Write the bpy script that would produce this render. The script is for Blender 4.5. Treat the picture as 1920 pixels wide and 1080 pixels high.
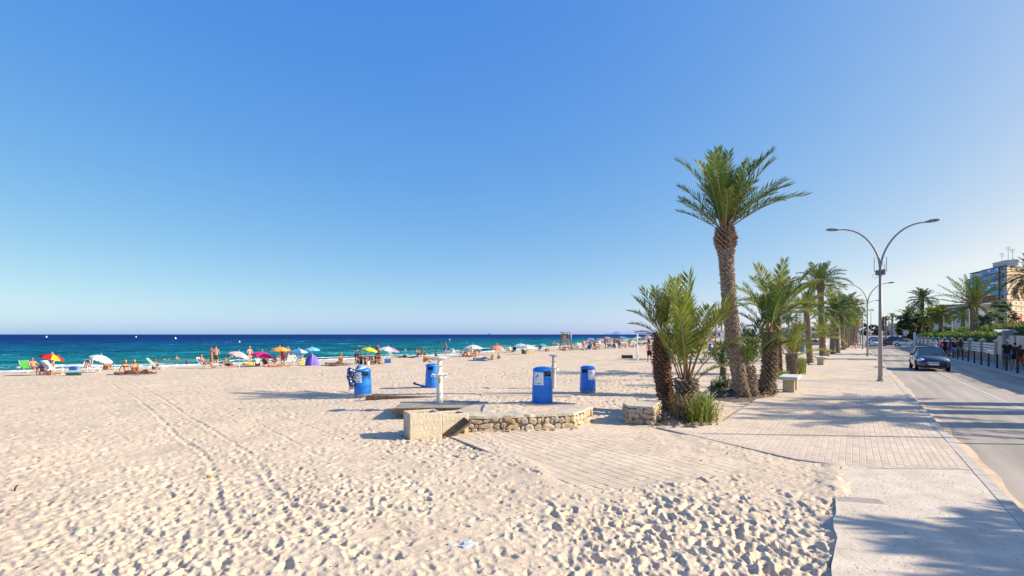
import bpy, bmesh, math, random
import numpy as np
from mathutils import Vector, Matrix, Euler

for o in list(bpy.data.objects):
    bpy.data.objects.remove(o)
SC = bpy.context.scene
COL = SC.collection
R = math.radians
PI = math.pi

# ------------------------------------------------------------------ camera, sky, sun, exposure
CAMH = 2.2
F = 1000.0            # focal length in 1920-wide pixels
HZ = 627.0            # horizon row
cam = bpy.data.objects.new('camera', bpy.data.cameras.new('camera'))
COL.objects.link(cam)
cam.location = (0, 0, CAMH)
cam.rotation_euler = (R(90), 0, 0)
cam.data.sensor_width = 36.0
cam.data.lens = 36.0 * F / 1920.0
cam.data.shift_y = (HZ - 540.0) / 1920.0
cam.data.clip_start = 0.1
cam.data.clip_end = 90000
SC.camera = cam

SUN_EL = R(27)
SUN_DIR = Vector((1.0, -0.09, math.tan(SUN_EL))).normalized()   # towards the sun
w = bpy.data.worlds.new('World')
SC.world = w
w.use_nodes = True
nt = w.node_tree
bg = nt.nodes['Background']
sky = nt.nodes.new('ShaderNodeTexSky')
sky.sky_type = 'NISHITA'
sky.sun_disc = False
sky.sun_elevation = SUN_EL
sky.sun_rotation = math.atan2(SUN_DIR.x, SUN_DIR.y)
sky.air_density = 0.3
sky.dust_density = 1.2
sky.ozone_density = 6.0
# colour response of the photograph's sky: one power curve per channel over the whole dome
EXPO = 0.8
se = nt.nodes.new('ShaderNodeSeparateColor'); co = nt.nodes.new('ShaderNodeCombineColor')
nt.links.new(sky.outputs[0], se.inputs[0])
for ch, (k_, g_) in enumerate(((.425, 1.13), (.45, .655), (.735, .135))):
    pw = nt.nodes.new('ShaderNodeMath'); pw.operation = 'POWER'; pw.inputs[1].default_value = g_
    mu = nt.nodes.new('ShaderNodeMath'); mu.operation = 'MULTIPLY'; mu.inputs[1].default_value = k_ / (.1 * 2 ** EXPO)
    nt.links.new(se.outputs[ch], pw.inputs[0]); nt.links.new(pw.outputs[0], mu.inputs[0]); 
    mn = nt.nodes.new('ShaderNodeMath'); mn.operation = 'MINIMUM'; mn.inputs[1].default_value = (.80, .90, 1.0)[ch] / (.1 * 2 ** EXPO)
    nt.links.new(mu.outputs[0], mn.inputs[0]); nt.links.new(mn.outputs[0], co.inputs[ch])
nt.links.new(co.outputs[0], bg.inputs['Color'])
bg.inputs['Strength'].default_value = 0.1
sl = bpy.data.lights.new('sun', 'SUN')
sl.energy = 4.9
sl.angle = R(0.5)
sl.color = (1.0, 0.875, 0.70)
sun = bpy.data.objects.new('sun', sl)
COL.objects.link(sun)
sun.rotation_euler = SUN_DIR.to_track_quat('Z', 'Y').to_euler()
vs = SC.view_settings
vs.view_transform = 'Standard'
vs.look = 'None'
vs.gamma = 1.0
vs.use_curve_mapping = False
vs.exposure = EXPO
SC.cycles.max_bounces = 6
SC.cycles.diffuse_bounces = 3
SC.cycles.transparent_max_bounces = 6

# ------------------------------------------------------------------ frames
TH = math.atan(0.64)
CT, ST = math.cos(TH), math.sin(TH)
def road(l, a):
    """lateral (right of the camera) and along-road metres -> world xy"""
    return (l * CT + a * ST, -l * ST + a * CT)
def la(x, y):
    return (x * CT - y * ST, x * ST + y * CT)
def G(px, py, z=0.0):
    """ground point seen at a pixel of the 1920x1080 photograph, on the level z"""
    D = (CAMH - z) * F / (py - HZ)
    return ((px - 960) / F * D, D)

SHORE = np.array([(-400, -260), (-130, -30), (-80, 15), (-44.1, 45.9), (-34.6, 54.0), (-24.6, 66.0), (-9.4, 87.0), (-2.2, 106), (24.7, 176),
                  (72.6, 285), (230, 560), (520, 1060), (1500, 2700), (9000, 14000)], float)
def shore_dist(x, y):
    """signed distance to the waterline, land positive"""
    x = np.asarray(x, float); y = np.asarray(y, float)
    best = np.full(x.shape, 1e12); sg = np.ones(x.shape)
    for (ax, ay), (bx, by) in zip(SHORE[:-1], SHORE[1:]):
        dx, dy = bx - ax, by - ay
        t = np.clip(((x - ax) * dx + (y - ay) * dy) / (dx * dx + dy * dy), 0, 1)
        ex, ey = x - ax - t * dx, y - ay - t * dy
        d = ex * ex + ey * ey
        c = dx * (y - ay) - dy * (x - ax)
        m = d < best
        best = np.where(m, d, best); sg = np.where(m, np.where(c < 0, 1.0, -1.0), sg)
    return np.sqrt(best) * sg
SEA = -1.15
def zbase(x, y):
    s = shore_dist(x, y)
    z = np.interp(s, [-40, -3, 0, 4, 15, 32, 48], [-3.5, -1.45, -1.15, -.85, -.5, -.15, -.05])
    x = np.asarray(x, float); y = np.asarray(y, float)
    z = z + 0.2 * np.exp(-((x + 1.2) / 5.0) ** 2 - ((y - 17.2) / 2.3) ** 2)
    return z
def zb(x, y):
    return float(zbase(np.array([x]), np.array([y]))[0])
def P(px, py):
    """sand point seen at a pixel"""
    k = (py - HZ) / F; dx = (px - 960) / F
    t = np.concatenate([np.arange(2.5, 60, .1), np.arange(60, 600, .5)])
    f = CAMH - t * k - zbase(t * dx, t)
    i = int(np.argmax(f < 0))
    if f[i] >= 0: i = len(t) - 1
    tt = t[max(i - 1, 0)] + (t[i] - t[max(i - 1, 0)]) * f[max(i - 1, 0)] / max(1e-9, f[max(i - 1, 0)] - f[i])
    return (tt * dx, tt, zb(tt * dx, tt))

# ------------------------------------------------------------------ materials
MATS = {}
def mat(name, color, rough=.7, var=.0, vscale=4.0, bump=0., bscale=40., spec=.4, metal=0., color2=None, objvar=0., trans=0., coat=0., island=0.):
    if name in MATS: return MATS[name]
    m = bpy.data.materials.new(name); m.use_nodes = True
    n = m.node_tree.nodes; L = m.node_tree.links
    b = n['Principled BSDF']
    b.inputs['Roughness'].default_value = rough
    b.inputs['Specular IOR Level'].default_value = spec
    b.inputs['Metallic'].default_value = metal
    if coat: b.inputs['Coat Weight'].default_value = coat; b.inputs['Coat Roughness'].default_value = .05
    c = (*color, 1); out = None
    tc = n.new('ShaderNodeTexCoord') if (var or bump) else None
    if var:
        nz = n.new('ShaderNodeTexNoise'); nz.inputs['Scale'].default_value = vscale; nz.inputs['Detail'].default_value = 6; nz.inputs['Roughness'].default_value = .65
        L.new(tc.outputs['Object'], nz.inputs['Vector'])
        mx = n.new('ShaderNodeMix'); mx.data_type = 'RGBA'
        c2 = color2 if color2 else tuple(max(0, x * (1 - var)) for x in color)
        mr = n.new('ShaderNodeMapRange'); mr.inputs[1].default_value = .35; mr.inputs[2].default_value = .65
        L.new(nz.outputs[0], mr.inputs[0]); L.new(mr.outputs[0], mx.inputs[0])
        mx.inputs[6].default_value = c; mx.inputs[7].default_value = (*c2, 1)
        out = mx.outputs[2]
    if objvar:
        oi = n.new('ShaderNodeObjectInfo')
        hv = n.new('ShaderNodeHueSaturation')
        mr2 = n.new('ShaderNodeMapRange'); mr2.inputs[3].default_value = 1 - objvar; mr2.inputs[4].default_value = 1 + objvar
        L.new(oi.outputs['Random'], mr2.inputs[0]); L.new(mr2.outputs[0], hv.inputs['Value'])
        mr3 = n.new('ShaderNodeMapRange'); mr3.inputs[3].default_value = .5 - objvar * .06; mr3.inputs[4].default_value = .5 + objvar * .06
        mt = n.new('ShaderNodeMath'); mt.operation = 'FRACT'
        ml = n.new('ShaderNodeMath'); ml.operation = 'MULTIPLY'; ml.inputs[1].default_value = 17.3
        L.new(oi.outputs['Random'], ml.inputs[0]); L.new(ml.outputs[0], mt.inputs[0]); L.new(mt.outputs[0], mr3.inputs[0]); L.new(mr3.outputs[0], hv.inputs['Hue'])
        if out: L.new(out, hv.inputs['Color'])
        else: hv.inputs['Color'].default_value = c
        out = hv.outputs[0]
    if island:
        ge = n.new('ShaderNodeNewGeometry'); oi = n.new('ShaderNodeObjectInfo'); ad = n.new('ShaderNodeMath'); ad.operation = 'ADD'; fr = n.new('ShaderNodeMath'); fr.operation = 'FRACT'
        L.new(ge.outputs['Random Per Island'], ad.inputs[0]); L.new(oi.outputs['Random'], ad.inputs[1]); L.new(ad.outputs[0], fr.inputs[0])
        mr4 = n.new('ShaderNodeMapRange'); mr4.inputs[3].default_value = 1 - island; mr4.inputs[4].default_value = 1 + island * .6; L.new(fr.outputs[0], mr4.inputs[0])
        n5 = n.new('ShaderNodeTexNoise'); n5.inputs['Scale'].default_value = .45; n5.inputs['Detail'].default_value = 5; tc5 = n.new('ShaderNodeTexCoord'); L.new(tc5.outputs['Object'], n5.inputs['Vector'])
        mr5 = n.new('ShaderNodeMapRange'); mr5.inputs[1].default_value = .3; mr5.inputs[2].default_value = .7; mr5.inputs[3].default_value = .84; mr5.inputs[4].default_value = 1.08; L.new(n5.outputs[0], mr5.inputs[0])
        mm = n.new('ShaderNodeMath'); mm.operation = 'MULTIPLY'; L.new(mr4.outputs[0], mm.inputs[0]); L.new(mr5.outputs[0], mm.inputs[1])
        hv2 = n.new('ShaderNodeHueSaturation'); L.new(mm.outputs[0], hv2.inputs['Value'])
        if out: L.new(out, hv2.inputs['Color'])
        else: hv2.inputs['Color'].default_value = c
        out = hv2.outputs[0]
    if out: L.new(out, b.inputs['Base Color'])
    else: b.inputs['Base Color'].default_value = c
    if bump:
        nb = n.new('ShaderNodeTexNoise'); nb.inputs['Scale'].default_value = bscale; nb.inputs['Detail'].default_value = 5
        L.new(tc.outputs['Object'], nb.inputs['Vector'])
        bp = n.new('ShaderNodeBump'); bp.inputs['Strength'].default_value = bump; bp.inputs['Distance'].default_value = .02
        L.new(nb.outputs[0], bp.inputs['Height']); L.new(bp.outputs[0], b.inputs['Normal'])
    if trans:
        tr = n.new('ShaderNodeBsdfTranslucent')
        ms = n.new('ShaderNodeMixShader'); ms.inputs[0].default_value = trans
        if out: L.new(out, tr.inputs['Color'])
        else: tr.inputs['Color'].default_value = c
        L.new(b.outputs[0], ms.inputs[1]); L.new(tr.outputs[0], ms.inputs[2])
        L.new(ms.outputs[0], n['Material Output'].inputs[0])
    MATS[name] = m
    return m

# ------------------------------------------------------------------ objects
def tag(o, label=None, cat=None, group=None, kind=None):
    if label: o['label'] = label
    if cat: o['category'] = cat
    if group: o['group'] = group
    if kind: o['kind'] = kind
    return o
def thing(name, label, cat, loc=(0, 0, 0), rz=0, group=None):
    o = bpy.data.objects.new(name, None); COL.objects.link(o)
    o.location = loc; o.rotation_euler = (0, 0, rz); o.empty_display_size = .2
    return tag(o, label, cat, group)
def link(name, me, parent=None, loc=(0, 0, 0), rot=(0, 0, 0), sc=(1, 1, 1), m=None):
    o = bpy.data.objects.new(name, me); COL.objects.link(o)
    o.location = loc; o.rotation_euler = rot; o.scale = sc
    if parent: o.parent = parent
    if m:
        if len(me.materials) == 0: me.materials.append(m)
        o.material_slots[0].link = 'OBJECT'; o.material_slots[0].material = m
    return o
def kids(o):
    return [c for c in KID.get(o.name, [])]
KID = {}
def copy_tree(root, loc=None, rz=None, label=None, group=None, parent=None, children=None):
    if children is None:
        children = {}
        for o in COL.objects:
            if o.parent: children.setdefault(o.parent.name, []).append(o)
    c = root.copy(); COL.objects.link(c)
    if parent: c.parent = parent
    if loc is not None: c.location = loc
    if rz is not None: c.rotation_euler = (0, 0, rz)
    if label: c['label'] = label
    if group: c['group'] = group
    for ch in children.get(root.name, []):
        copy_tree(ch, parent=c, children=children)
    return c

class MB:
    def __init__(s): s.v = []; s.f = []; s.m = []
    def add(s, v, f, mi=0):
        k = len(s.v); s.v += [tuple(p) for p in v]; s.f += [tuple(i + k for i in q) for q in f]; s.m += [mi] * len(f)
    def box(s, cx, cy, cz, sx, sy, sz, rz=0, mi=0, ch=0.0, rx=0, ry=0):
        hx, hy, hz = sx / 2, sy / 2, sz / 2
        if ch:
            c = min(ch, hx * .45, hy * .45, hz * .45); v = []; 
            bm = bmesh.new(); bmesh.ops.create_cube(bm, size=1)
            for q in bm.verts: q.co = Vector((q.co.x * sx, q.co.y * sy, q.co.z * sz))
            bmesh.ops.bevel(bm, geom=bm.edges[:], offset=c, segments=1, affect='EDGES')
            bm.verts.ensure_lookup_table()
            v = [q.co.copy() for q in bm.verts]; f = [[q.index for q in p.verts] for p in bm.faces]; bm.free()
        else:
            v = [Vector((x, y, z)) for z in (-hz, hz) for y in (-hy, hy) for x in (-hx, hx)]
            f = [(0, 2, 3, 1), (4, 5, 7, 6), (0, 1, 5, 4), (2, 6, 7, 3), (0, 4, 6, 2), (1, 3, 7, 5)]
        M = Matrix.Translation((cx, cy, cz)) @ Euler((rx, ry, rz)).to_matrix().to_4x4()
        s.add([M @ p for p in v], f, mi)
    def tube(s, pts, rad, n=8, mi=0, cap=True, W=None, asp=1.0):
        """swept tube; W = fixed width axis, asp = depth/width ratio (number or list)"""
        pts = [Vector(p) for p in pts]; k0 = len(s.v); N = len(pts)
        if not hasattr(rad, '__len__'): rad = [rad] * N
        if not hasattr(asp, '__len__'): asp = [asp] * N
        prev = None
        for i, p in enumerate(pts):
            t = (pts[min(i + 1, N - 1)] - pts[max(i - 1, 0)])
            t = t.normalized() if t.length > 1e-9 else Vector((0, 0, 1))
            if W is not None: a = Vector(W)
            elif prev is not None: a = prev
            else: a = Vector((1, 0, 0)) if abs(t.x) < .8 else Vector((0, 1, 0))
            a = (a - t * a.dot(t)); a = a.normalized() if a.length > 1e-6 else t.orthogonal().normalized()
            prev = a; b = t.cross(a)
            for j in range(n):
                an = 2 * PI * j / n
                s.v.append(tuple(p + a * math.cos(an) * rad[i] + b * math.sin(an) * rad[i] * asp[i]))
        for i in range(N - 1):
            for j in range(n):
                q = (k0 + i * n + j, k0 + i * n + (j + 1) % n, k0 + (i + 1) * n + (j + 1) % n, k0 + (i + 1) * n + j)
                s.f.append(q); s.m.append(mi)
        if cap:
            s.f.append(tuple(k0 + j for j in reversed(range(n)))); s.m.append(mi)
            s.f.append(tuple(k0 + (N - 1) * n + j for j in range(n))); s.m.append(mi)
    def lathe(s, prof, n=16, c=(0, 0, 0), mi=0, cap=True):
        s.tube([(c[0], c[1], c[2] + z) for r, z in prof], [max(r, 1e-4) for r, z in prof], n, mi, cap, W=(1, 0, 0))
    def prism(s, poly, z0, z1, mi=0):
        n = len(poly)
        a = sum(poly[i][0] * poly[(i + 1) % n][1] - poly[(i + 1) % n][0] * poly[i][1] for i in range(n))
        if a < 0: poly = poly[::-1]
        z0f = z0 if hasattr(z0, '__len__') else [z0] * n
        z1f = z1 if hasattr(z1, '__len__') else [z1] * n
        v = [(x, y, z0f[i]) for i, (x, y) in enumerate(poly)] + [(x, y, z1f[i]) for i, (x, y) in enumerate(poly)]
        f = [tuple(reversed(range(n))), tuple(range(n, 2 * n))] + [(i, (i + 1) % n, n + (i + 1) % n, n + i) for i in range(n)]
        s.add(v, f, mi)
    def ell(s, c, r, n=10, k=7, mi=0):
        prof = [(math.sin(PI * i / k), -math.cos(PI * i / k)) for i in range(k + 1)]
        k0 = len(s.v); t = MB(); t.lathe(prof, n)
        s.add([(c[0] + x * r[0], c[1] + y * r[1], c[2] + z * r[2]) for x, y, z in t.v], t.f, mi)
    def mesh(s, name, mats=None, smooth=False):
        me = bpy.data.meshes.new(name); me.from_pydata(s.v, [], s.f)
        for m in (mats if isinstance(mats, (list, tuple)) else [mats] if mats else []): me.materials.append(m)
        if any(s.m): me.polygons.foreach_set('material_index', s.m)
        if smooth: me.polygons.foreach_set('use_smooth', [True] * len(me.polygons))
        me.update(); return me
    def build(s, name, mats, parent=None, smooth=False, loc=(0, 0, 0), rot=(0, 0, 0)):
        return link(name, s.mesh(name, mats, smooth), parent, loc, rot)

def np_mesh(name, V, Q, mats, smooth=True, parent=None):
    """big quad / tri mesh from numpy arrays"""
    me = bpy.data.meshes.new(name)
    k = Q.shape[1]
    me.vertices.add(len(V)); me.vertices.foreach_set('co', np.ascontiguousarray(V, dtype=np.float32).ravel())
    me.loops.add(Q.size); me.loops.foreach_set('vertex_index', np.ascontiguousarray(Q, dtype=np.int32).ravel())
    me.polygons.add(len(Q)); me.polygons.foreach_set('loop_start', np.arange(0, Q.size, k, dtype=np.int32))
    me.polygons.foreach_set('loop_total', np.full(len(Q), k, dtype=np.int32))
    me.polygons.foreach_set('use_smooth', np.full(len(Q), bool(smooth)))
    for m in (mats if isinstance(mats, (list, tuple)) else [mats]): me.materials.append(m)
    me.update(calc_edges=True)
    return link(name, me, parent)

rng = np.random.default_rng(7)
def vnoise(x, y, sc, seed=0):
    """smooth value noise, about -1..1"""
    r = np.random.default_rng(seed); T = r.uniform(-1, 1, (256, 256))
    u = x / sc + 1000.3; v = y / sc + 1000.7
    iu = np.floor(u).astype(int); iv = np.floor(v).astype(int); fu = u - iu; fv = v - iv
    fu = fu * fu * (3 - 2 * fu); fv = fv * fv * (3 - 2 * fv)
    a = T[iu % 256, iv % 256]; b = T[(iu + 1) % 256, iv % 256]; c = T[iu % 256, (iv + 1) % 256]; d = T[(iu + 1) % 256, (iv + 1) % 256]
    return (a * (1 - fu) + b * fu) * (1 - fv) + (c * (1 - fu) + d * fu) * fv
def inpoly(x, y, poly):
    ins = np.zeros(np.shape(x), bool); n = len(poly)
    for i in range(n):
        (x0, y0), (x1, y1) = poly[i], poly[(i + 1) % n]
        if y0 == y1: continue
        c = ((y0 > y) != (y1 > y)) & (x < (x1 - x0) * (y - y0) / (y1 - y0) + x0)
        ins ^= c
    return ins
# ------------------------------------------------------------------ setting: sand
M_sand = mat('sand', (.665, .535, .39), .95, var=.14, vscale=.9, bump=.25, bscale=60, spec=.15)
M_gravel = mat('sand_dust', (.56, .46, .36), .95, var=.2, vscale=3, spec=.15)

# regions of the paved things, world xy
PLAT_Z = -0.03
def PLp(l): return [G(px, py, PLAT_Z) for px, py in l]
PLAT_VIS = PLp([(903, 808), (965, 840), (1003, 872), (1070, 903), (1107, 911), (1187, 913), (1256, 896), (1360, 887), (1420, 872), (1353, 845), (1297, 827), (1230, 806), (1190, 797), (1110, 788), (1040, 797)])
EDGE = [(-3.96, 12.56), (-0.875, 10.65), (0.2, 10.55), (1.457, 11.3), (1.62, 11.3)]     # near edge of the promenade paving (lateral, along)
def edge_a(l):
    return np.interp(l, [p[0] for p in EDGE], [p[1] for p in EDGE])
PROM_L = -2.8
def prom_left(a):
    return np.where(a < 14.2, -3.96 + np.clip(a - 12.56, 0, None) * .7, PROM_L)
RAISED = [(-1.25, 12.15), (.2, 12.35), (1.5, 12.72), (2.1, 13.85), (1.8, 14.75), (.9, 15.3), (-.2, 15.0), (-1.0, 14.6), (-1.55, 13.0)]
BLOCKS = [(-2.2, 11.5), (-1.0, 12.05), (-1.3, 12.7), (-2.5, 12.1)]

RX0, RX1, RY0, RY1, RS = -34.0, 24.0, 2.2, 40.0, 0.022
nx = int((RX1 - RX0) / RS) + 1; ny = int((RY1 - RY0) / RS) + 1
gx = RX0 + np.arange(nx) * RS; gy = RY0 + np.arange(ny) * RS
GXX, GYY = np.meshgrid(gx, gy)
H = np.zeros((ny, nx), np.float32)
# trampled micro relief
H += .035 * vnoise(GXX, GYY, 4.3, 9) + .032 * vnoise(GXX, GYY, 1.7, 1) + .010 * vnoise(GXX, GYY, .62, 2) + .004 * vnoise(GXX, GYY, .27, 3) + 0.004 * vnoise(GXX, GYY, .12, 4) + .002 * vnoise(GXX, GYY, .055, 5)
TRAMP = vnoise(GXX[::8, ::8], GYY[::8, ::8], 2.6, 21) * .7 + .5 * vnoise(GXX[::8, ::8], GYY[::8, ::8], 1.1, 22)
rs = random.Random(5)
def stamp(x, y, ang, a, b, d, rim=.35):
    hw = int(a * 1.9 / RS) + 1
    ix = int((x - RX0) / RS); iy = int((y - RY0) / RS)
    if ix < hw or iy < hw or ix >= nx - hw or iy >= ny - hw: return
    yy, xx = np.mgrid[-hw:hw + 1, -hw:hw + 1] * RS
    c, s = math.cos(ang), math.sin(ang)
    u = (xx * c + yy * s) / a; v = (-xx * s + yy * c) / b
    q = np.sqrt(u * u + v * v)
    h = -d / (1 + np.exp(np.minimum((q - .85) * 14, 50))) + d * rim * np.exp(-((q - 1.25) / .3) ** 2)
    H[iy - hw:iy + hw + 1, ix - hw:ix + hw + 1] += h
# footprints: trails and singles
def dens(x, y):
    i = min(max(int((x - RX0) / RS), 0), nx - 1); j = min(max(int((y - RY0) / RS), 0), ny - 1)
    return (.75 + .25 * math.tanh((x + 4) / 5.0)) * float(np.clip(.6 + 1.5 * TRAMP[j // 8, i // 8], .14, 1))
n = 0
while n < 21000:
    y = 3.0 + 36 * rs.random() ** 1.3
    x = rs.uniform(-1.0, 1.0) * y * .98 - .0 * y
    if rs.random() > dens(x, y): n += .55; continue
    ang = rs.gauss(2.2, .7) if rs.random() < .65 else rs.uniform(0, PI)
    k = 1 + int(rs.random() * 3)
    for i in range(k):
        sx = x + math.cos(ang) * .55 * i + (-1) ** i * .09 * -math.sin(ang); sy = y + math.sin(ang) * .55 * i + (-1) ** i * .09 * math.cos(ang)
        fl = rs.choice((rs.uniform(.32, .6), rs.uniform(.32, .6), rs.uniform(.6, 1.05)))
        stamp(sx, sy, ang + rs.gauss(0, .2), .135 * fl, .06 * fl, rs.uniform(.012, .042) * (.4 + .6 * fl) * (.8 + .2 * math.tanh((sx + 5) / 4)))
        n += 1
for i in range(24000):
    y = 3.0 + 35 * rs.random() ** 1.2; x = rs.uniform(-1.0, .9) * y
    if rs.random() > .25 + dens(x, y): continue
    k = 1 + y / 16; stamp(x, y, rs.uniform(0, PI), rs.uniform(.035, .075) * k, rs.uniform(.022, .04) * k, rs.uniform(.004, .011) * k, .4)
# wheel tracks of a beach cart
def track(pix, wd=.07, d=.05):
    pts = [P(*q)[:2] for q in pix]
    for (x0, y0), (x1, y1) in zip(pts[:-1], pts[1:]):
        L = math.hypot(x1 - x0, y1 - y0); N = max(2, int(L / .06)); an = math.atan2(y1 - y0, x1 - x0)
        for i in range(N):
            t = i / N
            stamp(x0 + (x1 - x0) * t + rs.gauss(0, .012), y0 + (y1 - y0) * t + rs.gauss(0, .012), an + rs.gauss(0, .3), rs.uniform(.06, .11), wd * rs.uniform(.7, 1.15), d * .27 * rs.choice((.25, .7, 1, 1.15)) * rs.uniform(.6, 1.2), .5)
track([(195, 715), (255, 745), (302, 785), (330, 815), (385, 850), (404, 880), (408, 920), (425, 970), (440, 1000), (480, 1035), (540, 1060)])
track([(240, 712), (310, 750), (360, 785), (430, 825), (478, 855), (500, 890), (545, 945), (590, 990), (640, 1025), (720, 1060)])
track([(410, 765), (490, 795), (540, 822), (590, 850)], .06, .035)
track([(455, 762), (540, 785), (600, 805), (650, 825)], .06, .035)
track([(180, 690), (250, 725), (330, 770)], .05, .03)
# masks: where paving lies free of sand
def blur(a, r):
    for ax in (0, 1):
        for _ in range(2):
            c = np.cumsum(np.pad(a, [(r + 1, r) if i == ax else (0, 0) for i in (0, 1)], mode='edge'), axis=ax)
            n_ = a.shape[ax]
            a = (np.take(c, np.arange(2 * r + 1, 2 * r + 1 + n_), ax) - np.take(c, np.arange(0, n_), ax)) / (2 * r + 1)
    return a
LL, AA = la(GXX, GYY)
wob = .12 * vnoise(GXX, GYY, .9, 11) + .07 * vnoise(GXX, GYY, .35, 12)
m_plat = blur((inpoly(GXX + wob, GYY + wob, PLAT_VIS)).astype(np.float32), 8)
m_prom = ((AA > edge_a(LL) + .14) & (LL > prom_left(AA) + .12 + .9 * wob) & (LL > -4.1)).astype(np.float32)
m_prom = blur(m_prom, 2)

m_apron = ((AA < 10.3 + wob) & (LL > -.02 + .9 * np.abs(wob))).astype(np.float32)
m_dust = ((AA >= 10.3 + wob) & (AA < 11.6) & (LL > .15 + wob * 2)).astype(np.float32)
m_apron = blur(np.maximum(m_apron, m_dust), 2)
m_road = (LL > 1.5).astype(np.float32)
m_rais = np.maximum(inpoly(GXX, GYY, RAISED), inpoly(GXX, GYY, BLOCKS)).astype(np.float32)
m_top = inpoly(GXX, GYY - .32, [(-.9, 12.5), (.2, 12.6), (1.4, 12.95), (1.95, 13.9), (1.7, 14.4), (.9, 14.95), (-.2, 14.7), (-.9, 14.2)]).astype(np.float32)
damp = blur(((AA > edge_a(LL) - 2.2) & (LL > -4.0) & (LL < 1.6) & (AA < 12.6)).astype(np.float32), 10)      # thin sand on hard ground: flat
H *= (1 - .62 * damp) * (1 - .45 * m_plat)
HB = zbase(GXX, GYY)
ZS = HB + .86 * H + .025 * damp * (AA < 12)
band = np.exp(-((LL + .22) / .22) ** 2) * (AA < 10.8)
ZS += band * (.012 + .045 * vnoise(GXX, GYY, .75, 61) + .02 * vnoise(GXX, GYY, .25, 62))
near_plat = np.clip(2.2 * blur(inpoly(GXX, GYY, PLAT_VIS).astype(np.float32), 30), 0, 1)
ZS += .045 * near_plat * (1 - m_plat) * (1 - .9 * np.clip(damp * 2.2, 0, 1)) + .012 * near_plat * (1 - m_plat)
film = .020 * vnoise(GXX, GYY, .8, 31) + .012 * vnoise(GXX, GYY, .31, 32) + .004 * vnoise(GXX, GYY, .1, 33)
edge_d = np.clip(1 - np.minimum(np.abs(LL + .1) / .55, np.abs(AA - 10.9) / .9), 0, 1)
f_apron = -.020 + film + .022 * edge_d
f_prom = -.024 + film + .026 * np.clip(1 - (AA - edge_a(LL)) / .6, 0, 1) + .022 * np.clip(1 - (LL - PROM_L) / .5, 0, 1) + .012 * np.clip(1 - (1.6 - LL) / .4, 0, 1)
f_plat = -.060 + film + .02 * (1 - np.clip(m_plat, 0, 1)) + .022 * np.clip(damp * 1.5, 0, 1)
for mk, zz in ((m_plat, f_plat), (m_prom, f_prom), (m_apron, f_apron), (m_road, -.45), (m_rais, -.30)):
    ZS = ZS * (1 - mk) + np.minimum(ZS, zz) * mk
m_top = blur(m_top, 4)
ZS = ZS * (1 - m_top) + (.305 + .6 * H + .022 * vnoise(GXX, GYY, .8, 15)) * m_top
def zs_at(x, y):
    fx = (x - RX0) / RS; fy = (y - RY0) / RS
    ix = np.clip(fx.astype(int), 0, nx - 2); iy = np.clip(fy.astype(int), 0, ny - 2); u = np.clip(fx - ix, 0, 1); v = np.clip(fy - iy, 0, 1)
    return (ZS[iy, ix] * (1 - u) + ZS[iy, ix + 1] * u) * (1 - v) + (ZS[iy + 1, ix] * (1 - u) + ZS[iy + 1, ix + 1] * u) * v
def polar(a0, a1, na, rr):
    an = np.linspace(a0, a1, na)
    A, RR = np.meshgrid(an, np.array(rr))
    X = RR * np.sin(A); Y = RR * np.cos(A)
    nr = len(rr); i, j = np.meshgrid(np.arange(nr - 1), np.arange(na - 1), indexing='ij')
    k = i * na + j
    Q = np.stack([k, k + 1, k + na + 1, k + na], -1).reshape(-1, 4)[:, ::-1]
    return X.ravel(), Y.ravel(), Q
rr = [2.3]
while rr[-1] < 520: rr.append(rr[-1] + .015 + .00125 * rr[-1] ** 1.36)
X, Y, Q = polar(R(-52), R(38), 840, rr)
inside = (X > RX0 + .5) & (X < RX1 - .5) & (Y > RY0 + .1) & (Y < RY1 - .5)
Lx, Ax = la(X, Y)
far = zbase(X, Y) + .025 * vnoise(X, Y, 1.7, 1) + .03 * vnoise(X, Y, .8, 2)
far = np.where((Lx > PROM_L - .1) & (Ax > 13), -.40, far)
far = np.where(Lx > -.2, -.45, far)
wgt = np.clip(np.minimum(RY1 - .5 - Y, np.minimum(RX1 - .5 - X, X - RX0 - .5)) / 4.0, 0, 1)
Z = np.where(inside, zs_at(X, Y) * wgt + far * (1 - wgt), far)
wet = np.clip((shore_dist(X, Y)) / 3.5, 0, 1)
print('SANDQ', len(Q)); sand_ob = np_mesh('sand', np.stack([X, Y, Z], -1), Q, M_sand)
tag(sand_ob, kind='structure')
at = sand_ob.data.attributes.new('dry', 'FLOAT', 'POINT'); at.data.foreach_set('value', wet.astype(np.float32))
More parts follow.
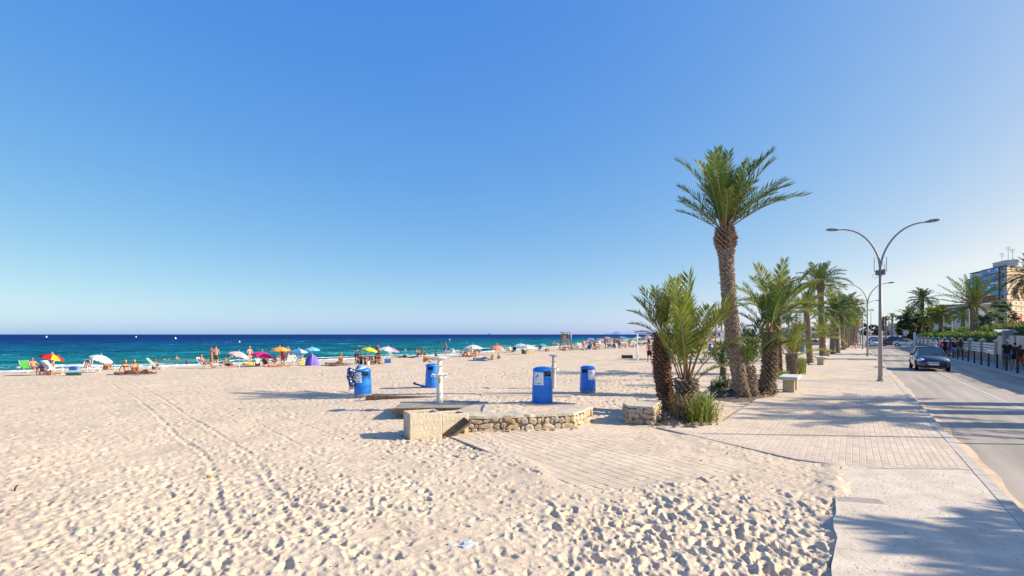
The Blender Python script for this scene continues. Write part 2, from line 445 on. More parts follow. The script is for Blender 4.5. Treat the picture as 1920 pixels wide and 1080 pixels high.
def sand_nodes():
    n = M_sand.node_tree.nodes; L = M_sand.node_tree.links; b = n['Principled BSDF']
    src = b.inputs['Base Color'].links[0].from_socket
    a = n.new('ShaderNodeAttribute'); a.attribute_name = 'dry'
    tc = n.new('ShaderNodeTexCoord')
    g = n.new('ShaderNodeTexNoise'); g.inputs['Scale'].default_value = 26; g.inputs['Detail'].default_value = 4
    L.new(tc.outputs['Object'], g.inputs['Vector'])
    mr = n.new('ShaderNodeMapRange'); mr.inputs[1].default_value = .3; mr.inputs[2].default_value = .7; mr.inputs[3].default_value = .86; mr.inputs[4].default_value = 1.1
    L.new(g.outputs[0], mr.inputs[0])
    h = n.new('ShaderNodeHueSaturation'); L.new(src, h.inputs['Color']); L.new(mr.outputs[0], h.inputs['Value'])
    mx = n.new('ShaderNodeMix'); mx.data_type = 'RGBA'; mx.inputs[6].default_value = (.30, .235, .16, 1)
    L.new(a.outputs['Fac'], mx.inputs[0]); L.new(h.outputs[0], mx.inputs[7]); L.new(mx.outputs[2], b.inputs['Base Color'])
    ob = n['Bump'] if 'Bump' in n else [q for q in n if q.type == 'BUMP'][0]
    n2 = n.new('ShaderNodeTexNoise'); n2.inputs['Scale'].default_value = 3.6; n2.inputs['Detail'].default_value = 4; n2.inputs['Roughness'].default_value = .6
    mp = n.new('ShaderNodeMapping'); mp.inputs['Rotation'].default_value = (0, 0, .6); mp.inputs['Scale'].default_value = (1, 1.7, 1)
    L.new(tc.outputs['Object'], mp.inputs['Vector']); L.new(mp.outputs[0], n2.inputs['Vector'])
    b2 = n.new('ShaderNodeBump'); b2.inputs['Strength'].default_value = .38; b2.inputs['Distance'].default_value = .12
    L.new(n2.outputs[0], b2.inputs['Height']); L.new(ob.outputs[0], b2.inputs['Normal']); L.new(b2.outputs[0], b.inputs['Normal'])
sand_nodes()

# ------------------------------------------------------------------ setting: sea
def sea_mat():
    m = bpy.data.materials.new('sea_water'); m.use_nodes = True
    n = m.node_tree.nodes; L = m.node_tree.links; b = n['Principled BSDF']
    a = n.new('ShaderNodeAttribute'); a.attribute_name = 'off'
    cr = n.new('ShaderNodeValToRGB'); e = cr.color_ramp.elements
    e[0].position = 0; e[0].color = (.09, .30, .27, 1); e[1].position = 1; e[1].color = (.001, .027, .15, 1)
    for p, c in ((.02, (.012, .20, .21)), (.08, (.004, .135, .20)), (.2, (.002, .075, .185)), (.45, (.001, .036, .155))):
        q = e.new(p); q.color = (*c, 1)
    mr = n.new('ShaderNodeMapRange'); mr.inputs[2].default_value = 700
    tc = n.new('ShaderNodeTexCoord')
    mp = n.new('ShaderNodeMapping'); mp.inputs['Rotation'].default_value = (0, 0, R(-38)); mp.inputs['Scale'].default_value = (.16, .03, .1)
    L.new(tc.outputs['Object'], mp.inputs['Vector'])
    nz = n.new('ShaderNodeTexNoise'); nz.inputs['Scale'].default_value = 1.0; nz.inputs['Detail'].default_value = 6; nz.inputs['Roughness'].default_value = .7
    L.new(mp.outputs[0], nz.inputs['Vector'])
    ad = n.new('ShaderNodeMath'); ad.operation = 'MULTIPLY_ADD'; ad.inputs[1].default_value = .34; ad.inputs[2].default_value = -.16
    L.new(nz.outputs[0], ad.inputs[0])
    L.new(a.outputs['Fac'], mr.inputs[0])
    a2 = n.new('ShaderNodeMath'); a2.operation = 'ADD'; L.new(mr.outputs[0], a2.inputs[0]); L.new(ad.outputs[0], a2.inputs[1])
    L.new(a2.outputs[0], cr.inputs[0])
    fo = n.new('ShaderNodeAttribute'); fo.attribute_name = 'foam'
    nf = n.new('ShaderNodeTexNoise'); nf.inputs['Scale'].default_value = 1.6; nf.inputs['Detail'].default_value = 6
    L.new(tc.outputs['Object'], nf.inputs['Vector'])
    f1 = n.new('ShaderNodeMath'); f1.operation = 'MULTIPLY_ADD'; f1.inputs[1].default_value = 1.2; f1.inputs[2].default_value = -.6
    L.new(nf.outputs[0], f1.inputs[0])
    f2 = n.new('ShaderNodeMath'); f2.operation = 'ADD'; L.new(fo.outputs['Fac'], f2.inputs[0]); L.new(f1.outputs[0], f2.inputs[1])
    f3 = n.new('ShaderNodeMapRange'); f3.inputs[1].default_value = .42; f3.inputs[2].default_value = .62; L.new(f2.outputs[0], f3.inputs[0])
    mp3 = n.new('ShaderNodeMapping'); mp3.inputs['Scale'].default_value = (.012, .07, .05); L.new(tc.outputs['Object'], mp3.inputs['Vector'])
    n3 = n.new('ShaderNodeTexNoise'); n3.inputs['Scale'].default_value = 1.0; n3.inputs['Detail'].default_value = 9; n3.inputs['Roughness'].default_value = .78; L.new(mp3.outputs[0], n3.inputs['Vector'])
    r3_ = n.new('ShaderNodeMapRange'); r3_.inputs[1].default_value = .40; r3_.inputs[2].default_value = .60; r3_.inputs[3].default_value = .42; r3_.inputs[4].default_value = 1.45; L.new(n3.outputs[0], r3_.inputs[0])
    h3 = n.new('ShaderNodeHueSaturation'); L.new(cr.outputs[0], h3.inputs['Color']); L.new(r3_.outputs[0], h3.inputs['Value'])  # light and dark of the waves put into the water colour as streaks
    mx = n.new('ShaderNodeMix'); mx.data_type = 'RGBA'; L.new(f3.outputs[0], mx.inputs[0]); L.new(h3.outputs[0], mx.inputs[6]); mx.inputs[7].default_value = (.78, .8, .8, 1)
    L.new(mx.outputs[2], b.inputs['Base Color'])
    b.inputs['Roughness'].default_value = .28; b.inputs['IOR'].default_value = 1.33; b.inputs['Specular IOR Level'].default_value = .1
    w1 = n.new('ShaderNodeTexNoise'); w1.inputs['Scale'].default_value = 3.0; w1.inputs['Detail'].default_value = 8; w1.inputs['Roughness'].default_value = .6
    m2 = n.new('ShaderNodeMapping'); m2.inputs['Rotation'].default_value = (0, 0, R(-38)); m2.inputs['Scale'].default_value = (.5, .16, .3)
    L.new(tc.outputs['Object'], m2.inputs['Vector']); L.new(m2.outputs[0], w1.inputs['Vector'])
    bp = n.new('ShaderNodeBump'); bp.inputs['Strength'].default_value = 1.0; bp.inputs['Distance'].default_value = .6
    L.new(w1.outputs[0], bp.inputs['Height']); L.new(bp.outputs[0], b.inputs['Normal'])
    df = n.new('ShaderNodeBsdfDiffuse'); gl = n.new('ShaderNodeBsdfGlossy'); ms = n.new('ShaderNodeMixShader')
    gl.inputs['Roughness'].default_value = .22; ms.inputs[0].default_value = .055
    for q in (df, gl): L.new(bp.outputs[0], q.inputs['Normal'])
    L.new(mx.outputs[2], df.inputs['Color']); L.new(df.outputs[0], ms.inputs[1]); L.new(gl.outputs[0], ms.inputs[2]); L.new(ms.outputs[0], n['Material Output'].inputs[0])
    return m
rr = [26.0]
while rr[-1] < 900: rr.append(rr[-1] + .08 + .0013 * rr[-1] ** 1.35)
while rr[-1] < 60000: rr.append(rr[-1] * 1.12)
X, Y, Q = polar(R(-62), R(34), 360, rr)
off = -shore_dist(X, Y)
rd = np.hypot(X, Y)
amp = np.clip(1 - rd / 700, 0, 1) * np.clip(off / 10 + .25, .1, 1)
wx = X * .62 - Y * .79                      # roughly across the crests (crests run along the shore)
wy = X * .79 + Y * .62
Zs = np.zeros_like(X)
for i, (wl, a) in enumerate(((13, .10), (8.1, .085), (5.2, .06), (3.3, .045), (2.1, .03))):
    ph = 2.2 * vnoise(X, Y, wl * 2.2, 40 + i) + 1.1 * vnoise(X, Y, wl * .9, 60 + i)
    sgn = np.sin(2 * PI * (off + .12 * wy) / wl + ph + i)
    Zs += a * (1.2 * np.clip(.5 + .5 * sgn, 0, 1) ** 1.6 - .5) * (.6 + .6 * vnoise(X, Y, wl * 3, 80 + i))
Zs = SEA + Zs * amp * 2.2
# breaking edge at the beach and white caps out at sea
foam = np.exp(-((off - .3 - .7 * vnoise(X, Y, 7, 90)) / 1.1) ** 2)
foam2 = np.exp(-((off - 7 - 3 * vnoise(X, Y, 22, 91)) / .8) ** 2) * np.clip(vnoise(X, Y, 13, 92) * 2, 0, 1) * .9
caps = np.clip((vnoise(wx / .9, wy / 4.5, 3.0, 93) + .6 * vnoise(wx / .5, wy / 2.5, 2.6, 94) - 1.0) * 4, 0, 1) * (off > 12) * np.clip(1 - rd / 900, .0, 1) * .8
Zs += .22 * foam * (rd < 400) + .25 * foam2
fm = np.maximum(np.maximum(foam, foam2), caps)
print('SEAQ', len(Q)); sea_ob = np_mesh('sea', np.stack([X, Y, Zs], -1), Q, sea_mat())
tag(sea_ob, kind='structure')
for nm, val in (('off', off), ('foam', fm)):
    at = sea_ob.data.attributes.new(nm, 'FLOAT', 'POINT'); at.data.foreach_set('value', np.clip(val, -10, 5000).astype(np.float32))

# the beach goes on beside and behind the viewpoint
g = MB(); v = []; nq = 30
for i in range(nq + 1):
    for j in range(nq + 1):
        x = -42 + 42.5 * i / nq; y = -26 + 34.5 * j / nq
        if la(x, y)[0] > -.3: x, y = road(-.3, la(x, y)[1])
        v.append((x, y, -.2 + .03 * math.sin(i * 2.3 + j * 1.7)))
g.add(v, [(i * (nq + 1) + j, (i + 1) * (nq + 1) + j, (i + 1) * (nq + 1) + j + 1, i * (nq + 1) + j + 1) for i in range(nq) for j in range(nq)])
so = tag(g.build('sand', M_sand, None, smooth=True), kind='structure'); at = so.data.attributes.new('dry', 'FLOAT', 'POINT'); at.data.foreach_set('value', [1.0] * len(v))
# inland ground, out to the horizon
M_ground = mat('dry_ground', (.34, .29, .22), .95, var=.35, vscale=.05)
g = MB()
gp = [road(-3.2, 44), road(-30, 330), (110, 350), (300, 640), (560, 1080), (1560, 2730), (9050, 14000), (60000, 14000), (60000, -300), road(1.7, -60), road(1.7, 44)]
g.prism(gp, -2.5, -.42)
tag(g.build('ground', M_ground), kind='structure')

# ------------------------------------------------------------------ promenade paving
M_joint = mat('joint_sand', (.60, .50, .40), .95, var=.15, vscale=6, spec=.1)
M_paver = mat('paver_concrete', (.70, .575, .44), .9, var=.16, vscale=1.3, bump=.25, bscale=90, spec=.2, island=.09)
M_apron = mat('dusty_concrete', (.68, .585, .465), .92, var=.22, vscale=2.3, bump=.45, bscale=20, spec=.2, color2=(.54, .455, .36))
def chamfer_tiles(C, hx, hy, ang, ztop, depth, jit, rs_):
    """C (n,2) centres -> verts, quads of chamfered tops and sides (no underside)"""
    n_ = len(C); ch = .004
    zt = ztop + rs_.uniform(-jit, jit, n_)
    ca, sa = math.cos(ang), math.sin(ang)
    tx = rs_.normal(0, jit, n_); ty = rs_.normal(0, jit, n_)
    V = np.zeros((n_, 12, 3))
    for k, (ex, ey, dz) in enumerate([(hx, hy, -depth)] + [(hx, hy, -ch)] + [(hx - ch, hy - ch, 0)]):
        for j, (sx, sy) in enumerate(((-1, -1), (1, -1), (1, 1), (-1, 1))):
            lx, ly = sx * ex, sy * ey
            V[:, k * 4 + j, 0] = C[:, 0] + lx * ca - ly * sa
            V[:, k * 4 + j, 1] = C[:, 1] + lx * sa + ly * ca
            V[:, k * 4 + j, 2] = zt + dz + tx * lx / .1 + ty * ly / .1
    f = [(8, 9, 10, 11)]
    for k in (0, 4):
        for j in range(4): f.append((k + j, k + (j + 1) % 4, k + 4 + (j + 1) % 4, k + 4 + j))
    Qt = (np.array(f)[None] + (np.arange(n_) * 12)[:, None, None])
    return V, Qt
def paving(parent, C, hx, hy, ang, ztop, depth, jit, m, seed, name):
    rs_ = np.random.default_rng(seed)
    d = np.hypot(C[:, 0], C[:, 1]); C = C[np.argsort(d)]
    V, Qt = chamfer_tiles(C, hx, hy, ang, ztop, depth, jit, rs_)
    one = Qt[0]
    for i in range(min(300, len(C))):
        me = bpy.data.meshes.new(name); me.from_pydata(V[i].tolist(), [], one.tolist()); me.materials.append(m)
        link(name, me, parent)
    if len(C) > 300:
        o = np_mesh(name + '_field', V[300:].reshape(-1, 3), (Qt[300:] - 300 * 12).reshape(-1, 4), m, smooth=False, parent=parent)
        tag(o, kind='stuff')
# base sheet of the promenade
b = MB()
ed = [road(l, a) for l, a in EDGE] + [road(1.62, 330), road(PROM_L, 330), road(PROM_L, 14.25)]
b.prism(ed, -.2, -.0030)
prom = tag(b.build('promenade', M_joint), kind='structure')
ls = np.arange(-3.9, 1.58, .105); as_ = np.arange(10.4, 46, .205)
A1, B1 = np.meshgrid(ls, as_); 
C = np.stack([A1.ravel() + .05, B1.ravel()], -1)
C = C[(C[:, 1] - .1 > edge_a(C[:, 0])) & (C[:, 0] - .05 > prom_left(C[:, 1])) & (C[:, 0] + .05 < 1.62)]
ex, ey = road(C[:, 0], C[:, 1])
paving(prom, np.stack([ex, ey], -1), 0.0482, .1000, -TH, 0.0, .05, .0006, M_paver, 3, 'paver')
# far part of the promenade: the pieces are too small to tell apart there
def far_paver_mat():
    m = mat('far_pavers', (.66, .545, .42), .9, var=.22, vscale=1.3, spec=.2)
    n = m.node_tree.nodes; L = m.node_tree.links; bs = n['Principled BSDF']; src = bs.inputs['Base Color'].links[0].from_socket
    tc = n.new('ShaderNodeTexCoord'); br = n.new('ShaderNodeTexBrick'); br.offset = 0; br.inputs['Scale'].default_value = 1; br.inputs['Mortar Size'].default_value = .008
    br.inputs['Brick Width'].default_value = .105; br.inputs['Row Height'].default_value = .205
    L.new(tc.outputs['Object'], br.inputs['Vector']); L.new(src, br.inputs['Color1']); L.new(src, br.inputs['Color2']); br.inputs['Mortar'].default_value = (.6, .5, .4, 1)
    L.new(br.outputs['Color'], bs.inputs['Base Color']); return m
b = MB(); b.box(0, 142, -.03, 1.62 - PROM_L, 284 - .0, .06)
o = b.build('far_paving', far_paver_mat(), prom, loc=(*road((1.62 + PROM_L) / 2, 46.05), -.002), rot=(0, 0, -TH))

# lower tiled platform, turned against the promenade
b = MB()
pu = (math.cos(R(31)), math.sin(R(31))); pv = (pu[1], -pu[0])
p0 = G(903, 808, PLAT_Z)
def pl(u, v): return (p0[0] + pu[0] * u + pv[0] * v, p0[1] + pu[1] * u + pv[1] * v)
platpoly = [pl(-.9, -.02), pl(2.9, -.02), pl(3.55, .9), road(-3.98, 12.66), road(-.9, 10.66), road(-.6, 10.45), pl(2.35, 5.5), pl(-.9, 5.5)]
b.prism(platpoly, -.2, PLAT_Z - .009)
plat = tag(b.build('lower_platform', mat('platform_joint', (.50, .41, .31), .95, var=.3, vscale=5), None), kind='structure')
us = np.arange(-.79, 6.0, .205); vs_ = np.arange(.05, 6.4, .105)
U, V_ = np.meshgrid(us, vs_); U = U + .0
Cx = p0[0] + pu[0] * U.ravel() + pv[0] * V_.ravel(); Cy = p0[1] + pu[1] * U.ravel() + pv[1] * V_.ravel()
l_, a_ = la(Cx, Cy)
ok = inpoly(Cx, Cy, platpoly) & (a_ < edge_a(l_) - .04)
paving(plat, np.stack([Cx[ok], Cy[ok]], -1), .098, .0485, R(31), PLAT_Z, .05, .0013, mat('platform_tile', (.67, .55, .415), .9, var=.14, vscale=2, bump=.2, bscale=90, spec=.2, island=.1), 4, 'tile')

# plain concrete apron in the right foreground
b = MB()
na = 130
pts = []
r2 = random.Random(3)
for i in range(na + 1):
    a = -2 + 12.9 * i / na
    pts.append(road(-.19 + .05 * float(vnoise(np.array([a]), np.array([0.]), .9, 51)[0]) + .05 * float(vnoise(np.array([a]), np.array([0.]), .3, 52)[0]), a))
pts += [road(.2, 10.52), road(1.457, 11.27), road(1.62, 11.28), road(1.62, -2)]
b.prism(pts, -.25, -.004)
apron = tag(b.build('walkway_apron', M_apron), kind='structure')
# thin sand blown over the apron: low irregular patches of loose grains
M_pebble = mat('sand_clods', (.50, .41, .31), .95, var=.3, vscale=9)
b = MB(); r3 = random.Random(12)
for i in range(1100):
    l = r3.uniform(-.15, 1.55); a = 4.5 + 7 * r3.random() ** .7
    if r3.random() > .35 + .5 * math.sin(l * 3.1 + a * 1.3) ** 2: continue
    x, y = road(l, a); s = r3.uniform(.003, .011)
    b.add([(x - s, y - s * .8, -.004), (x + s, y - s, -.004), (x + s * .9, y + s, -.004), (x - s, y + s, -.004), (x + r3.uniform(-s, s) * .4, y, s * .55 - .004)], [(0, 1, 4), (1, 2, 4), (2, 3, 4), (3, 0, 4)])
tag(b.build('sand_clods', M_pebble), kind='stuff')

# kerb stones
M_kerb = mat('kerb_stone', (.58, .51, .43), .9, var=.25, vscale=3, bump=.3, bscale=40)
b = MB(); b.box(-.004, 0, -.06, .156, .992, .125, ch=.004)
km = b.mesh('kerb_stone', M_kerb)
kb = MB()
kb.box(0, 0, 0, .13, 330, .1)
kerb = tag(kb.build('kerb', M_joint, None, loc=(*road(1.70, 160), -.09), rot=(0, 0, -TH)), kind='structure')
kinv = Matrix.Translation((*road(1.70, 160), -.09)) @ Matrix.Rotation(-TH, 4, 'Z')
for i in range(96):
    o = link('kerb_stone', km, kerb, loc=(0.0, 1.5 + i - 160, .09 + r2.uniform(-.004, .003)), rot=(0, 0, r2.uniform(-.004, .004)))

# road, gutter, markings
def road_mat():
    m = mat('road_asphalt', (.43, .375, .31), .85, var=.12, vscale=.5, bump=.35, bscale=70, spec=.3)
    n = m.node_tree.nodes; L = m.node_tree.links; bs = n['Principled BSDF']; src = bs.inputs['Base Color'].links[0].from_socket
    tc = n.new('ShaderNodeTexCoord')
    mp = n.new('ShaderNodeMapping'); mp.inputs['Scale'].default_value = (1.3, .06, 1); L.new(tc.outputs['Object'], mp.inputs['Vector'])
    nz = n.new('ShaderNodeTexNoise'); nz.inputs['Scale'].default_value = 1.4; nz.inputs['Detail'].default_value = 5; L.new(mp.outputs[0], nz.inputs['Vector'])
    mr = n.new('ShaderNodeMapRange'); mr.inputs[1].default_value = .3; mr.inputs[2].default_value = .7; mr.inputs[3].default_value = .70; mr.inputs[4].default_value = 1.2; L.new(nz.outputs[0], mr.inputs[0])
    h = n.new('ShaderNodeHueSaturation'); L.new(src, h.inputs['Color']); L.new(mr.outputs[0], h.inputs['Value']); L.new(h.outputs[0], bs.inputs['Base Color'])
    return m
RZ = -.12
b = MB(); b.box(0, 0, 0, 6.35, 360, .1)
tag(b.build('road', road_mat(), None, loc=(*road(1.55 + 3.1, 150), RZ - .05), rot=(0, 0, -TH)), kind='structure')
M_gut = mat('gutter_sand', (.64, .49, .33), .95, var=.25, vscale=2.2, bump=.3, bscale=50)
b = MB(); gv = []; gf = []
for i in range(181):
    a = -1 + i * .5; wd = .22 + .07 * math.sin(i * .9) * math.sin(i * .23) + r2.uniform(-.02, .02)
    gv += [(*road(1.76, a), RZ + .012), (*road(1.76 + wd * .5, a), RZ + .010), (*road(1.76 + wd, a), RZ + .003)]
for i in range(180):
    k = i * 3
    gf += [(k, k + 1, k + 4, k + 3), (k + 1, k + 2, k + 5, k + 4)]
b.add(gv, gf)
tag(b.build('gutter', M_gut), kind='structure')
M_line = mat('road_paint', (.62, .58, .52), .85, var=.4, vscale=5, color2=(.42, .38, .33))
b = MB(); b.box(0, 0, 0, .11, 210, .004)
tag(b.build('road_marking', M_line, None, loc=(*road(4.40, 107), RZ + .004), rot=(0, 0, -TH)), kind='structure')
b = MB()
for i in range(9): b.box(-2.2 + i * .55, 0, 0, .32, 2.6, .004)
tag(b.build('crossing_marking', M_line, None, loc=(*road(4.6, 76), RZ + .0045), rot=(0, 0, -TH)), kind='structure')
# right-hand pavement
b = MB(); b.box(0, 0, 0, 1.75, 300, .2)
tag(b.build('pavement', mat('pavement_slab', (.46, .42, .37), .9, var=.2, vscale=1.5), None, loc=(*road(8.45, 140), -.10), rot=(0, 0, -TH)), kind='structure')
b = MB(); b.box(0, 0, 0, .14, 300, .2, ch=.01)
tag(b.build('far_kerb', M_kerb, None, loc=(*road(7.51, 140), -.103), rot=(0, 0, -TH)), kind='structure')
# island hills on the horizon
M_isle = mat('haze_blue_rock', (.21, .32, .52), 1.0, spec=0)  # distance haze is put into the blue of the hills
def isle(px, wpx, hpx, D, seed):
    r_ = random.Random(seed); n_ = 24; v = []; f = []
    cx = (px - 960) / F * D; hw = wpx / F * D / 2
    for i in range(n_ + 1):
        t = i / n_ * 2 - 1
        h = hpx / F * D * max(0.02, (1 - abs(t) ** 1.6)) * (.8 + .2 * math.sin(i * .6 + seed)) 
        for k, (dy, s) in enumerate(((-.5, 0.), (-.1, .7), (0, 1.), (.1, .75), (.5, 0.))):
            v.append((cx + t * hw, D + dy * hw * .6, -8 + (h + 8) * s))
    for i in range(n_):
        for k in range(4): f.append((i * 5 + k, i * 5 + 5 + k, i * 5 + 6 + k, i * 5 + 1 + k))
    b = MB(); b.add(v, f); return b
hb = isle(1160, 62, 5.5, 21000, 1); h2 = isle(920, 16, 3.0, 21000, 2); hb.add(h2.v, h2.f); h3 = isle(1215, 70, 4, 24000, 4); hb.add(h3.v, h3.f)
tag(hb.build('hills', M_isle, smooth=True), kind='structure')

# shells, weed and grit lying on the sand
def grit(name, m, n_, s0, s1, seed):
    r_ = random.Random(seed); b = MB(); 
    for i in range(n_):
        y = 4.2 + 24 * r_.random() ** 1.5; x = r_.uniform(-.96, .45) * y
        if la(x, y)[0] > -.4: continue
        z = float(zs_at(np.array([x]), np.array([y]))[0])
        if z < -.12 or z > .26: continue
        s = r_.uniform(s0, s1); a = r_.uniform(0, 3.14); c, d = math.cos(a) * s, math.sin(a) * s; t = r_.uniform(.15, .8)
        b.add([(x + c, y + d, z + .002), (x - d * t, y + c * t, z + .001 + s * r_.uniform(0, .4)), (x - c, y - d, z + .002), (x + d * t, y - c * t, z), (x, y, z + s * .45)], [(0, 1, 4), (1, 2, 4), (2, 3, 4), (3, 0, 4)])
    return tag(b.build(name, m), kind='stuff')
grit('shell_bits', mat('shell', (.62, .55, .47), .6, var=.3, vscale=20), 420, .006, .02, 5)
grit('dry_weed', mat('weed', (.13, .09, .05), .9, var=.5, vscale=20), 420, .008, .035, 6)
# ------------------------------------------------------------------ low wall, block, raised deck by the beach showers
M_conc = mat('rough_concrete', (.60, .53, .41), .92, var=.3, vscale=7, bump=.9, bscale=22, color2=(.47, .41, .30))
M_mortar = mat('wall_mortar', (.56, .46, .34), .95, var=.3, vscale=8, bump=.5, bscale=40)
M_stones = [mat('stone_' + n, c, .9, var=.35, vscale=7, bump=.6, bscale=25) for n, c in
            (('tan', (.54, .42, .29)), ('ochre', (.56, .38, .18)), ('grey', (.49, .44, .36)), ('brown', (.44, .33, .23)), ('cream', (.57, .47, .35)))]
def stone_mesh(w_, h_, d_, seed):
    """irregular rounded stone, front face towards -y"""
    r_ = random.Random(seed); n = 7; b = MB(); ring = []
    for i in range(n):
        a = 2 * PI * i / n + r_.uniform(-.22, .22)
        k = 1 / max(abs(math.cos(a)), abs(math.sin(a))) ** .75
        ring.append((math.cos(a) * w_ / 2 * k * r_.uniform(.86, 1.03), math.sin(a) * h_ / 2 * k * r_.uniform(.86, 1.04)))
    v = [(x, d_, z) for x, z in ring] + [(x, -d_ * r_.uniform(.2, .5), z) for x, z in ring] + [(x * .68, -d_ * r_.uniform(.6, 1.0), z * .68) for x, z in ring]
    f = []
    for k in (0, n):
        for i in range(n): f.append((k + i, k + (i + 1) % n, k + n + (i + 1) % n, k + n + i))
    f.append(tuple(2 * n + i for i in range(n)))
    b.add(v, [q for q in f]); return b
def stone_facing(parent, p0, p1, z0, z1, seed, size=.17, top=None):
    """stones set one by one in the face from p0 to p1 (outside is to the right of p0->p1)"""
    r_ = random.Random(seed); dx, dy = p1[0] - p0[0], p1[1] - p0[1]; L = math.hypot(dx, dy); an = math.atan2(dy, dx)
    z = z0
    while z < z1 - .05:
        h = min(r_.uniform(.7, 1.05) * size, z1 - z)
        if z1 - z - h < .06: h = z1 - z
        u = 0
        while u < L - .03:
            w_ = min(r_.choice((.55, .8, 1.0, 1.3, 1.9)) * r_.uniform(.85, 1.15) * size, L - u)
            if L - u - w_ < .08: w_ = L - u
            hh = h * r_.uniform(.82, 1.08)
            b = stone_mesh(w_ * r_.uniform(.9, 1.12), hh * r_.uniform(.9, 1.15), r_.uniform(.012, .045), r_.random())
            m = r_.choices(M_stones, (4, 1.3, 1.6, 1.2, 3))[0]
            c = u + w_ / 2
            b.build('stone', m, parent, loc=(p0[0] + dx / L * c, p0[1] + dy / L * c, z + h / 2 + r_.uniform(-.022, .022)), rot=(0, r_.uniform(-.4, .4), an + r_.uniform(-.08, .08)))
            u += w_
        z += h
wall = thing('stone_wall', 'low rubble stone wall with a flat concrete coping beside the tiled platform', 'stone wall')
DZ = .30
wp = [(-1.12, 12.2), (.2, 12.42), (1.46, 12.75), (2.08, 13.85)]
def off_poly(pl_, d):
    out = []
    for i, p in enumerate(pl_):
        a = pl_[max(i - 1, 0)]; c = pl_[min(i + 1, len(pl_) - 1)]
        t = Vector((c[0] - a[0], c[1] - a[1])).normalized(); out.append((p[0] - t.y * d, p[1] + t.x * d))
    return out
core = MB()
inner = off_poly(wp, .5); front = off_poly(wp, .045)
for i in range(3):
    core.prism([front[i], front[i + 1], inner[i + 1], inner[i]], -.25, DZ - .03)
core.build('mortar_core', M_mortar, wall)
cop = MB()
cf = off_poly(wp, -.02); ci = off_poly(wp, .46)
def dense(pl_, n):
    d = [0]
    for p, q in zip(pl_[:-1], pl_[1:]): d.append(d[-1] + math.hypot(q[0] - p[0], q[1] - p[1]))
    t = np.linspace(0, d[-1], n); return list(zip(np.interp(t, d, [p[0] for p in pl_]), np.interp(t, d, [p[1] for p in pl_])))
rc = random.Random(8); cfd = [(x + rc.uniform(-.022, .022), y + rc.uniform(-.03, .022)) for x, y in dense(cf, 26)]; cid = dense(ci, 26)
cz = [DZ + .04 + .02 * math.sin(i * .9) * rc.random() - .012 * rc.random() for i in range(26)]
for i in range(25):
    cop.prism([cfd[i], cfd[i + 1], cid[i + 1], cid[i]], DZ - .035, [cz[i] - .012, cz[i + 1] - .012, cz[i + 1], cz[i]])
cop.build('coping', M_conc, wall)
stone_facing(wall, wp[0], wp[1], -.10, DZ - .03, 1); stone_facing(wall, wp[1], wp[2], -.08, DZ - .03, 2); stone_facing(wall, wp[2], wp[3], -.06, DZ - .03, 3)
e0 = (wp[3][0], wp[3][1]); e1 = (inner[3][0] , inner[3][1])
stone_facing(wall, e0, (e1[0], e1[1]), -.05, DZ - .02, 4)
# broken foot of the wall at its left end
for i in range(12):
    r_ = random.Random(i + 50); b = stone_mesh(r_.uniform(.1, .2), r_.uniform(.08, .15), .08, i)
    b.build('stone', r_.choice(M_stones), wall, loc=(-1.42 + r_.uniform(-.28, .34), 12.02 + r_.uniform(-.05, .2), -.03 + r_.uniform(-.02, .07)), rot=(r_.uniform(-.5, .5), r_.uniform(-.5, .5), r_.uniform(-1, 1)))

for i in range(16):
    r_ = random.Random(i + 90); b = stone_mesh(r_.uniform(.06, .16), r_.uniform(.05, .1), .05, i + 7); u = r_.random()
    b.build('stone', r_.choice(M_stones), wall, loc=(-1.1 + 2.6 * u, 12.1 + .5 * u + r_.uniform(-.12, .0), -.04 + r_.uniform(-.02, .02)), rot=(r_.uniform(-.6, .2), r_.uniform(-.5, .5), r_.uniform(-1, 1)))
# concrete box and second box; dark of the gap beside them put into a slab's colour
def con_box(name, label, x, y, rz, w_, d_, h_, t=.09, fill=M_gravel):
    o = thing(name, label, 'concrete block', (x, y, -.12), rz)
    b = MB()
    b.box(w_ / 2, t / 2, h_ / 2, w_, t, h_, ch=.012); b.box(w_ / 2, d_ - t / 2, h_ / 2, w_, t, h_, ch=.012)
    b.box(t / 2, d_ / 2, h_ / 2, t, d_ - 2 * t - .004, h_ - .004, ch=.012); b.box(w_ - t / 2, d_ / 2, h_ / 2, t, d_ - 2 * t - .004, h_ - .004, ch=.012)
    b.build('shell', M_conc, o)
    b = MB(); b.box(w_ / 2, d_ / 2, h_ / 2 - .03, w_ - 2 * t, d_ - 2 * t, h_ - .08)
    r_ = random.Random(9)
    for i in range(14):
        b.box(r_.uniform(t + .06, w_ - t - .06), r_.uniform(t + .05, d_ - t - .05), h_ - .07, r_.uniform(.04, .1), r_.uniform(.04, .09), .05, rz=r_.uniform(0, 3), rx=r_.uniform(-.3, .3))
    b.build('filling', fill, o); return o
con_box('concrete_block', 'weathered hollow concrete block at the left end of the low stone wall', -2.20, 11.48, R(24), .72, .62, .60)
con_box('concrete_block', 'second smaller concrete block wedged between the hollow block and the stone wall', -1.56, 11.93, R(24), .62, .6, .52)
s_ = MB(); s_.box(0, 0, 0, .62, .5, .07, ch=.01)
o = tag(s_.build('gap_slab', mat('gap_dark', (.16, .12, .08), .9, var=.4, vscale=6, bump=.5), None, loc=(-1.26, 11.96, .10), rot=(R(10), R(-35), R(22))), 'dark sloping slab standing in for the gap between the concrete block and the stone wall', 'slab')

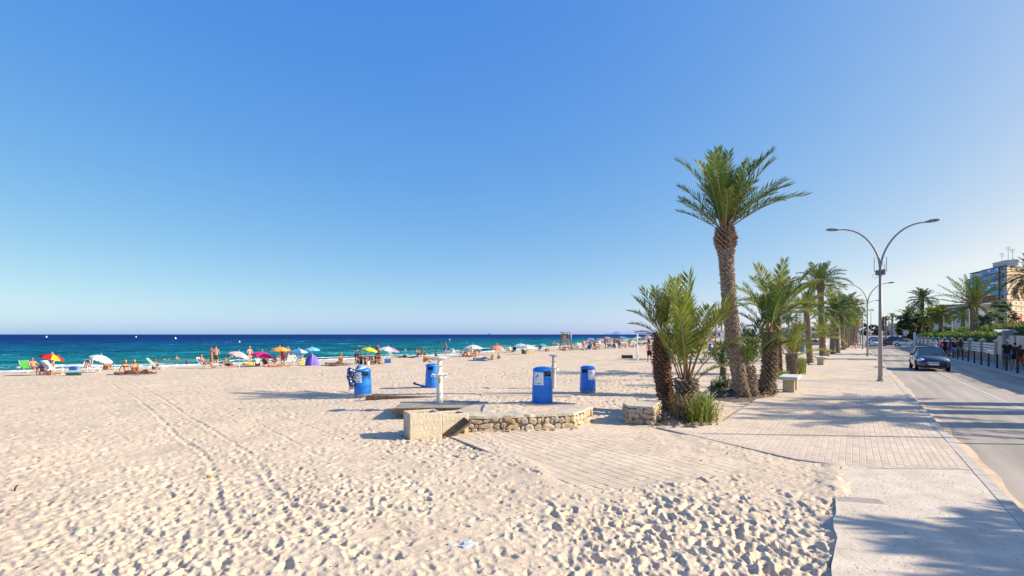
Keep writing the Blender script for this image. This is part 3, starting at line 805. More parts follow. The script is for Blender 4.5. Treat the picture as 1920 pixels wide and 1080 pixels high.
# raised concrete floor that carries the front shower and a bin
M_floor = mat('sandy_concrete', (.55, .45, .34), .9, var=.3, vscale=1.0, bump=.5, bscale=18, color2=(.40, .33, .25))
fl = MB()
fpoly = [ci[0], ci[1], ci[2], ci[3], (1.75, 14.75), (.9, 15.3), (-.2, 15.0), (-1.0, 14.6), (-1.55, 13.0)]
fl.prism(fpoly, -.2, DZ - .005)
tag(fl.build('shower_floor', M_floor), kind='structure')
M_rust = mat('wet_timber', (.20, .115, .05), .75, var=.55, vscale=9, bump=.6, bscale=30, color2=(.07, .045, .03))
M_deckt = mat('grey_boards', (.36, .32, .27), .8, var=.35, vscale=3, bump=.4, bscale=30)
deck = thing('shower_deck', 'grey boarded deck with rusty brown edge under the white shower', 'deck', (-3.1, 14.0, .13), R(4))
nb_ = 6; dw = .235
for i in range(nb_):
    b = MB(); x1 = 2.95 - i * .12 + .1 * math.sin(i * 2.3); b.box(x1 / 2, i * dw + dw / 2, .115, x1, dw - .012, .045, ch=.006)
    b.build('plank', M_deckt, deck)
b = MB(); b.box(1.2, -.025, .06, 2.45, .045, .15, ch=.01); b.box(.022, .7, .05, .045, 1.35, .11, ch=.01)
b.build('edge_beam', M_rust, deck)
b = MB(); b.box(1.75, .8, -.02, .9, .9, .2); b.build('footing', M_conc, deck)
b = MB(); b.box(0, 0, 0, 2.35, .22, .14, ch=.02)
x, y, z = P(755, 747)
tag(b.build('timber_beam', M_rust, None, loc=(x, y, z + .01), rot=(0, R(1.5), R(3))), 'brown timber beam lying in the sand right of the leftmost bin', 'beam')
b = MB(); b.prism([(-1.6, -.6), (1.5, -.75), (1.7, .5), (.3, .95), (-1.5, .7)], -.2, [.02, .03, .0, -.02, .01]); 
x, y, z = P(985, 741); z -= .05
tag(b.build('sandy_slab', mat('sandy_slab', (.52, .42, .31), .95, var=.2, vscale=2, bump=.4), None, loc=(x, y, z + .06), rot=(0, 0, R(4))), 'sand coloured concrete slab between the white shower and the middle bins', 'slab')

# ------------------------------------------------------------------ bins
M_bin = mat('bin_blue', (.010, .20, .74), .42, var=.14, vscale=5, spec=.5)
M_black = mat('dark_void', (.012, .012, .014), .6)
M_white = mat('white_paint', (.80, .80, .78), .5, var=.06, vscale=8)
M_ink = mat('print_ink', (.06, .06, .08), .7)
M_grey = mat('grey_base', (.36, .35, .33), .8, var=.3, vscale=9)
M_sticker = mat('sticker_white', (.82, .83, .84), .45)
def bin_(px, py, label, slot_az, sign_az, z=None, band=True, base=True, sc=1.0, sign=True, ring=False):
    if z is None: x, y, z = P(px, py)
    else: x, y = G(px, py, z)
    y += .28
    o = thing('litter_bin', label, 'bin', (x, y, z - .02), 0, 'blue litter bins on the beach'); o.scale = (sc, sc, sc)
    h = 1.06
    z0 = .10 if base else .02
    rad = lambda zz: .30 - .045 * (zz / h)
    b = MB(); b.lathe([(.295, z0), (.302, z0 + .02), (.30, .3), (.288, .6), (.272, .80)], 28, cap=False)
    # upper ring with the opening left out
    zs_ = (.80, .93); nA = 48; hw = .17
    for i in range(nA):
        a0 = 2 * PI * i / nA; a1 = 2 * PI * (i + 1) / nA
        am = (a0 + a1) / 2
        dlt = (am - slot_az + PI) % (2 * PI) - PI
        if abs(dlt) < .42: continue
        v = []
        for a in (a0, a1):
            for zz, rr_ in ((.80, .272), (.93, .266)): v.append((math.cos(a) * rr_, math.sin(a) * rr_, zz))
        b.add(v, [(0, 2, 3, 1)])
    b.lathe([(.266, .93), (.268, .95)], 28, cap=False)
    b.build('body', M_bin, o, smooth=True)
    b = MB(); b.lathe([(.286, .945), (.288, .965), (.27, 1.005), (.20, 1.045), (.10, 1.062), (.0, 1.065)], 28); lid = b.build('lid', M_bin, o, smooth=True)
    b = MB(); b.lathe([(.25, .74), (.25, .945)], 20); b.build('liner', M_black, o, smooth=True)
    # frame round the opening
    b = MB(); R0 = .277
    for zz in (.795, .932):
        b.tube([(math.cos(slot_az + t) * R0, math.sin(slot_az + t) * R0, zz) for t in np.linspace(-.44, .44, 9)], .008, 5)
    for t in (-.43, .43):
        b.tube([(math.cos(slot_az + t) * R0, math.sin(slot_az + t) * R0, zz) for zz in (.795, .932)], .008, 5)
    b.build('slot_frame', M_bin, o)
    if base:
        b = MB(); b.lathe([(.27, -.06), (.285, .0), (.285, .09), (.30, .10), (.312, .105), (.312, .125), (.303, .13)], 24); b.build('base', M_grey, o, smooth=True)
    if sign:
        b = MB(); zc, hh, ww = .73, .36, .42
        n_ = 6; v = []
        for i in range(n_ + 1):
            a = sign_az + (i / n_ - .5) * ww / .28 * .72
            for zz in (zc - hh / 2, zc + hh / 2):
                r_ = np.interp(zz, [.3, .6, .8, .95], [.30, .288, .272, .266]) + .006; v.append((math.cos(a) * r_, math.sin(a) * r_, zz))
        b.add(v, [(2 * i, 2 * i + 2, 2 * i + 3, 2 * i + 1) for i in range(n_)])
        sg = b.build('sign', M_sticker, o)
        def mark(nm, *qs):
            b = MB()
            for u0, u1, q0, q1, sl in qs:
                v = []
                for u, q in ((u0, q0), (u1, q0 + sl), (u1, q1 + sl), (u0, q1)):
                    a = sign_az + u / .28 * .72 * ww; zz = zc + q * hh; r_ = np.interp(zz, [.3, .6, .8, .95], [.30, .288, .272, .266]) + .0095
                    v.append((math.cos(a) * r_, math.sin(a) * r_, zz))
                b.add(v, [(0, 1, 2, 3)])
            b.build(nm, M_ink, sg)
        mark('symbol', (-.28, -.22, -.02, .22, 0)); mark('symbol', (-.22, .0, .16, .24, .1)); mark('symbol', (-.1, .02, .1, .18, .1))
        for q in ((-.2, .3, .0, .03, 0), (-.25, .28, -.06, -.03, 0), (-.25, .3, -.12, -.095, 0)): mark('text_line', q)
        for q in ((-.3, -.12, -.4, -.36, 0), (.0, .1, -.43, -.33, 0), (.15, .34, -.4, -.36, 0)): mark('small_logo', q)
    if ring:
        b = MB(); v = []
        for i in range(24):
            a = 2 * PI * i / 24
            for r0 in (.055, .085):
                az = sign_az + math.cos(a) * r0 / .29; v.append((math.cos(az) * .299, math.sin(az) * .299, .58 + math.sin(a) * r0))
        b.add(v, [(2 * i, (2 * i + 2) % 48, (2 * i + 3) % 48, 2 * i + 1) for i in range(24) if i % 8 != 0])
        b.build('round_symbol', M_sticker, o)
    return o
b1 = bin_(676, 746, 'blue litter bin with clothes hung over its left side', R(-58), R(-112), sc=.98)
b2 = bin_(809, 729, 'blue litter bin partly hidden behind the white shower', R(-100), R(-75), sign=False, ring=True, base=False)
b3 = bin_(1018, 757, 'dark side of a blue litter bin standing on the stone wall floor', R(-57), R(-118), z=DZ, base=False, sc=.96)
b4 = bin_(1104, 738, 'blue litter bin right of the others with its slot at left', R(-128), R(-62))
x, y = G(1333, 658, -.1)
b5 = copy_tree(b4, (x, y + .2, zb(x, y)), label='small distant blue bin on the sand seen between the palms')
x, y = G(1506, 660, -.05)
b6 = copy_tree(b4, (x, y + .2, zb(x, y)), R(30), label='distant blue bin half hidden behind the palm trunks by the promenade')
# clothes on the left bin
def cloth(name, pts_fn, nu, nv, m, label, cat, loc):
    b = MB(); v = [pts_fn(i / nu, j / nv) for i in range(nu + 1) for j in range(nv + 1)]
    b.add(v, [(i * (nv + 1) + j, (i + 1) * (nv + 1) + j, (i + 1) * (nv + 1) + j + 1, i * (nv + 1) + j + 1) for i in range(nu) for j in range(nv)])
    o = b.build(name, m, None, smooth=True, loc=loc)
    md = o.modifiers.new('thick', 'SOLIDIFY'); md.thickness = .008
    return tag(o, label, cat)
def print_cloth(name, c1, c2, sc=14):
    m = mat(name, c1, .9); n = m.node_tree.nodes; L = m.node_tree.links
    tc = n.new('ShaderNodeTexCoord'); vo = n.new('ShaderNodeTexVoronoi'); vo.inputs['Scale'].default_value = sc
    cr = n.new('ShaderNodeValToRGB'); cr.color_ramp.interpolation = 'CONSTANT'; cr.color_ramp.elements[0].color = (*c2, 1); cr.color_ramp.elements[1].color = (*c1, 1); cr.color_ramp.elements[1].position = .34
    L.new(tc.outputs['Object'], vo.inputs['Vector']); L.new(vo.outputs['Distance'], cr.inputs[0]); L.new(cr.outputs[0], n['Principled BSDF'].inputs['Base Color']); return m
bx, by, bz = b1.location
cloth('hanging_shirt', lambda u, v: ((-.46 + .28 * u + .05 * math.sin(v * 9)), -.20 - .05 * math.sin(u * 6) - .1 * math.sin(u * 3.1) + .02 * math.sin(v * 12 + u * 4), .42 + .62 * v + .03 * math.sin(u * 7) - (.18 * (1 - u) if v < .3 else 0)), 10, 12,
      print_cloth('patterned_cloth', (.02, .03, .12), (.75, .72, .75), 13), 'dark blue and white patterned shirt hanging down the left side of the bin', 'shirt', (bx, by, bz))
cloth('hanging_towel', lambda u, v: ((-.54 + .17 * u), -.02 - .12 * u + .02 * math.sin(v * 8), .60 + .40 * v + .04 * math.sin(u * 5)), 6, 8, mat('blue_cloth', (.03, .17, .42), .9), 'plain blue cloth hanging behind the patterned shirt on the bin', 'cloth', (bx, by, bz))
capm = MB(); capm.lathe([(.0, .13), (.06, .125), (.10, .09), (.115, .03), (.115, .0)][::-1], 14); 
capo = thing('sun_hat', 'blue and white sun hat lying on the lid of the leftmost bin', 'hat', (bx - .08, by - .05, bz + 1.02))
capm.build('crown', mat('hat_blue', (.10, .25, .5), .9), capo, smooth=True)
capb = MB(); capb.lathe([(.105, .02), (.19, .0), (.20, -.015)], 16, cap=False); capb.build('brim', M_white, capo, smooth=True)
capo.rotation_euler = (.1, -.2, 0)
# blue footboard at the second bin
pb = MB(); pb.box(0, 0, 0, .72, .22, .05, ch=.012); pb.box(-.33, 0, .035, .05, .22, .07, ch=.01)
x, y, z = P(790, 727)
tag(pb.build('foot_board', mat('board_blue', (.012, .06, .26), .45), None, loc=(x, y + .1, z + .08), rot=(0, R(14), R(-6))), 'dark blue board lying tilted on the sand left of the hidden bin', 'board')

# ------------------------------------------------------------------ foot showers
M_shw = mat('shower_white', (.78, .76, .70), .45, var=.12, vscale=7)
M_shg = mat('shower_grey', (.50, .49, .46), .5, var=.2, vscale=7)
M_steel = mat('steel', (.5, .5, .5), .3, metal=.9)
def shower(px, py, h, label, m, z=None, prints=False):
    if z is None: x, y, z = P(px, py)
    else: x, y = G(px, py, z)
    o = thing('beach_shower', label, 'shower', (x, y, z), R(12), 'beach showers')
    r = .085
    b = MB(); b.lathe([(r * 1.02, -.1), (r, .5), (r * .98, h * .66), (r * .82, h * .67), (r * .80, h - .10), (r * .8, h - .09)], 20); b.build('column', m, o, smooth=False)
    b = MB(); b.lathe([(r * .8, h - .10), (.17, h - .065), (.205, h - .035), (.205, h - .012), (.15, h), (.0, h + .004)], 22); b.build('top_plate', m, o, smooth=False)
    zc = h * .615
    b = MB(); b.box(0, 0, zc, .44, .16, .035, ch=.012); b.box(0, 0, zc + .001, .17, .36, .031, ch=.01); b.lathe([(r * 1.03, zc - .05), (r * 1.25, zc - .02), (r * 1.25, zc + .02), (r * 1.0, zc + .06)], 18); b.build('cross_tray', m, o)
    for s in (-1, 1):
        b = MB(); b.tube([(s * .17, 0, zc - .02), (s * .17, -.03, zc - .07), (s * .17, -.05, zc - .10)], [.022, .024, .018], 8); b.lathe([(.03, zc - .05), (.03, zc - .02)], 8, (s * .17, 0, 0)); b.build('tap', M_steel if not prints else M_shg, o)
    b = MB(); b.box(-.0, -.05, zc - .16, .06, .1, .16, ch=.01); b.build('bracket', mat('worn_metal', (.42, .36, .28), .6, var=.4, vscale=8), o)
    if prints:
        b = MB(); b.box(.035, -.075, h * .84, .05, .03, .13); b.box(-.03, -.075, h * .74, .06, .03, .12); b.build('notice', mat('notice_brown', (.22, .17, .14), .7, var=.4, vscale=30), o)
    else:
        b = MB(); b.box(.05, -.07, h * .80, .035, .02, .035); b.build('button', M_steel, o)
    return o
shower(824, 755, 1.30, 'white beach shower column standing on the grey deck', M_shw, z=.27)
shower(1038, 729, 1.42, 'grey beach shower column behind the middle blue bin', M_shg)

# ------------------------------------------------------------------ planter wall at the palm pair
pw = thing('planter_wall', 'low rough stone planter wall at the foot of the palm pair', 'planter wall')
q = [G(1186, 795), G(1228, 795), G(1240, 772), G(1262, 756)]
qa, qb, qc = G(1177, 793, 0), G(1226, 796, 0), G(1258, 765, 0)
h_ = .40
inn = [qa, qb, (qb[0] + .55, qb[1] + 1.3), (qb[0] + .1, qb[1] + 1.5), (qa[0] - .02, qa[1] + .55)]
cc = (sum(p[0] for p in inn) / 5, sum(p[1] for p in inn) / 5)
b = MB(); b.prism([(cc[0] + (p[0] - cc[0]) * .9, cc[1] + (p[1] - cc[1]) * .9) for p in inn], -.2, h_ - .02); b.build('mortar_core', M_mortar, pw)
b = MB(); b.prism([(cc[0] + (p[0] - cc[0]) * .985, cc[1] + (p[1] - cc[1]) * .985) for p in inn], h_ - .02, [h_ + .03, h_ + .025, h_ + .03, h_ + .02, h_ + .03]); b.build('coping', M_conc, pw)
for i in range(5):
    stone_facing(pw, inn[i], inn[(i + 1) % 5], -.05, h_ - .02, 20 + i, .16)
# sandy soil of the palm bed and the mound round the tall palm
def mound(name, pts, hgt, m, z0=-.05, seed=1):
    r_ = random.Random(seed); cx = sum(p[0] for p in pts) / len(pts); cy = sum(p[1] for p in pts) / len(pts)
    n = len(pts); b = MB(); v = [(cx, cy, z0 + hgt)]; f = []
    rings = ((.3, .97), (.55, .8), (.8, .45), (1.0, .12), (1.12, -.25))
    for k, (s, hh) in enumerate(rings):
        for i in range(n * 3):
            t = i / 3; a = pts[int(t) % n]; c = pts[(int(t) + 1) % n]; u = t - int(t)
            x = a[0] * (1 - u) + c[0] * u; y = a[1] * (1 - u) + c[1] * u
            v.append((cx + (x - cx) * s * r_.uniform(.96, 1.04), cy + (y - cy) * s * r_.uniform(.96, 1.04), z0 + hgt * hh + r_.uniform(-.025, .025)))
    N = n * 3
    for i in range(N): f.append((0, 1 + i, 1 + (i + 1) % N))
    for k in range(len(rings) - 1):
        for i in range(N): f.append((1 + k * N + i, 1 + (k + 1) * N + i, 1 + (k + 1) * N + (i + 1) % N, 1 + k * N + (i + 1) % N))
    b.add(v, f); return tag(b.build(name, m, smooth=True), kind='structure')
M_soil = mat('bed_sand', (.47, .37, .26), .95, var=.35, vscale=5, bump=.5, bscale=30)
M_soil2 = mat('dark_soil', (.20, .155, .115), .95, var=.5, vscale=6, bump=.6, bscale=30)
mound('planting_bed', [G(1228, 800), G(1290, 802), G(1350, 796), G(1352, 776), G(1310, 755), G(1250, 752)], .12, M_soil, seed=2)
mound('soil_mound', [G(1330, 744), G(1375, 750), G(1430, 748), G(1462, 742), G(1462, 728), G(1430, 712), G(1375, 710), G(1332, 722)], .26, M_soil2, seed=3)
# pebbles, dry husks and bits of leaf on the mound
def litter(name, pts, n, m, s0, s1, z0, seed, cone=True):
    r_ = random.Random(seed); b = MB(); xs = [p[0] for p in pts]; ys = [p[1] for p in pts]
    while len(b.f) < n * 4:
        x, y = r_.uniform(min(xs), max(xs)), r_.uniform(min(ys), max(ys))
        if not inpoly(np.array([x]), np.array([y]), pts)[0]: continue
        s = r_.uniform(s0, s1); an = r_.uniform(0, 3.14); c, d = math.cos(an) * s, math.sin(an) * s
        z = z0 + r_.uniform(-.01, .05); t = r_.uniform(.2, 1.0)
        b.add([(x + c, y + d, z), (x - d * t, y + c * t, z + r_.uniform(-.2, .4) * s), (x - c, y - d, z), (x + d * t, y - c * t, z), (x, y, z + s * .7)], [(0, 1, 4), (1, 2, 4), (2, 3, 4), (3, 0, 4)])
    return tag(b.build(name, m), kind='stuff')
mp_ = [G(1335, 745), G(1430, 750), G(1460, 740), G(1450, 720), G(1380, 714), G(1340, 725)]
litter('pebbles', mp_, 420, mat('pebble', (.42, .38, .33), .9, var=.6, vscale=14), .02, .06, .08, 4)
litter('dry_husks', mp_, 260, mat('dry_husk', (.13, .085, .05), .9, var=.5, vscale=9), .05, .16, .10, 5)
litter('bed_debris', [G(1228, 800), G(1290, 804), G(1352, 796), G(1345, 776), G(1310, 758), G(1250, 755)], 300, mat('dry_straw', (.30, .22, .13), .9, var=.5, vscale=9), .03, .11, -.0, 6)

# ------------------------------------------------------------------ palms
M_frond = mat('frond_green', (.125, .185, .034), .58, objvar=.36, spec=.3, trans=.24)
M_frond2 = mat('frond_yellow_green', (.235, .27, .045), .58, objvar=.34, spec=.3, trans=.25)
M_frondd = mat('frond_dark', (.06, .11, .026), .45, objvar=.25, spec=.4, trans=.18)
M_rachis = mat('rachis', (.30, .25, .09), .55, objvar=.2)
M_petiole = mat('petiole', (.30, .17, .07), .6, objvar=.2)
M_dry = mat('dry_frond', (.24, .16, .075), .8, objvar=.25, trans=.15)
M_trunk = mat('palm_trunk', (.15, .105, .075), .95, var=.45, vscale=9, bump=.5, bscale=30, color2=(.085, .06, .045))
M_stub = mat('leaf_stub', (.43, .34, .26), .95, var=.5, vscale=12, bump=.5, bscale=30, color2=(.17, .115, .08))
M_trunkr = mat('palm_trunk_red', (.23, .12, .075), .95, var=.5, vscale=9, bump=.5, bscale=30, color2=(.09, .05, .035))
M_stubr = mat('leaf_stub_red', (.33, .19, .12), .95, var=.5, vscale=12, bump=.5, bscale=30, color2=(.14, .07, .05))
FR = {}
def frond_mesh(elev, droop, seed, pairs=46, lw=.0145, ll=.2, pet=.16, green=None):
    """unit-length frond in local +X: arching rachis and two rows of stiff folded leaflets"""
    key = (elev, droop, seed, pairs, lw, ll, pet)
    if key in FR: return FR[key]
    r_ = random.Random(str(key)); b = MB(); n = 12
    pts = []; p = Vector((0, 0, 0)); th = R(elev)
    side = 0; curl = r_.uniform(-.14, .14)
    tang = []
    for i in range(n + 1):
        t = i / n
        an = th - R(droop) * t ** 1.5
        d = Vector((math.cos(an) * math.cos(curl * t), math.cos(an) * math.sin(curl * t), math.sin(an)))
        pts.append(p.copy()); tang.append(d); p = p + d / n
    rad = [.014 * (1 - .85 * (i / n)) + .0015 for i in range(n + 1)]
    b.tube(pts[:4], rad[:4], 5, 1, cap=False, W=(0, 1, 0), asp=.6); b.tube(pts[3:], rad[3:], 4, 0 if False else 2, cap=False, W=(0, 1, 0), asp=.7)
    for k in range(pairs):
        t = pet + (1 - pet) * (k + .5) / pairs
        f = t * n; i = min(n - 1, int(f)); u = f - i
        c = pts[i] * (1 - u) + pts[i + 1] * u; T = (tang[i] * (1 - u) + tang[i + 1] * u).normalized()
        S = Vector((0, 0, 1)).cross(T); S = S.normalized() if S.length > .05 else Vector((0, 1, 0)); U = T.cross(S).normalized()
        tl = (t - pet) / (1 - pet)
        L = 1.08 * ll * (.45 + .75 * math.sin(PI * min(1, .12 + tl * .80))) * r_.uniform(.85, 1.1)
        fw = .55 + .9 * tl          # how far leaflets point towards the tip
        for s in (-1, 1):
            up = r_.uniform(.15, .95) * (1 - .25 * tl)
            d = (S * s + T * fw * r_.uniform(.75, 1.3) + U * up).normalized()
            m1 = c + d * L * .45 + Vector((0, 0, -.004)); tip = c + d * L + Vector((0, 0, -.10 * L * r_.uniform(.3, 1.8)))
            W_ = d.cross(U).normalized() if abs(d.dot(U)) < .98 else T
            W_ = (W_ * r_.uniform(.6, 1) + U * r_.uniform(-.5, .5)).normalized() * lw * .66 * r_.uniform(.8, 1.15)
            b.add([c, m1 + W_, tip, m1 - W_], [(0, 1, 2, 3)], 0)
    me = b.mesh('frond', [M_frond, M_petiole, M_rachis]); FR[key] = me
    return me
def trunk_build(parent, base, top, r0, r1, bulge=0, mats=None, dens=1.0, seed=1, curve=.06, stub=1.0, flare=.35):
    r_ = random.Random(seed); b = MB(); n = 10
    base = Vector(base); top = Vector(top); H_ = (top - base).length
    side = (top - base); side.z = 0
    def pos(t): return base.lerp(top, t) + Vector((curve * H_ * math.sin(PI * t), 0, 0))
    def rad(t):
        r = r0 * (1 - t) + r1 * t
        r *= 1 + flare * max(0, 1 - t * H_ / .35) ** 2
        if bulge: r *= 1 + bulge * math.exp(-((t - .93) / .075) ** 2)
        return r
    b.tube([pos(i / n) for i in range(n + 1)], [rad(i / n) * .93 for i in range(n + 1)], 12, 0)
    mean = (r0 + r1) / 2
    sp = .105 * (mean / .25) ** .6 / dens
    rows = max(4, int(H_ / (sp * .62))); cols = max(6, int(2 * PI * mean / (sp * 1.15)))
    for i in range(rows):
        t = (i + .5) / rows; c = pos(t); r = rad(t)
        for j in range(cols):
            a = 2 * PI * (j + .5 * (i % 2)) / cols + i * .09 + r_.uniform(-.07, .07)
            o_ = Vector((math.cos(a), math.sin(a), 0)); s = Vector((-math.sin(a), math.cos(a), 0)); up = Vector((0, 0, 1))
            w_ = sp * .62 * r_.uniform(.8, 1.15); hh = sp * .55 * r_.uniform(.7, 1.3); out = (.045 + .035 * r_.random()) * stub * (1 + 1.2 * (bulge > 0) * math.exp(-((t - .93) / .06) ** 2))
            p0_ = c + o_ * r * .93
            b.add([p0_ - s * w_ - up * hh * .2, p0_ + s * w_ - up * hh * .2, p0_ + s * w_ * .75 + up * hh + o_ * out, p0_ - s * w_ * .75 + up * hh + o_ * out, p0_ + up * (hh * 1.5), p0_ - up * hh],
                  [(5, 1, 2, 3), (5, 3, 0), (3, 2, 4), (5, 0, 1) , (1, 4, 2), (0, 3, 4)], 1)
    return b.build('trunk', list(mats or (M_trunk, M_stub)), parent)
def crown_build(root, apex, n, L, seed, el0=82, el1=-5, dr0=25, dr1=75, wind=0.0, fm=None, pairs=46, lw=.0145, ll=.2, az_list=None, rim=.12, dry=0, lenvar=.12, pet=.16):
    r_ = random.Random(seed)
    for i in range(n):
        t = (i + .5) / n
        az = i * 2.39996 + r_.uniform(-.2, .2)
        el = el0 + (el1 - el0) * t ** .9 + r_.uniform(-7, 7); dr = dr0 + (dr1 - dr0) * t + r_.uniform(-8, 8)
        if az_list: az, el, dr, k = az_list[i]; az = R(az)
        else: k = 1.0
        if wind: az = math.atan2(math.sin(az), math.cos(az) + wind * (.4 + t))
        e = int(round(el / 12.0) * 12); d = int(round(dr / 18.0) * 18)
        me = frond_mesh(e, d, r_.randrange(3), pairs, lw, ll, pet)
        mm = fm or M_frond
        if dry and i >= n - dry: mm = M_dry
        s = L * k * r_.uniform(1 - lenvar, 1 + lenvar) * (.8 + .2 * min(1, t * 3) if not az_list else 1)
        o = link('frond', me, root, loc=(apex[0] + math.cos(az) * rim * t, apex[1] + math.sin(az) * rim * t, apex[2] - .25 * t * rim / .12 * .6), rot=(r_.uniform(-.12, .12), 0, az), sc=(s, s, s))
        o.material_slots[0].link = 'OBJECT'; o.material_slots[0].material = mm
def palm(bx, by, tx, ty, r0, r1, n, Lpx, label, group=None, seed=1, z=0.0, mats=None, bulge=0, D=None, curve=0.0, stub=1.0, dens=1.0, squeeze=1.0, squeeze_all=True, flare=.35, **kw):
    if D is None: D = (CAMH - z) * F / (by - HZ)
    X0 = (bx - 960) / F * D; X1 = (tx - 960) / F * D; zt = CAMH + (HZ - ty) / F * D
    root = thing('palm_tree', label, 'palm tree', (X0, D, z - .05), 0, group)
    if kw.get('az_list') and squeeze != 1: kw['az_list'] = [(a_, e_, d_, k_ * (squeeze if e_ < 62 and (squeeze_all or abs((a_ + 90) % 360 - 90) > 60) else 1)) for a_, e_, d_, k_ in kw['az_list']]
    top = (X1 - X0, 0, zt - z + .05)
    trunk_build(root, (0, 0, 0), top, r0, r1, bulge, mats, seed=seed, curve=curve, stub=stub, dens=dens, flare=flare)
    crown_build(root, top, n, Lpx / F * D, seed, **kw)
    return root
GP = 'palms along the promenade'
# the palm pair in the planter
palm(1256, 770, 1243, 625, .155, .185, 11, 98, 'leaning palm with shaggy red brown trunk behind the stone planter', seed=3, squeeze=.8, mats=(M_trunkr, M_stubr), curve=-.05, stub=2.0,
     az_list=[(170, 80, 25, .9), (200, 66, 20, 1.0), (150, 60, 25, 1.05), (185, 50, 35, .95), (20, 82, 20, 1.0), (100, 75, 25, 1.05), (260, 72, 30, .9), (165, 38, 35, .8), (320, 80, 25, .9), (60, 70, 25, 1.0), (190, 25, 30, .6)], rim=.1, pairs=42, lw=.0155, ll=.23, pet=.22, fm=M_frond2)
pr = palm(1290, 776, 1286, 712, .20, .24, 15, 182, 'short bushy palm with long upright bright green fronds above the planter', seed=5, squeeze=.85, mats=(M_trunk, M_stub), stub=2.2,
     az_list=[(170, 86, 10, .95), (20, 86, 8, 1.0), (90, 80, 15, .98), (270, 82, 12, .9), (200, 80, 15, .93), (340, 78, 20, 1.02), (130, 76, 16, .95), (40, 72, 30, 1.0), (240, 74, 20, .85), (300, 72, 30, .9), (5, 70, 45, .93), (0, 58, 50, .9), (180, 76, 22, .85), (215, 70, 30, .7), (320, 50, 60, .6)], rim=.14, pairs=46, lw=.0135, ll=.20, pet=.3, fm=M_frond2)
# tall palm
palm(1393, 745, 1359, 428, .235, .20, 30, 146, 'tallest palm with a thick scarred trunk and windswept crown', seed=7, bulge=.5, squeeze=.86, squeeze_all=False, flare=.08, curve=-.02,
     az_list=[(90, 84, 20, .95), (200, 80, 25, 1.0), (265, 84, 15, .85), (150, 72, 35, 1.0), (20, 74, 30, 1.1), (330, 66, 35, 1.1), (70, 68, 40, 1.0), (120, 78, 20, 1.05), (0, 54, 42, .98), (15, 46, 40, 1.0), (345, 40, 45, .95), (350, 50, 50, .92), (40, 58, 40, 1.0), (310, 46, 40, .8), (175, 46, 20, .9), (195, 40, 25, .92), (160, 36, 18, .78), (240, 60, 50, .8), (280, 70, 45, .7), (180, 58, 30, .9), (230, 74, 30, .95), (300, 78, 25, .95), (100, 66, 30, 1.0), (135, 82, 15, .9), (350, 82, 20, 1.0), (210, 66, 25, .95), (60, 80, 20, .95), (330, 76, 30, 1.05), (250, 62, 60, .7), (290, 55, 55, .75)],
     rim=.16, pairs=54, lw=.0125, ll=.165, pet=.2)
# heads of old leaf boots under the tall crown are part of the trunk mesh; small palms in the mound
palm(1408, 744, 1398, 688, .19, .24, 10, 92, 'small stubby palm with dark green fronds at the foot of the tall palm', seed=9, stub=1.8,
     az_list=[(100, 80, 20, 1.0), (20, 74, 25, 1.0), (170, 72, 25, .9), (60, 66, 30, 1.0), (330, 62, 30, .95), (200, 56, 30, .7), (280, 70, 30, .85), (0, 50, 40, .9), (140, 60, 35, .9), (240, 64, 35, .7)], rim=.12, pairs=40, lw=.018, ll=.26)
palm(1432, 741, 1441, 622, .205, .175, 14, 96, 'leaning dark palm in the mound beside the tall palm', seed=11, squeeze=.85, stub=2.2, curve=.06,
     az_list=[(90, 84, 15, 1.0), (10, 78, 30, 1.05), (170, 76, 25, 1.0), (200, 66, 30, .95), (150, 60, 30, 1.0), (330, 68, 35, 1.05), (50, 62, 40, 1.0), (0, 55, 40, 1.05), (280, 78, 30, .9), (240, 70, 35, .9), (185, 48, 40, .95), (210, 40, 50, .8), (20, 44, 55, .9), (345, 35, 60, .8), (260, 60, 50, .75), (120, 72, 30, 1.0), (310, 56, 60, .8)], rim=.14, pairs=46, lw=.014, ll=.2, pet=.24, fm=M_frond)
palm(1458, 700, 1454, 588, .21, .19, 17, 104, 'brown trunked palm with yellowish upright crown behind the leaning palm', seed=13, mats=(M_trunkr, M_stubr), stub=1.5,
     el0=86, el1=24, dr0=12, dr1=50, wind=.15, rim=.18, pairs=46, lw=.016, ll=.2, fm=M_frond2)
palm(1486, 702, 1484, 664, .19, .24, 12, 66, 'young low palm right of the brown trunked palm', seed=15, stub=1.8, el0=80, el1=25, dr0=20, dr1=50, wind=.25, rim=.14, pairs=34, lw=.02, ll=.26, fm=M_frond2)
palm(1355, 722, 1356, 690, .08, .10, 8, 58, 'slim young palm shoot left of the tall trunk', seed=17, el0=82, el1=40, dr0=15, dr1=40, rim=.06, pairs=30, lw=.022, ll=.26, fm=M_frondd)
# receding row
palm(1519, 680, 1512, 584, .19, .17, 20, 50, 'grey green palm with drooping fronds in front of the bushy row', GP, seed=21, el0=82, el1=-8, dr0=25, dr1=80, wind=.15, rim=.16, pairs=36, lw=.021, ll=.24)
palm(1543, 673, 1538, 528, .24, .2, 30, 46, 'second tallest promenade palm with full windswept crown', GP, seed=23, bulge=.3, el0=84, el1=-14, dr0=25, dr1=85, wind=.25, rim=.22, pairs=36, lw=.02, ll=.23)
palm(1541, 676, 1543, 632, .13, .13, 15, 38, 'young palm with arching fronds beside the second bench', GP, seed=25, el0=80, el1=10, dr0=25, dr1=75, rim=.12, pairs=30, lw=.025, ll=.26, fm=M_frond2)
palm(1560, 664, 1563, 582, .22, .22, 30, 34, 'dark palm with dense round crown in the middle of the row', GP, seed=27, el0=84, el1=-25, dr0=25, dr1=70, wind=.2, rim=.25, pairs=30, lw=.025, ll=.25, fm=M_frondd)
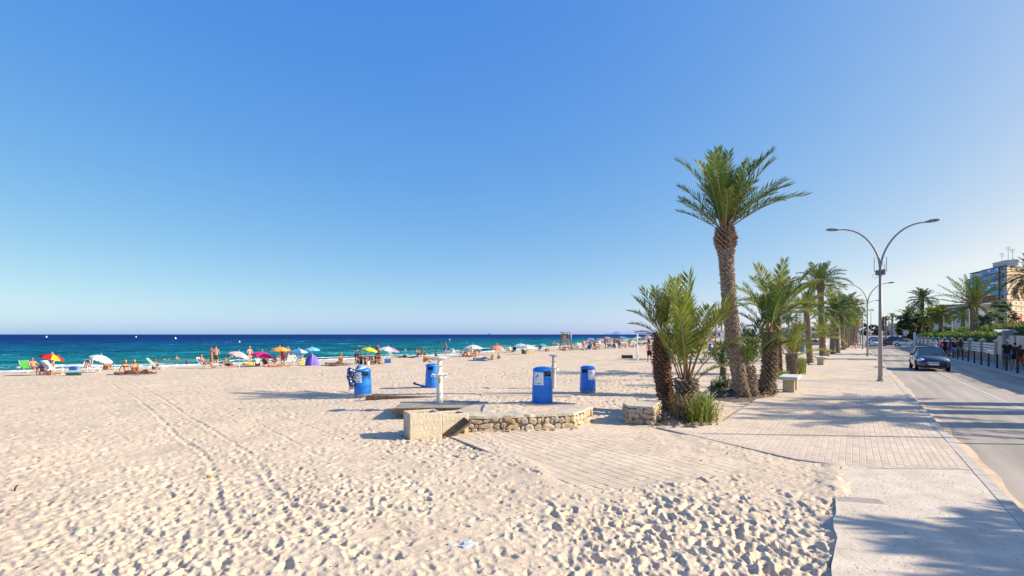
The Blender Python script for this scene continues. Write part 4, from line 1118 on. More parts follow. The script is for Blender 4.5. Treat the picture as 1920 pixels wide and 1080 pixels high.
palm(1571, 662, 1568, 596, .2, .2, 24, 31, 'promenade palm just right of the dark round palm', GP, seed=29, el0=84, el1=-20, dr0=25, dr1=80, wind=.2, rim=.2, pairs=28, lw=.026, ll=.25)
rowp = [(1581, 656, 1579, 575, 34), (1586, 653, 1588, 590, 30), (1590, 651, 1593, 566, 30), (1595, 648, 1598, 592, 24), (1598, 645.5, 1602, 575, 24), (1601, 643.5, 1603, 598, 17), (1603, 642, 1608, 588, 17), (1605, 640, 1609, 604, 12)]
for i, (bx_, by_, tx_, ty_, lp) in enumerate(rowp):
    palm(bx_, by_, tx_, ty_, .25, .22, 22, lp * .78, ('first', 'second', 'third', 'fourth', 'fifth', 'sixth', 'seventh', 'farthest')[i] + ' of the eight distant palms ending the promenade row, counted from the left', 'far palms at the end of the promenade', seed=40 + i, el0=84, el1=-20, dr0=25, dr1=80, wind=.2, rim=.25, pairs=22, lw=.036, ll=.26, fm=M_frond2 if i % 2 else M_frond)
# suckers and shrubs at the palm feet: narrow upright blades
def blade_shrub(name, pts_base, n, h0, h1, m, label, seed, wd=.012, lean=.45):
    r_ = random.Random(seed); b = MB()
    for i in range(n):
        x, y = r_.choice(pts_base); x += r_.gauss(0, .13); y += r_.gauss(0, .1)
        h = r_.uniform(h0, h1); az = r_.uniform(0, 2 * PI); le = r_.uniform(.05, lean) * h
        dx, dy = math.cos(az) * le, math.sin(az) * le; px_, py_ = -math.sin(az) * wd, math.cos(az) * wd
        z = -.03
        b.add([(x - px_, y - py_, z), (x + px_, y + py_, z), (x + dx * .45 + px_ * 1.2, y + dy * .45 + py_ * 1.2, z + h * .6), (x + dx + px_ * .1, y + dy, z + h * r_.uniform(.9, 1)), (x + dx * .45 - px_ * 1.2, y + dy * .45 - py_ * 1.2, z + h * .6)], [(0, 1, 2, 4), (4, 2, 3)])
        for q in range(5):     # side leaflets
            t = .35 + .13 * q; a2 = az + r_.choice((-1, 1)) * r_.uniform(.6, 1.3); l2 = h * .22
            cx, cy, cz = x + dx * t, y + dy * t, z + h * t * .95
            b.add([(cx, cy, cz), (cx + math.cos(a2) * l2 * .5 + px_, cy + math.sin(a2) * l2 * .5, cz + l2 * .45), (cx + math.cos(a2) * l2, cy + math.sin(a2) * l2, cz + l2 * .8), (cx + math.cos(a2) * l2 * .5 - px_, cy + math.sin(a2) * l2 * .5, cz + l2 * .3)], [(0, 1, 2, 3)])
    return tag(b.build(name, m), label, 'shrub')
M_lime = mat('lime_blades', (.30, .32, .05), .5, var=.5, vscale=6, trans=.3, color2=(.10, .16, .03))
M_twig = mat('dry_blades', (.26, .17, .085), .8, var=.5, vscale=8, trans=.1, color2=(.12, .08, .045))
blade_shrub('leafy_shrub', [G(1312, 790), G(1322, 786), G(1326, 792), G(1304, 794)], 170, .35, .82, M_lime, 'lime green sucker shrub at the right foot of the short bushy palm', 1)
blade_shrub('dry_shrub', [G(1278, 788), G(1290, 792), G(1270, 782)], 130, .3, .75, M_twig, 'dry brown shoots in front of the short bushy palm trunk', 2)
blade_shrub('dark_shrub', [G(1357, 735), G(1350, 732)], 110, .3, .65, M_frondd, 'dark green undergrowth left of the tall palm trunk', 3, wd=.02)
blade_shrub('leafy_shrub', [G(1500, 700), G(1497, 702)], 80, .5, 1.1, M_lime, 'small yellow green shrub right of the young low palm', 4, wd=.03)
blade_shrub('leafy_shrub', [G(1462, 706), G(1450, 710), G(1470, 708)], 110, .2, .5, M_frond2, 'low green plants at the foot of the brown trunked palm', 5, wd=.02)

# ------------------------------------------------------------------ benches
M_bt = mat('bench_top', (.62, .60, .56), .85, var=.15, vscale=5, bump=.3, bscale=40)
M_bl = mat('bench_leg', (.52, .42, .27), .9, var=.25, vscale=5, bump=.3, bscale=40)
def bench(px, py, label):
    x, y = G(px, py)
    o = thing('stone_bench', label, 'bench', (x, y, 0), -TH, 'stone benches along the promenade')
    b = MB(); b.box(0, .75, .535, .66, 1.75, .12, ch=.02); b.build('seat', M_bt, o)
    for yy in (.2, 1.3):
        b = MB(); b.box(0, yy, .237, .40, .24, .474, ch=.012); b.build('leg', M_bl, o)
    return o
be = bench(1478, 736, 'nearest pale stone bench at the edge of the promenade')
for (px_, py_), lb in zip(((1538, 684.5), (1551, 668), (1573, 658.5)), ('second stone bench along the promenade, beside a young palm', 'third stone bench along the palm row', 'farthest visible stone bench along the palm row')):
    copy_tree(be, (*G(px_, py_), 0), label=lb)
# ------------------------------------------------------------------ street lamps
M_pole = mat('lamp_steel', (.34, .31, .29), .5, var=.2, vscale=5)
M_head = mat('lamp_head', (.20, .19, .18), .45)
M_lens = mat('lamp_lens', (.55, .53, .48), .25)
def lamp(l, a, label, extras=False):
    x, y = road(l, a)
    o = thing('street_lamp', label, 'street lamp', (x, y, 0), -TH, 'double armed street lamps')
    b = MB(); b.tube([(0, 0, 0), (0, 0, 2), (0, 0, 5.55)], [.095, .085, .06], 12); b.build('pole', M_pole, o, smooth=True)
    b = MB(); b.lathe([(.17, 0), (.17, .03), (.12, .045), (.11, .2), (.1, .22)], 14); b.build('base_plate', M_pole, o)
    for s in (-1, 1):
        b = MB(); pts = []
        for i in range(13):
            t = i / 12; an = PI / 2 * (1 - t) ** 1.1
            pts.append((s * (.02 + 1.62 * (t ** 1.55)), 0, 5.4 + 1.88 * math.sin(t * PI / 2) ** .92))
        b.tube(pts, [.05 - .02 * i / 12 for i in range(13)], 9); arm = b.build('arm', M_pole, o, smooth=True)
        b = MB(); ex, ez = pts[-1][0], pts[-1][2]
        d = (Vector(pts[-1]) - Vector(pts[-2])).normalized(); d = Vector((d.x, 0, d.z * .75 + .05)).normalized()
        e = Vector((ex, 0, ez))
        b.tube([e - d * .06, e + d * .06, e + d * .2, e + d * .38, e + d * .52, e + d * .58], [.035, .07, .125, .13, .085, .015], 10, W=(0, 1, 0), asp=.55); hd = b.build('lamp_head', M_head, o, smooth=True)
        b = MB(); b.ell((e.x + d.x * .3, 0, e.z + d.z * .3 - .035), (.17, .1, .045), 10, 5); b.build('lens', M_lens, hd, smooth=True)
    if extras:
        b = MB(); b.box(-.12, 0, 5.1, .16, .14, .24, ch=.02); b.box(.13, 0, 5.12, .14, .14, .26, ch=.02); b.box(0, -.09, 5.12, .1, .08, .2, ch=.02); b.build('camera_box', M_head, o)
        for s, hh in ((-.24, .62), (.24, .62), (.17, .3)):
            b = MB(); b.tube([(s, 0, 5.15), (s, 0, 5.2 + hh)], .014, 6); b.tube([(0, 0, 5.15), (s, 0, 5.15)], .012, 5); b.build('antenna', M_head, o)
        b = MB(); b.tube([(-.1 - .12 * math.cos(t) - .1, 0, 4.95 + .1 * math.sin(t)) for t in np.linspace(0, 2 * PI, 17)], .006, 4); b.build('cable_loop', M_head, o)
        b = MB(); b.box(.12, 0, 2.72, .07, .16, .6, ch=.02); b.build('red_panel', mat('dark_red', (.20, .03, .035), .5), o)
    return o
lamp(1.07, 30.4, 'nearest double armed street lamp with aerials on its pole', True)
l2 = lamp(1.2, 64.5, 'second street lamp along the promenade')
for a_, lb in ((97, 'third street lamp along the promenade'), (130, 'fourth street lamp along the promenade'), (163, 'fifth street lamp along the promenade, thin and far')):
    copy_tree(l2, (*road(1.2, a_), 0), label=lb)
# iron cover in the apron and the gully by the lamp
gr = MB()
for i in range(17): gr.box(i * .03 - .24, 0, 0, .012, .20, .006)
for s in (-1, 1): gr.box(0, s * .105, 0, .54, .02, .006)
for s in (-1, 1): gr.box(s * .265, 0, 0, .02, .19, .0055)
x, y = G(1611, 937); tag(gr.build('drain_grate', mat('iron', (.62, .53, .42), .7, var=.3, vscale=8), None, loc=(x, y, -.0035), rot=(0, 0, R(-14))), 'small sandy iron drain grate set in the concrete walkway', 'drain grate')
x, y = G(1683, 722, RZ); b = MB(); b.box(0, 0, 0, .28, .6, .012); tag(b.build('drain_cover', M_black, None, loc=(x, y, RZ + .012), rot=(0, 0, -TH)), 'dark gully cover beside the kerb below the nearest lamp', 'drain')
# litter on the sand
b = MB(); r_ = random.Random(2); v = [(i * .05 - .15 + r_.uniform(-.02, .02), j * .05 - .07 + r_.uniform(-.02, .02), r_.uniform(0, .06)) for i in range(7) for j in range(4)]
b.add(v, [(i * 4 + j, i * 4 + 4 + j, i * 4 + 5 + j, i * 4 + 1 + j) for i in range(6) for j in range(3)])
x, y, z = P(868, 1030); tag(b.build('paper_scrap', mat('tissue', (.62, .70, .74), .9, var=.4, vscale=14), None, loc=(x, y, z + .01), rot=(0, 0, -.3)), 'crumpled blue white paper on the sand in the foreground', 'paper')
b = MB(); b.ell((0, 0, .02), (.05, .035, .03), 7, 5); x, y, z = P(393, 896); tag(b.build('orange_peel', mat('peel', (.55, .26, .05), .8), None, loc=(x, y, z)), 'small orange scrap beside the wheel track', 'litter')
b = MB(); b.tube([(0, 0, -.03), (.01, .0, .02), (.03, .01, .06), (.05, .02, .06)], [.012, .013, .01, .004], 6); x, y, z = P(27, 918); tag(b.build('driftwood_twig', mat('twig', (.05, .035, .025), .9), None, loc=(x, y, z)), 'short dark twig sticking out of the sand at far left', 'twig')
# ------------------------------------------------------------------ people
def limb(b, pts, rad, n=8, W=None, asp=1.0): b.tube(pts, rad, n, 0, True, W, asp)
def fused(b, voxel, name):
    """one continuous skin out of overlapping limbs"""
    me = b.mesh(name + '_raw'); o = bpy.data.objects.new(name + '_tmp', me); COL.objects.link(o)
    md = o.modifiers.new('r', 'REMESH'); md.mode = 'VOXEL'; md.voxel_size = voxel; md.use_smooth_shade = True
    md2 = o.modifiers.new('s', 'SMOOTH'); md2.factor = .5; md2.iterations = 2
    dg = bpy.context.evaluated_depsgraph_get(); ev = o.evaluated_get(dg)
    out = bpy.data.meshes.new_from_object(ev); out.name = name
    bpy.data.objects.remove(o); bpy.data.meshes.remove(me)
    out.polygons.foreach_set('use_smooth', [True] * len(out.polygons))
    return out
def mir(p): return (-p[0], p[1], p[2])
POSE = {
 'stand': dict(pel=(0, 0, .93), wai=(0, .005, 1.10), che=(0, .01, 1.30), nk=(0, .02, 1.48), hd=(0, -.005, 1.63), sh=(.175, .02, 1.42), el=(.235, .04, 1.14), wr=(.245, -.05, .90), hp=(.085, 0, .91), kn=(.10, -.015, .49), an=(.105, .03, .085), to=(.125, -.15, .035)),
 'walk': dict(pel=(0, 0, .92), wai=(0, 0, 1.09), che=(0, -.01, 1.29), nk=(0, -.01, 1.47), hd=(0, -.04, 1.62), sh=(.175, 0, 1.41), el=(.23, .14, 1.15), wr=(.23, .05, .93), elL=(-.23, -.08, 1.14), wrL=(-.21, -.27, 1.0), hp=(.085, 0, .90), kn=(.095, -.17, .50), an=(.10, -.20, .085), to=(.115, -.38, .05), knL=(-.095, .04, .48), anL=(-.10, .30, .16), toL=(-.115, .22, .03)),
 'hips': dict(pel=(0, 0, .93), wai=(0, .005, 1.10), che=(0, .01, 1.30), nk=(0, .02, 1.48), hd=(.01, -.01, 1.63), sh=(.175, .02, 1.42), el=(.36, .08, 1.20), wr=(.19, -.02, 1.03), elL=(-.24, -.02, 1.15), wrL=(-.16, -.25, 1.05), hp=(.085, 0, .91), kn=(.11, -.03, .49), an=(.12, .02, .085), to=(.15, -.15, .035)),
 'sit': dict(pel=(0, 0, .12), wai=(0, .07, .28), che=(0, .13, .47), nk=(0, .16, .65), hd=(0, .12, .80), sh=(.17, .14, .59), el=(.25, .30, .36), wr=(.24, .40, .10), hp=(.09, -.03, .11), kn=(.12, -.40, .24), an=(.12, -.80, .08), to=(.14, -.86, .22)),
 'hug': dict(pel=(0, 0, .12), wai=(0, .02, .29), che=(0, -.02, .48), nk=(0, -.05, .66), hd=(0, -.09, .80), sh=(.17, -.02, .60), el=(.25, -.22, .40), wr=(.12, -.42, .38), hp=(.09, -.03, .11), kn=(.12, -.34, .47), an=(.12, -.46, .08), to=(.13, -.63, .035)),
 'lie': dict(pel=(0, 0, .12), wai=(0, .17, .11), che=(0, .36, .125), nk=(0, .54, .12), hd=(0, .70, .14), sh=(.175, .46, .115), el=(.30, .25, .08), wr=(.30, -.02, .06), hp=(.09, -.04, .11), kn=(.11, -.44, .16), an=(.11, -.84, .07), to=(.14, -.88, .21), knL=(-.11, -.38, .33), anL=(-.11, -.66, .07), toL=(-.12, -.83, .03)),
 'prone': dict(pel=(0, 0, .12), wai=(0, -.17, .13), che=(0, -.34, .20), nk=(0, -.48, .29), hd=(0, -.60, .37), sh=(.175, -.42, .22), el=(.22, -.55, .05), wr=(.10, -.70, .10), hp=(.09, .04, .11), kn=(.11, .45, .08), an=(.11, .85, .09), to=(.12, .98, .04)),
 'chair': dict(pel=(0, .05, .36), wai=(0, .14, .51), che=(0, .24, .70), nk=(0, .32, .88), hd=(0, .30, 1.04), sh=(.17, .27, .82), el=(.29, .12, .60), wr=(.27, -.16, .50), hp=(.09, .0, .35), kn=(.12, -.42, .40), an=(.12, -.56, .085), to=(.13, -.74, .035)),
 'bend': dict(pel=(0, .06, .90), wai=(0, -.04, 1.04), che=(0, -.24, 1.14), nk=(0, -.40, 1.14), hd=(0, -.54, 1.10), sh=(.17, -.33, 1.13), el=(.20, -.38, .84), wr=(.15, -.45, .60), hp=(.085, .05, .88), kn=(.10, .03, .48), an=(.11, .06, .085), to=(.125, -.12, .035)),
 'arms': dict(pel=(0, 0, .93), wai=(0, .005, 1.10), che=(0, .01, 1.30), nk=(0, .02, 1.48), hd=(0, -.01, 1.63), sh=(.175, .0, 1.42), el=(.28, -.2, 1.30), wr=(.12, -.40, 1.36), hp=(.085, 0, .91), kn=(.10, -.015, .49), an=(.105, .03, .085), to=(.125, -.15, .035)),
}
M_eye = mat('eye_dark', (.02, .02, .02), .3)
M_lip = mat('lip', (.35, .12, .10), .5)
PM = {}
def pose_meshes(pose):
    if pose in PM: return PM[pose]
    J = POSE[pose]; V3 = lambda k: Vector(J[k])
    def L_(k, s): 
        if s > 0: return Vector(J[k])
        return Vector(J[k + 'L']) if k + 'L' in J else Vector(mir(J[k]))
    pel, wai, che, nk, hd = (V3(k) for k in ('pel', 'wai', 'che', 'nk', 'hd'))
    up = (hd - nk).normalized(); fw = Vector((0, -1, 0)); fw = (fw - up * fw.dot(up)); fw = fw.normalized() if fw.length > .3 else Vector((0, 0, 1))
    if pose == 'lie': fw = Vector((0, 0, 1))
    shc = (L_('sh', 1) + L_('sh', -1)) / 2
    crotch = pel + (pel - wai).normalized() * .07
    body = MB()
    tp = [crotch, pel, pel.lerp(wai, .5), wai, che.lerp(wai, .45), che, che.lerp(shc, .62), shc + (nk - shc) * .35, nk]; tr = [.10, .155, .15, .135, .15, .162, .158, .085, .055]
    limb(body, tp, tr, 12, (1, 0, 0), [.85, .72, .68, .66, .66, .66, .62, .8, 1])
    limb(body, [nk - up * .03, nk.lerp(hd, .45)], [.058, .055], 8)
    # head: skull, jaw, nose, ears
    body.ell(tuple(hd + up * .02 - fw * .012), (.076, .094, .105) if pose not in ('lie',) else (.076, .105, .094), 12, 9)
    body.ell(tuple(hd - up * .055 + fw * .03), (.055, .058, .06), 10, 7)
    limb(body, [hd + fw * .075 + up * .02, hd + fw * .10 - up * .025], [.012, .018], 6)
    for s in (-1, 1): body.ell(tuple(hd + Vector((s * .078, 0, 0)) - fw * .005), (.014, .022, .032), 6, 5)
    for s in (-1, 1):
        sh, el, wr, hp, kn, an, to = (L_(k, s) for k in ('sh', 'el', 'wr', 'hp', 'kn', 'an', 'to'))
        limb(body, [shc.lerp(sh, .45), sh, sh.lerp(el, .4), el, el.lerp(wr, .3), wr], [.062, .062, .05, .040, .041, .027], 9)
        d = (wr - el).normalized(); hw = Vector((0, 1, 0)) if abs(d.y) < .8 else Vector((0, 0, 1)); hw = (hw - d * hw.dot(d)).normalized()
        limb(body, [wr - d * .01, wr + d * .04, wr + d * .085], [.030, .042, .038], 8, tuple(hw), .5)
        limb(body, [pel.lerp(hp, .6), hp, hp.lerp(kn, .35), kn, kn.lerp(an, .3), kn.lerp(an, .7), an], [.10, .098, .085, .058, .060, .042, .036], 10)
        hl = an + (an - to).normalized() * .05; hl.z = min(hl.z, an.z - .02) if abs((an - kn).normalized().z) > .6 else hl.z
        limb(body, [hl, an * .5 + hl * .2 + to * .3, to, to + (to - an).normalized() * .05], [.036, .044, .042, .022], 8, None, .8)
    bm_ = fused(body, .017, 'body')
    # fingers, eyes, mouth on the same mesh
    ex = MB()
    for s in (-1, 1):
        el, wr = L_('el', s), L_('wr', s); d = (wr - el).normalized(); hw = Vector((0, 1, 0)) if abs(d.y) < .8 else Vector((0, 0, 1)); hw = (hw - d * hw.dot(d)).normalized(); nrm = d.cross(hw)
        if nrm.dot(Vector((-s, 0, 0))) < 0: nrm = -nrm
        for k, Lf in enumerate((.066, .078, .074, .056)):
            r0 = wr + d * .075 + hw * (-.030 + .02 * k) * -1
            ex.tube([r0, r0 + d * Lf * .55 + nrm * .006, r0 + d * Lf * .95 + nrm * .026], [.0095, .0088, .006], 5)
        r0 = wr + d * .03 + hw * .034
        ex.tube([r0, r0 + hw * .028 + d * .026, r0 + hw * .032 + d * .058 + nrm * .008], [.0115, .0105, .007], 5)
    n1 = len(ex.f)
    for s in (-1, 1): ex.ell(tuple(hd + Vector((s * .032, 0, 0)) + fw * .078 + up * .018), (.011, .009, .008), 6, 4, 1)
    ex.tube([hd + Vector((x, 0, 0)) + fw * (.084 - abs(x) * .3) - up * .055 for x in (-.024, 0, .024)], .006, 5, 2)
    v = [tuple(q.co) for q in bm_.vertices]; f = [tuple(p.vertices) for p in bm_.polygons]; k = len(v)
    me = bpy.data.meshes.new('body'); me.from_pydata(v + ex.v, [], f + [tuple(i + k for i in q) for q in ex.f])
    for m in (None, M_eye, M_lip): me.materials.append(m)
    me.polygons.foreach_set('material_index', [0] * len(f) + ex.m); me.polygons.foreach_set('use_smooth', [True] * len(me.polygons)); me.update()
    bpy.data.meshes.remove(bm_)
    out = {'body': me}
    g_ = .013
    b = MB(); limb(b, [crotch, pel, pel.lerp(wai, .42)], [.115, .158 + g_, .152 + g_], 12, (1, 0, 0), [.85, .74, .71])
    b2 = MB(); b2.v = list(b.v); b2.f = list(b.f); b2.m = list(b.m)
    for s in (-1, 1):
        hp, kn = L_('hp', s), L_('kn', s)
        limb(b, [pel.lerp(hp, .6), hp, hp.lerp(kn, .4), hp.lerp(kn, .72)], [.105, .10 + g_, .095 + g_, .085 + g_], 10)
    out['shorts'] = fused(b, .017, 'shorts'); out['briefs'] = fused(b2, .017, 'briefs')
    b = MB(); i = 5
    limb(b, [pel, pel.lerp(wai, .5), wai, che.lerp(wai, .45), che, che.lerp(shc, .62), shc + (nk - shc) * .2], [.16 + g_, .156 + g_, .145 + g_, .156 + g_, .165 + g_, .162 + g_, .10 + g_], 12, (1, 0, 0), [.74, .7, .7, .69, .69, .66, .8])
    b3 = MB(); b3.v = list(b.v); b3.f = list(b.f); b3.m = list(b.m)
    for s in (-1, 1):
        sh, el = L_('sh', s), L_('el', s)
        limb(b, [shc.lerp(sh, .45), sh, sh.lerp(el, .55)], [.066 + g_, .064 + g_, .056 + g_], 9)
    out['shirt'] = fused(b, .017, 'shirt')
    for s in (-1, 1):
        hp, kn = L_('hp', s), L_('kn', s); limb(b3, [pel.lerp(hp, .5), hp, hp.lerp(kn, .75)], [.12, .12, .115], 10)
    out['dress'] = fused(b3, .017, 'dress')
    b = MB(); limb(b, [che.lerp(wai, .2), che.lerp(shc, .35)], [.163 + g_, .163 + g_], 12, (1, 0, 0), [.69, .68]); out['bikini_top'] = fused(b, .017, 'bikini_top')
    hr = MB(); c = hd + up * .045 - fw * .028; hr.ell(tuple(c), (.083, .095, .093) if pose != 'lie' else (.083, .093, .095), 12, 8); out['short_hair'] = fused(hr, .017, 'hair')
    hr.ell(tuple(hd - fw * .075 - up * .06), (.07, .045, .12) if pose not in ('lie', 'prone') else (.07, .10, .05), 10, 7); hr.ell(tuple(hd - fw * .085 - up * .15), (.06, .035, .10) if pose not in ('lie', 'prone') else (.06, .09, .04), 10, 7); out['long_hair'] = fused(hr, .017, 'hair')
    for k_, q in out.items():
        if k_ != 'body': q.materials.append(None)
    PM[pose] = out; return out
SKIN = {'fair': mat('skin_fair', (.50, .28, .185), .55), 'tan': mat('skin_tan', (.37, .185, .105), .5), 'brown': mat('skin_brown', (.23, .105, .055), .5), 'dark': mat('skin_dark', (.09, .05, .032), .5)}
CL = {}
def cloth_mat(c):
    if c not in CL: CL[c] = mat('fabric_%d' % len(CL), c, .9, var=.1, vscale=10)
    return CL[c]
HAIR = {'black': (.015, .012, .01), 'brown': (.06, .032, .018), 'blond': (.38, .26, .11), 'grey': (.35, .34, .33)}
def person(px, py, pose, face, label, skin='tan', wear=(), hair='brown', hk='short_hair', z=None, group=None, sc=1.0, loc=None):
    """face = heading in degrees, 0 looks at the camera, 90 to the right of the photo"""
    if loc is None:
        loc = P(px, py) if z is None else (*G(px, py, z), z)
    M = pose_meshes(pose)
    o = thing('person', label, 'person', (loc[0], loc[1], loc[2] - .012), R(face), group); o.scale = (sc,) * 3
    bo = link('body', M['body'], o); bo.material_slots[0].link = 'OBJECT'; bo.material_slots[0].material = SKIN[skin]
    for kind, c in wear:
        q = link(kind, M[kind], o); q.material_slots[0].link = 'OBJECT'; q.material_slots[0].material = cloth_mat(c)
    q = link('hair', M[hk], o); q.material_slots[0].link = 'OBJECT'; q.material_slots[0].material = cloth_mat(HAIR[hair])
    return o
WHT, BLK, NAVY, BLUE, RED, PINK, GRN, TEAL, ORG, PUR, YEL, GREY, KHA = (.75, .75, .75), (.02, .02, .022), (.02, .03, .1), (.03, .13, .5), (.5, .03, .03), (.65, .2, .3), (.05, .3, .08), (.05, .4, .42), (.75, .2, .03), (.2, .03, .4), (.75, .6, .05), (.3, .3, .3), (.4, .32, .2)

# ------------------------------------------------------------------ parasols
M_alu = mat('pole_white', (.72, .72, .70), .4)
UM = {}
def canopy_panel(Rr, n=8, hgt=.34, val=.10):
    k = (Rr, n, hgt, val)
    if k in UM: return UM[k]
    b = MB(); v = []; a = 2 * PI / n; NR = 6; NA = 4
    for i in range(NR + 1):
        t = i / NR
        for j in range(NA + 1):
            s = j / NA; an = (s - .5) * a
            scal = 1 - .05 * math.sin(PI * s) * t
            z = hgt * Rr * (1 - t ** 1.7) - .035 * Rr * math.sin(PI * s) * t
            v.append((Rr * t * scal * math.cos(an), Rr * t * scal * math.sin(an), z))
    for j in range(NA + 1):
        x, y, z = v[NR * (NA + 1) + j]; v.append((x * 1.005, y * 1.005, z - val * (.8 + .2 * math.cos(j * PI))))
    b.add(v, [(i * (NA + 1) + j, (i + 1) * (NA + 1) + j, (i + 1) * (NA + 1) + j + 1, i * (NA + 1) + j + 1) for i in range(NR + 1) for j in range(NA)])
    me = b.mesh('panel', None, True); me.materials.append(None); UM[k] = me; return me
def fab(c, stripe=None):
    k = ('u', c, stripe)
    if k in CL: return CL[k]
    m = mat('parasol_%d' % len(CL), c, .85, trans=.35)
    if stripe:
        n = m.node_tree.nodes; L = m.node_tree.links; tc = n.new('ShaderNodeTexCoord'); wv = n.new('ShaderNodeTexWave'); wv.inputs['Scale'].default_value = 2.6; wv.bands_direction = 'X'
        cr = n.new('ShaderNodeValToRGB'); cr.color_ramp.interpolation = 'CONSTANT'; cr.color_ramp.elements[0].color = (*c, 1); cr.color_ramp.elements[1].color = (*stripe, 1); cr.color_ramp.elements[1].position = .5
        L.new(tc.outputs['Object'], wv.inputs['Vector']); L.new(wv.outputs[0], cr.inputs[0])
        for nd in n:
            if nd.type == 'BSDF_PRINCIPLED': L.new(cr.outputs[0], nd.inputs['Base Color'])
            if nd.type == 'BSDF_TRANSLUCENT': L.new(cr.outputs[0], nd.inputs['Color'])
    CL[k] = m; return m
def parasol(px, py, wpx, topy, cols, label, tilt=(0, 0), cx=None, group=None, far=False, stripe=None, pole=True):
    """pole foot at (px, py); canopy wpx wide whose top is at row topy"""
    x, y, z = P(px, py); D = y; wpx /= math.hypot(1, (px - 960) / F)
    Rr = round(wpx / F * D / 2 * 20) / 20; Rr = min(max(Rr, .65), 1.35)
    zt = CAMH + (HZ - topy) / F * D
    hgt = min(max(zt - z, 1.3), 2.6); hub = hgt - .34 * Rr - .05
    o = thing('parasol', label, 'parasol', (x, y, z - .05), 0, group or 'parasols on the beach')
    xo = ((cx - 960) / F * D - x) if cx is not None else 0
    b = MB(); b.tube([(0, 0, 0), (xo * .25, 0, hub * .6), (xo, 0, hub + .3 * Rr)], .019, 6); b.tube([(xo, 0, hub + .3 * Rr), (xo + math.sin(R(tilt[1])) * .1, 0, hub + .34 * Rr + .14)], .014, 5); b.build('pole', M_alu, o)
    T = Matrix.Translation((xo, 0, hub)) @ Euler((R(tilt[0]), R(tilt[1]), 0)).to_matrix().to_4x4()
    me = canopy_panel(Rr)
    for k in range(8):
        q = link('panel', me, o); q.matrix_basis = T @ Matrix.Rotation(2 * PI * (k + .35) / 8, 4, 'Z')
        q.material_slots[0].link = 'OBJECT'; q.material_slots[0].material = fab(cols[k % len(cols)], stripe)
    if not far:
        b = MB()
        for k in range(8):
            an = 2 * PI * (k + .85) / 8; e = T @ Vector((math.cos(an) * Rr * .97, math.sin(an) * Rr * .97, -.01)); c = T @ Vector((0, 0, .3 * Rr)); m_ = T @ Vector((math.cos(an) * Rr * .5, math.sin(an) * Rr * .5, .2 * Rr)); h_ = T @ Vector((0, 0, .02 * Rr))
            b.tube([c, m_, e], .006, 4); b.tube([h_, m_], .005, 4)
        b.build('ribs', M_alu, o)
    return o
# ------------------------------------------------------------------ folding chairs, bags, tent
def chair(px, py, face, c, label, stripe=None, frame=None, group='folding beach chairs', lounge=False, loc=None, c2=None):
    loc = loc or P(px, py)
    o = thing('beach_chair', label, 'beach chair', (loc[0], loc[1], loc[2] - .03), R(face), group)
    m = fab(c, stripe); fm = frame or M_alu
    sw, sh_ = .27, .30; bk = .62 if not lounge else .78; an = R(24 if not lounge else 40)
    b = MB(); n = 5; v = []
    for i in range(n + 1):
        t = i / n
        for s in (-1, 1): v.append((s * sw, -.26 + .50 * t, sh_ + .05 - .10 * math.sin(PI * t) * .5 - .03 * t))
    b.add(v, [(2 * i, 2 * i + 1, 2 * i + 3, 2 * i + 2) for i in range(n)]); q = b.build('seat', m, o); md = q.modifiers.new('t', 'SOLIDIFY'); md.thickness = .012
    b = MB(); v = []
    for i in range(n + 1):
        t = i / n
        for s in (-1, 1): v.append((s * sw, .26 + math.sin(an) * bk * t + .04 * math.sin(PI * t), sh_ + .05 + math.cos(an) * bk * t))
    b.add(v, [(2 * i, 2 * i + 1, 2 * i + 3, 2 * i + 2) for i in range(n)]); q = b.build('backrest', fab(c2, stripe) if c2 else m, o); md = q.modifiers.new('t', 'SOLIDIFY'); md.thickness = .012
    b = MB(); r_ = .013
    bt = (.28 + math.sin(an) * bk, sh_ + .04 + math.cos(an) * bk)
    for s in (-1, 1):
        x = s * (sw + .015)
        b.tube([(x, -.27, sh_ + .03), (x, .26, sh_)], r_, 6); b.tube([(x, .24, sh_ - .02), (x, bt[0], bt[1])], r_, 6)
        b.tube([(x * 1.04, -.26, .0), (x * 1.04, -.22, sh_ + .2), (x * 1.04, .1, sh_ + .22), (x * 1.04, .36, sh_ + .22)], r_, 6); b.tube([(x * 1.04, .34, 0), (x * 1.04, -.1, sh_ + .03)], r_, 6)
    b.tube([(-sw, bt[0], bt[1]), (sw, bt[0], bt[1])], r_, 6); b.tube([(-sw, -.27, .03), (sw, -.27, .03)], r_, 6); b.tube([(-sw, .33, .03), (sw, .33, .03)], r_, 6)
    b.build('frame', fm, o); return o
def bag(px, py, c, label, w_=.42, h_=.34, d_=.26, name='beach_bag', cat='bag', lid=None):
    x, y, z = P(px, py); o = thing(name, label, cat, (x, y, z - .03), R(random.Random(label).uniform(-25, 25)))
    b = MB(); b.box(0, 0, h_ / 2, w_, d_, h_, ch=.03); b.build('body', cloth_mat(c), o)
    if lid: b = MB(); b.box(0, 0, h_ + .02, w_ * 1.03, d_ * 1.03, .05, ch=.015); b.build('lid', cloth_mat(lid), o)
    b = MB(); b.tube([(-w_ * .35, 0, h_ * .9), (-w_ * .3, 0, h_ + .14), (w_ * .3, 0, h_ + .14), (w_ * .35, 0, h_ * .9)], .012, 5); b.build('handle', cloth_mat(GREY), o); return o
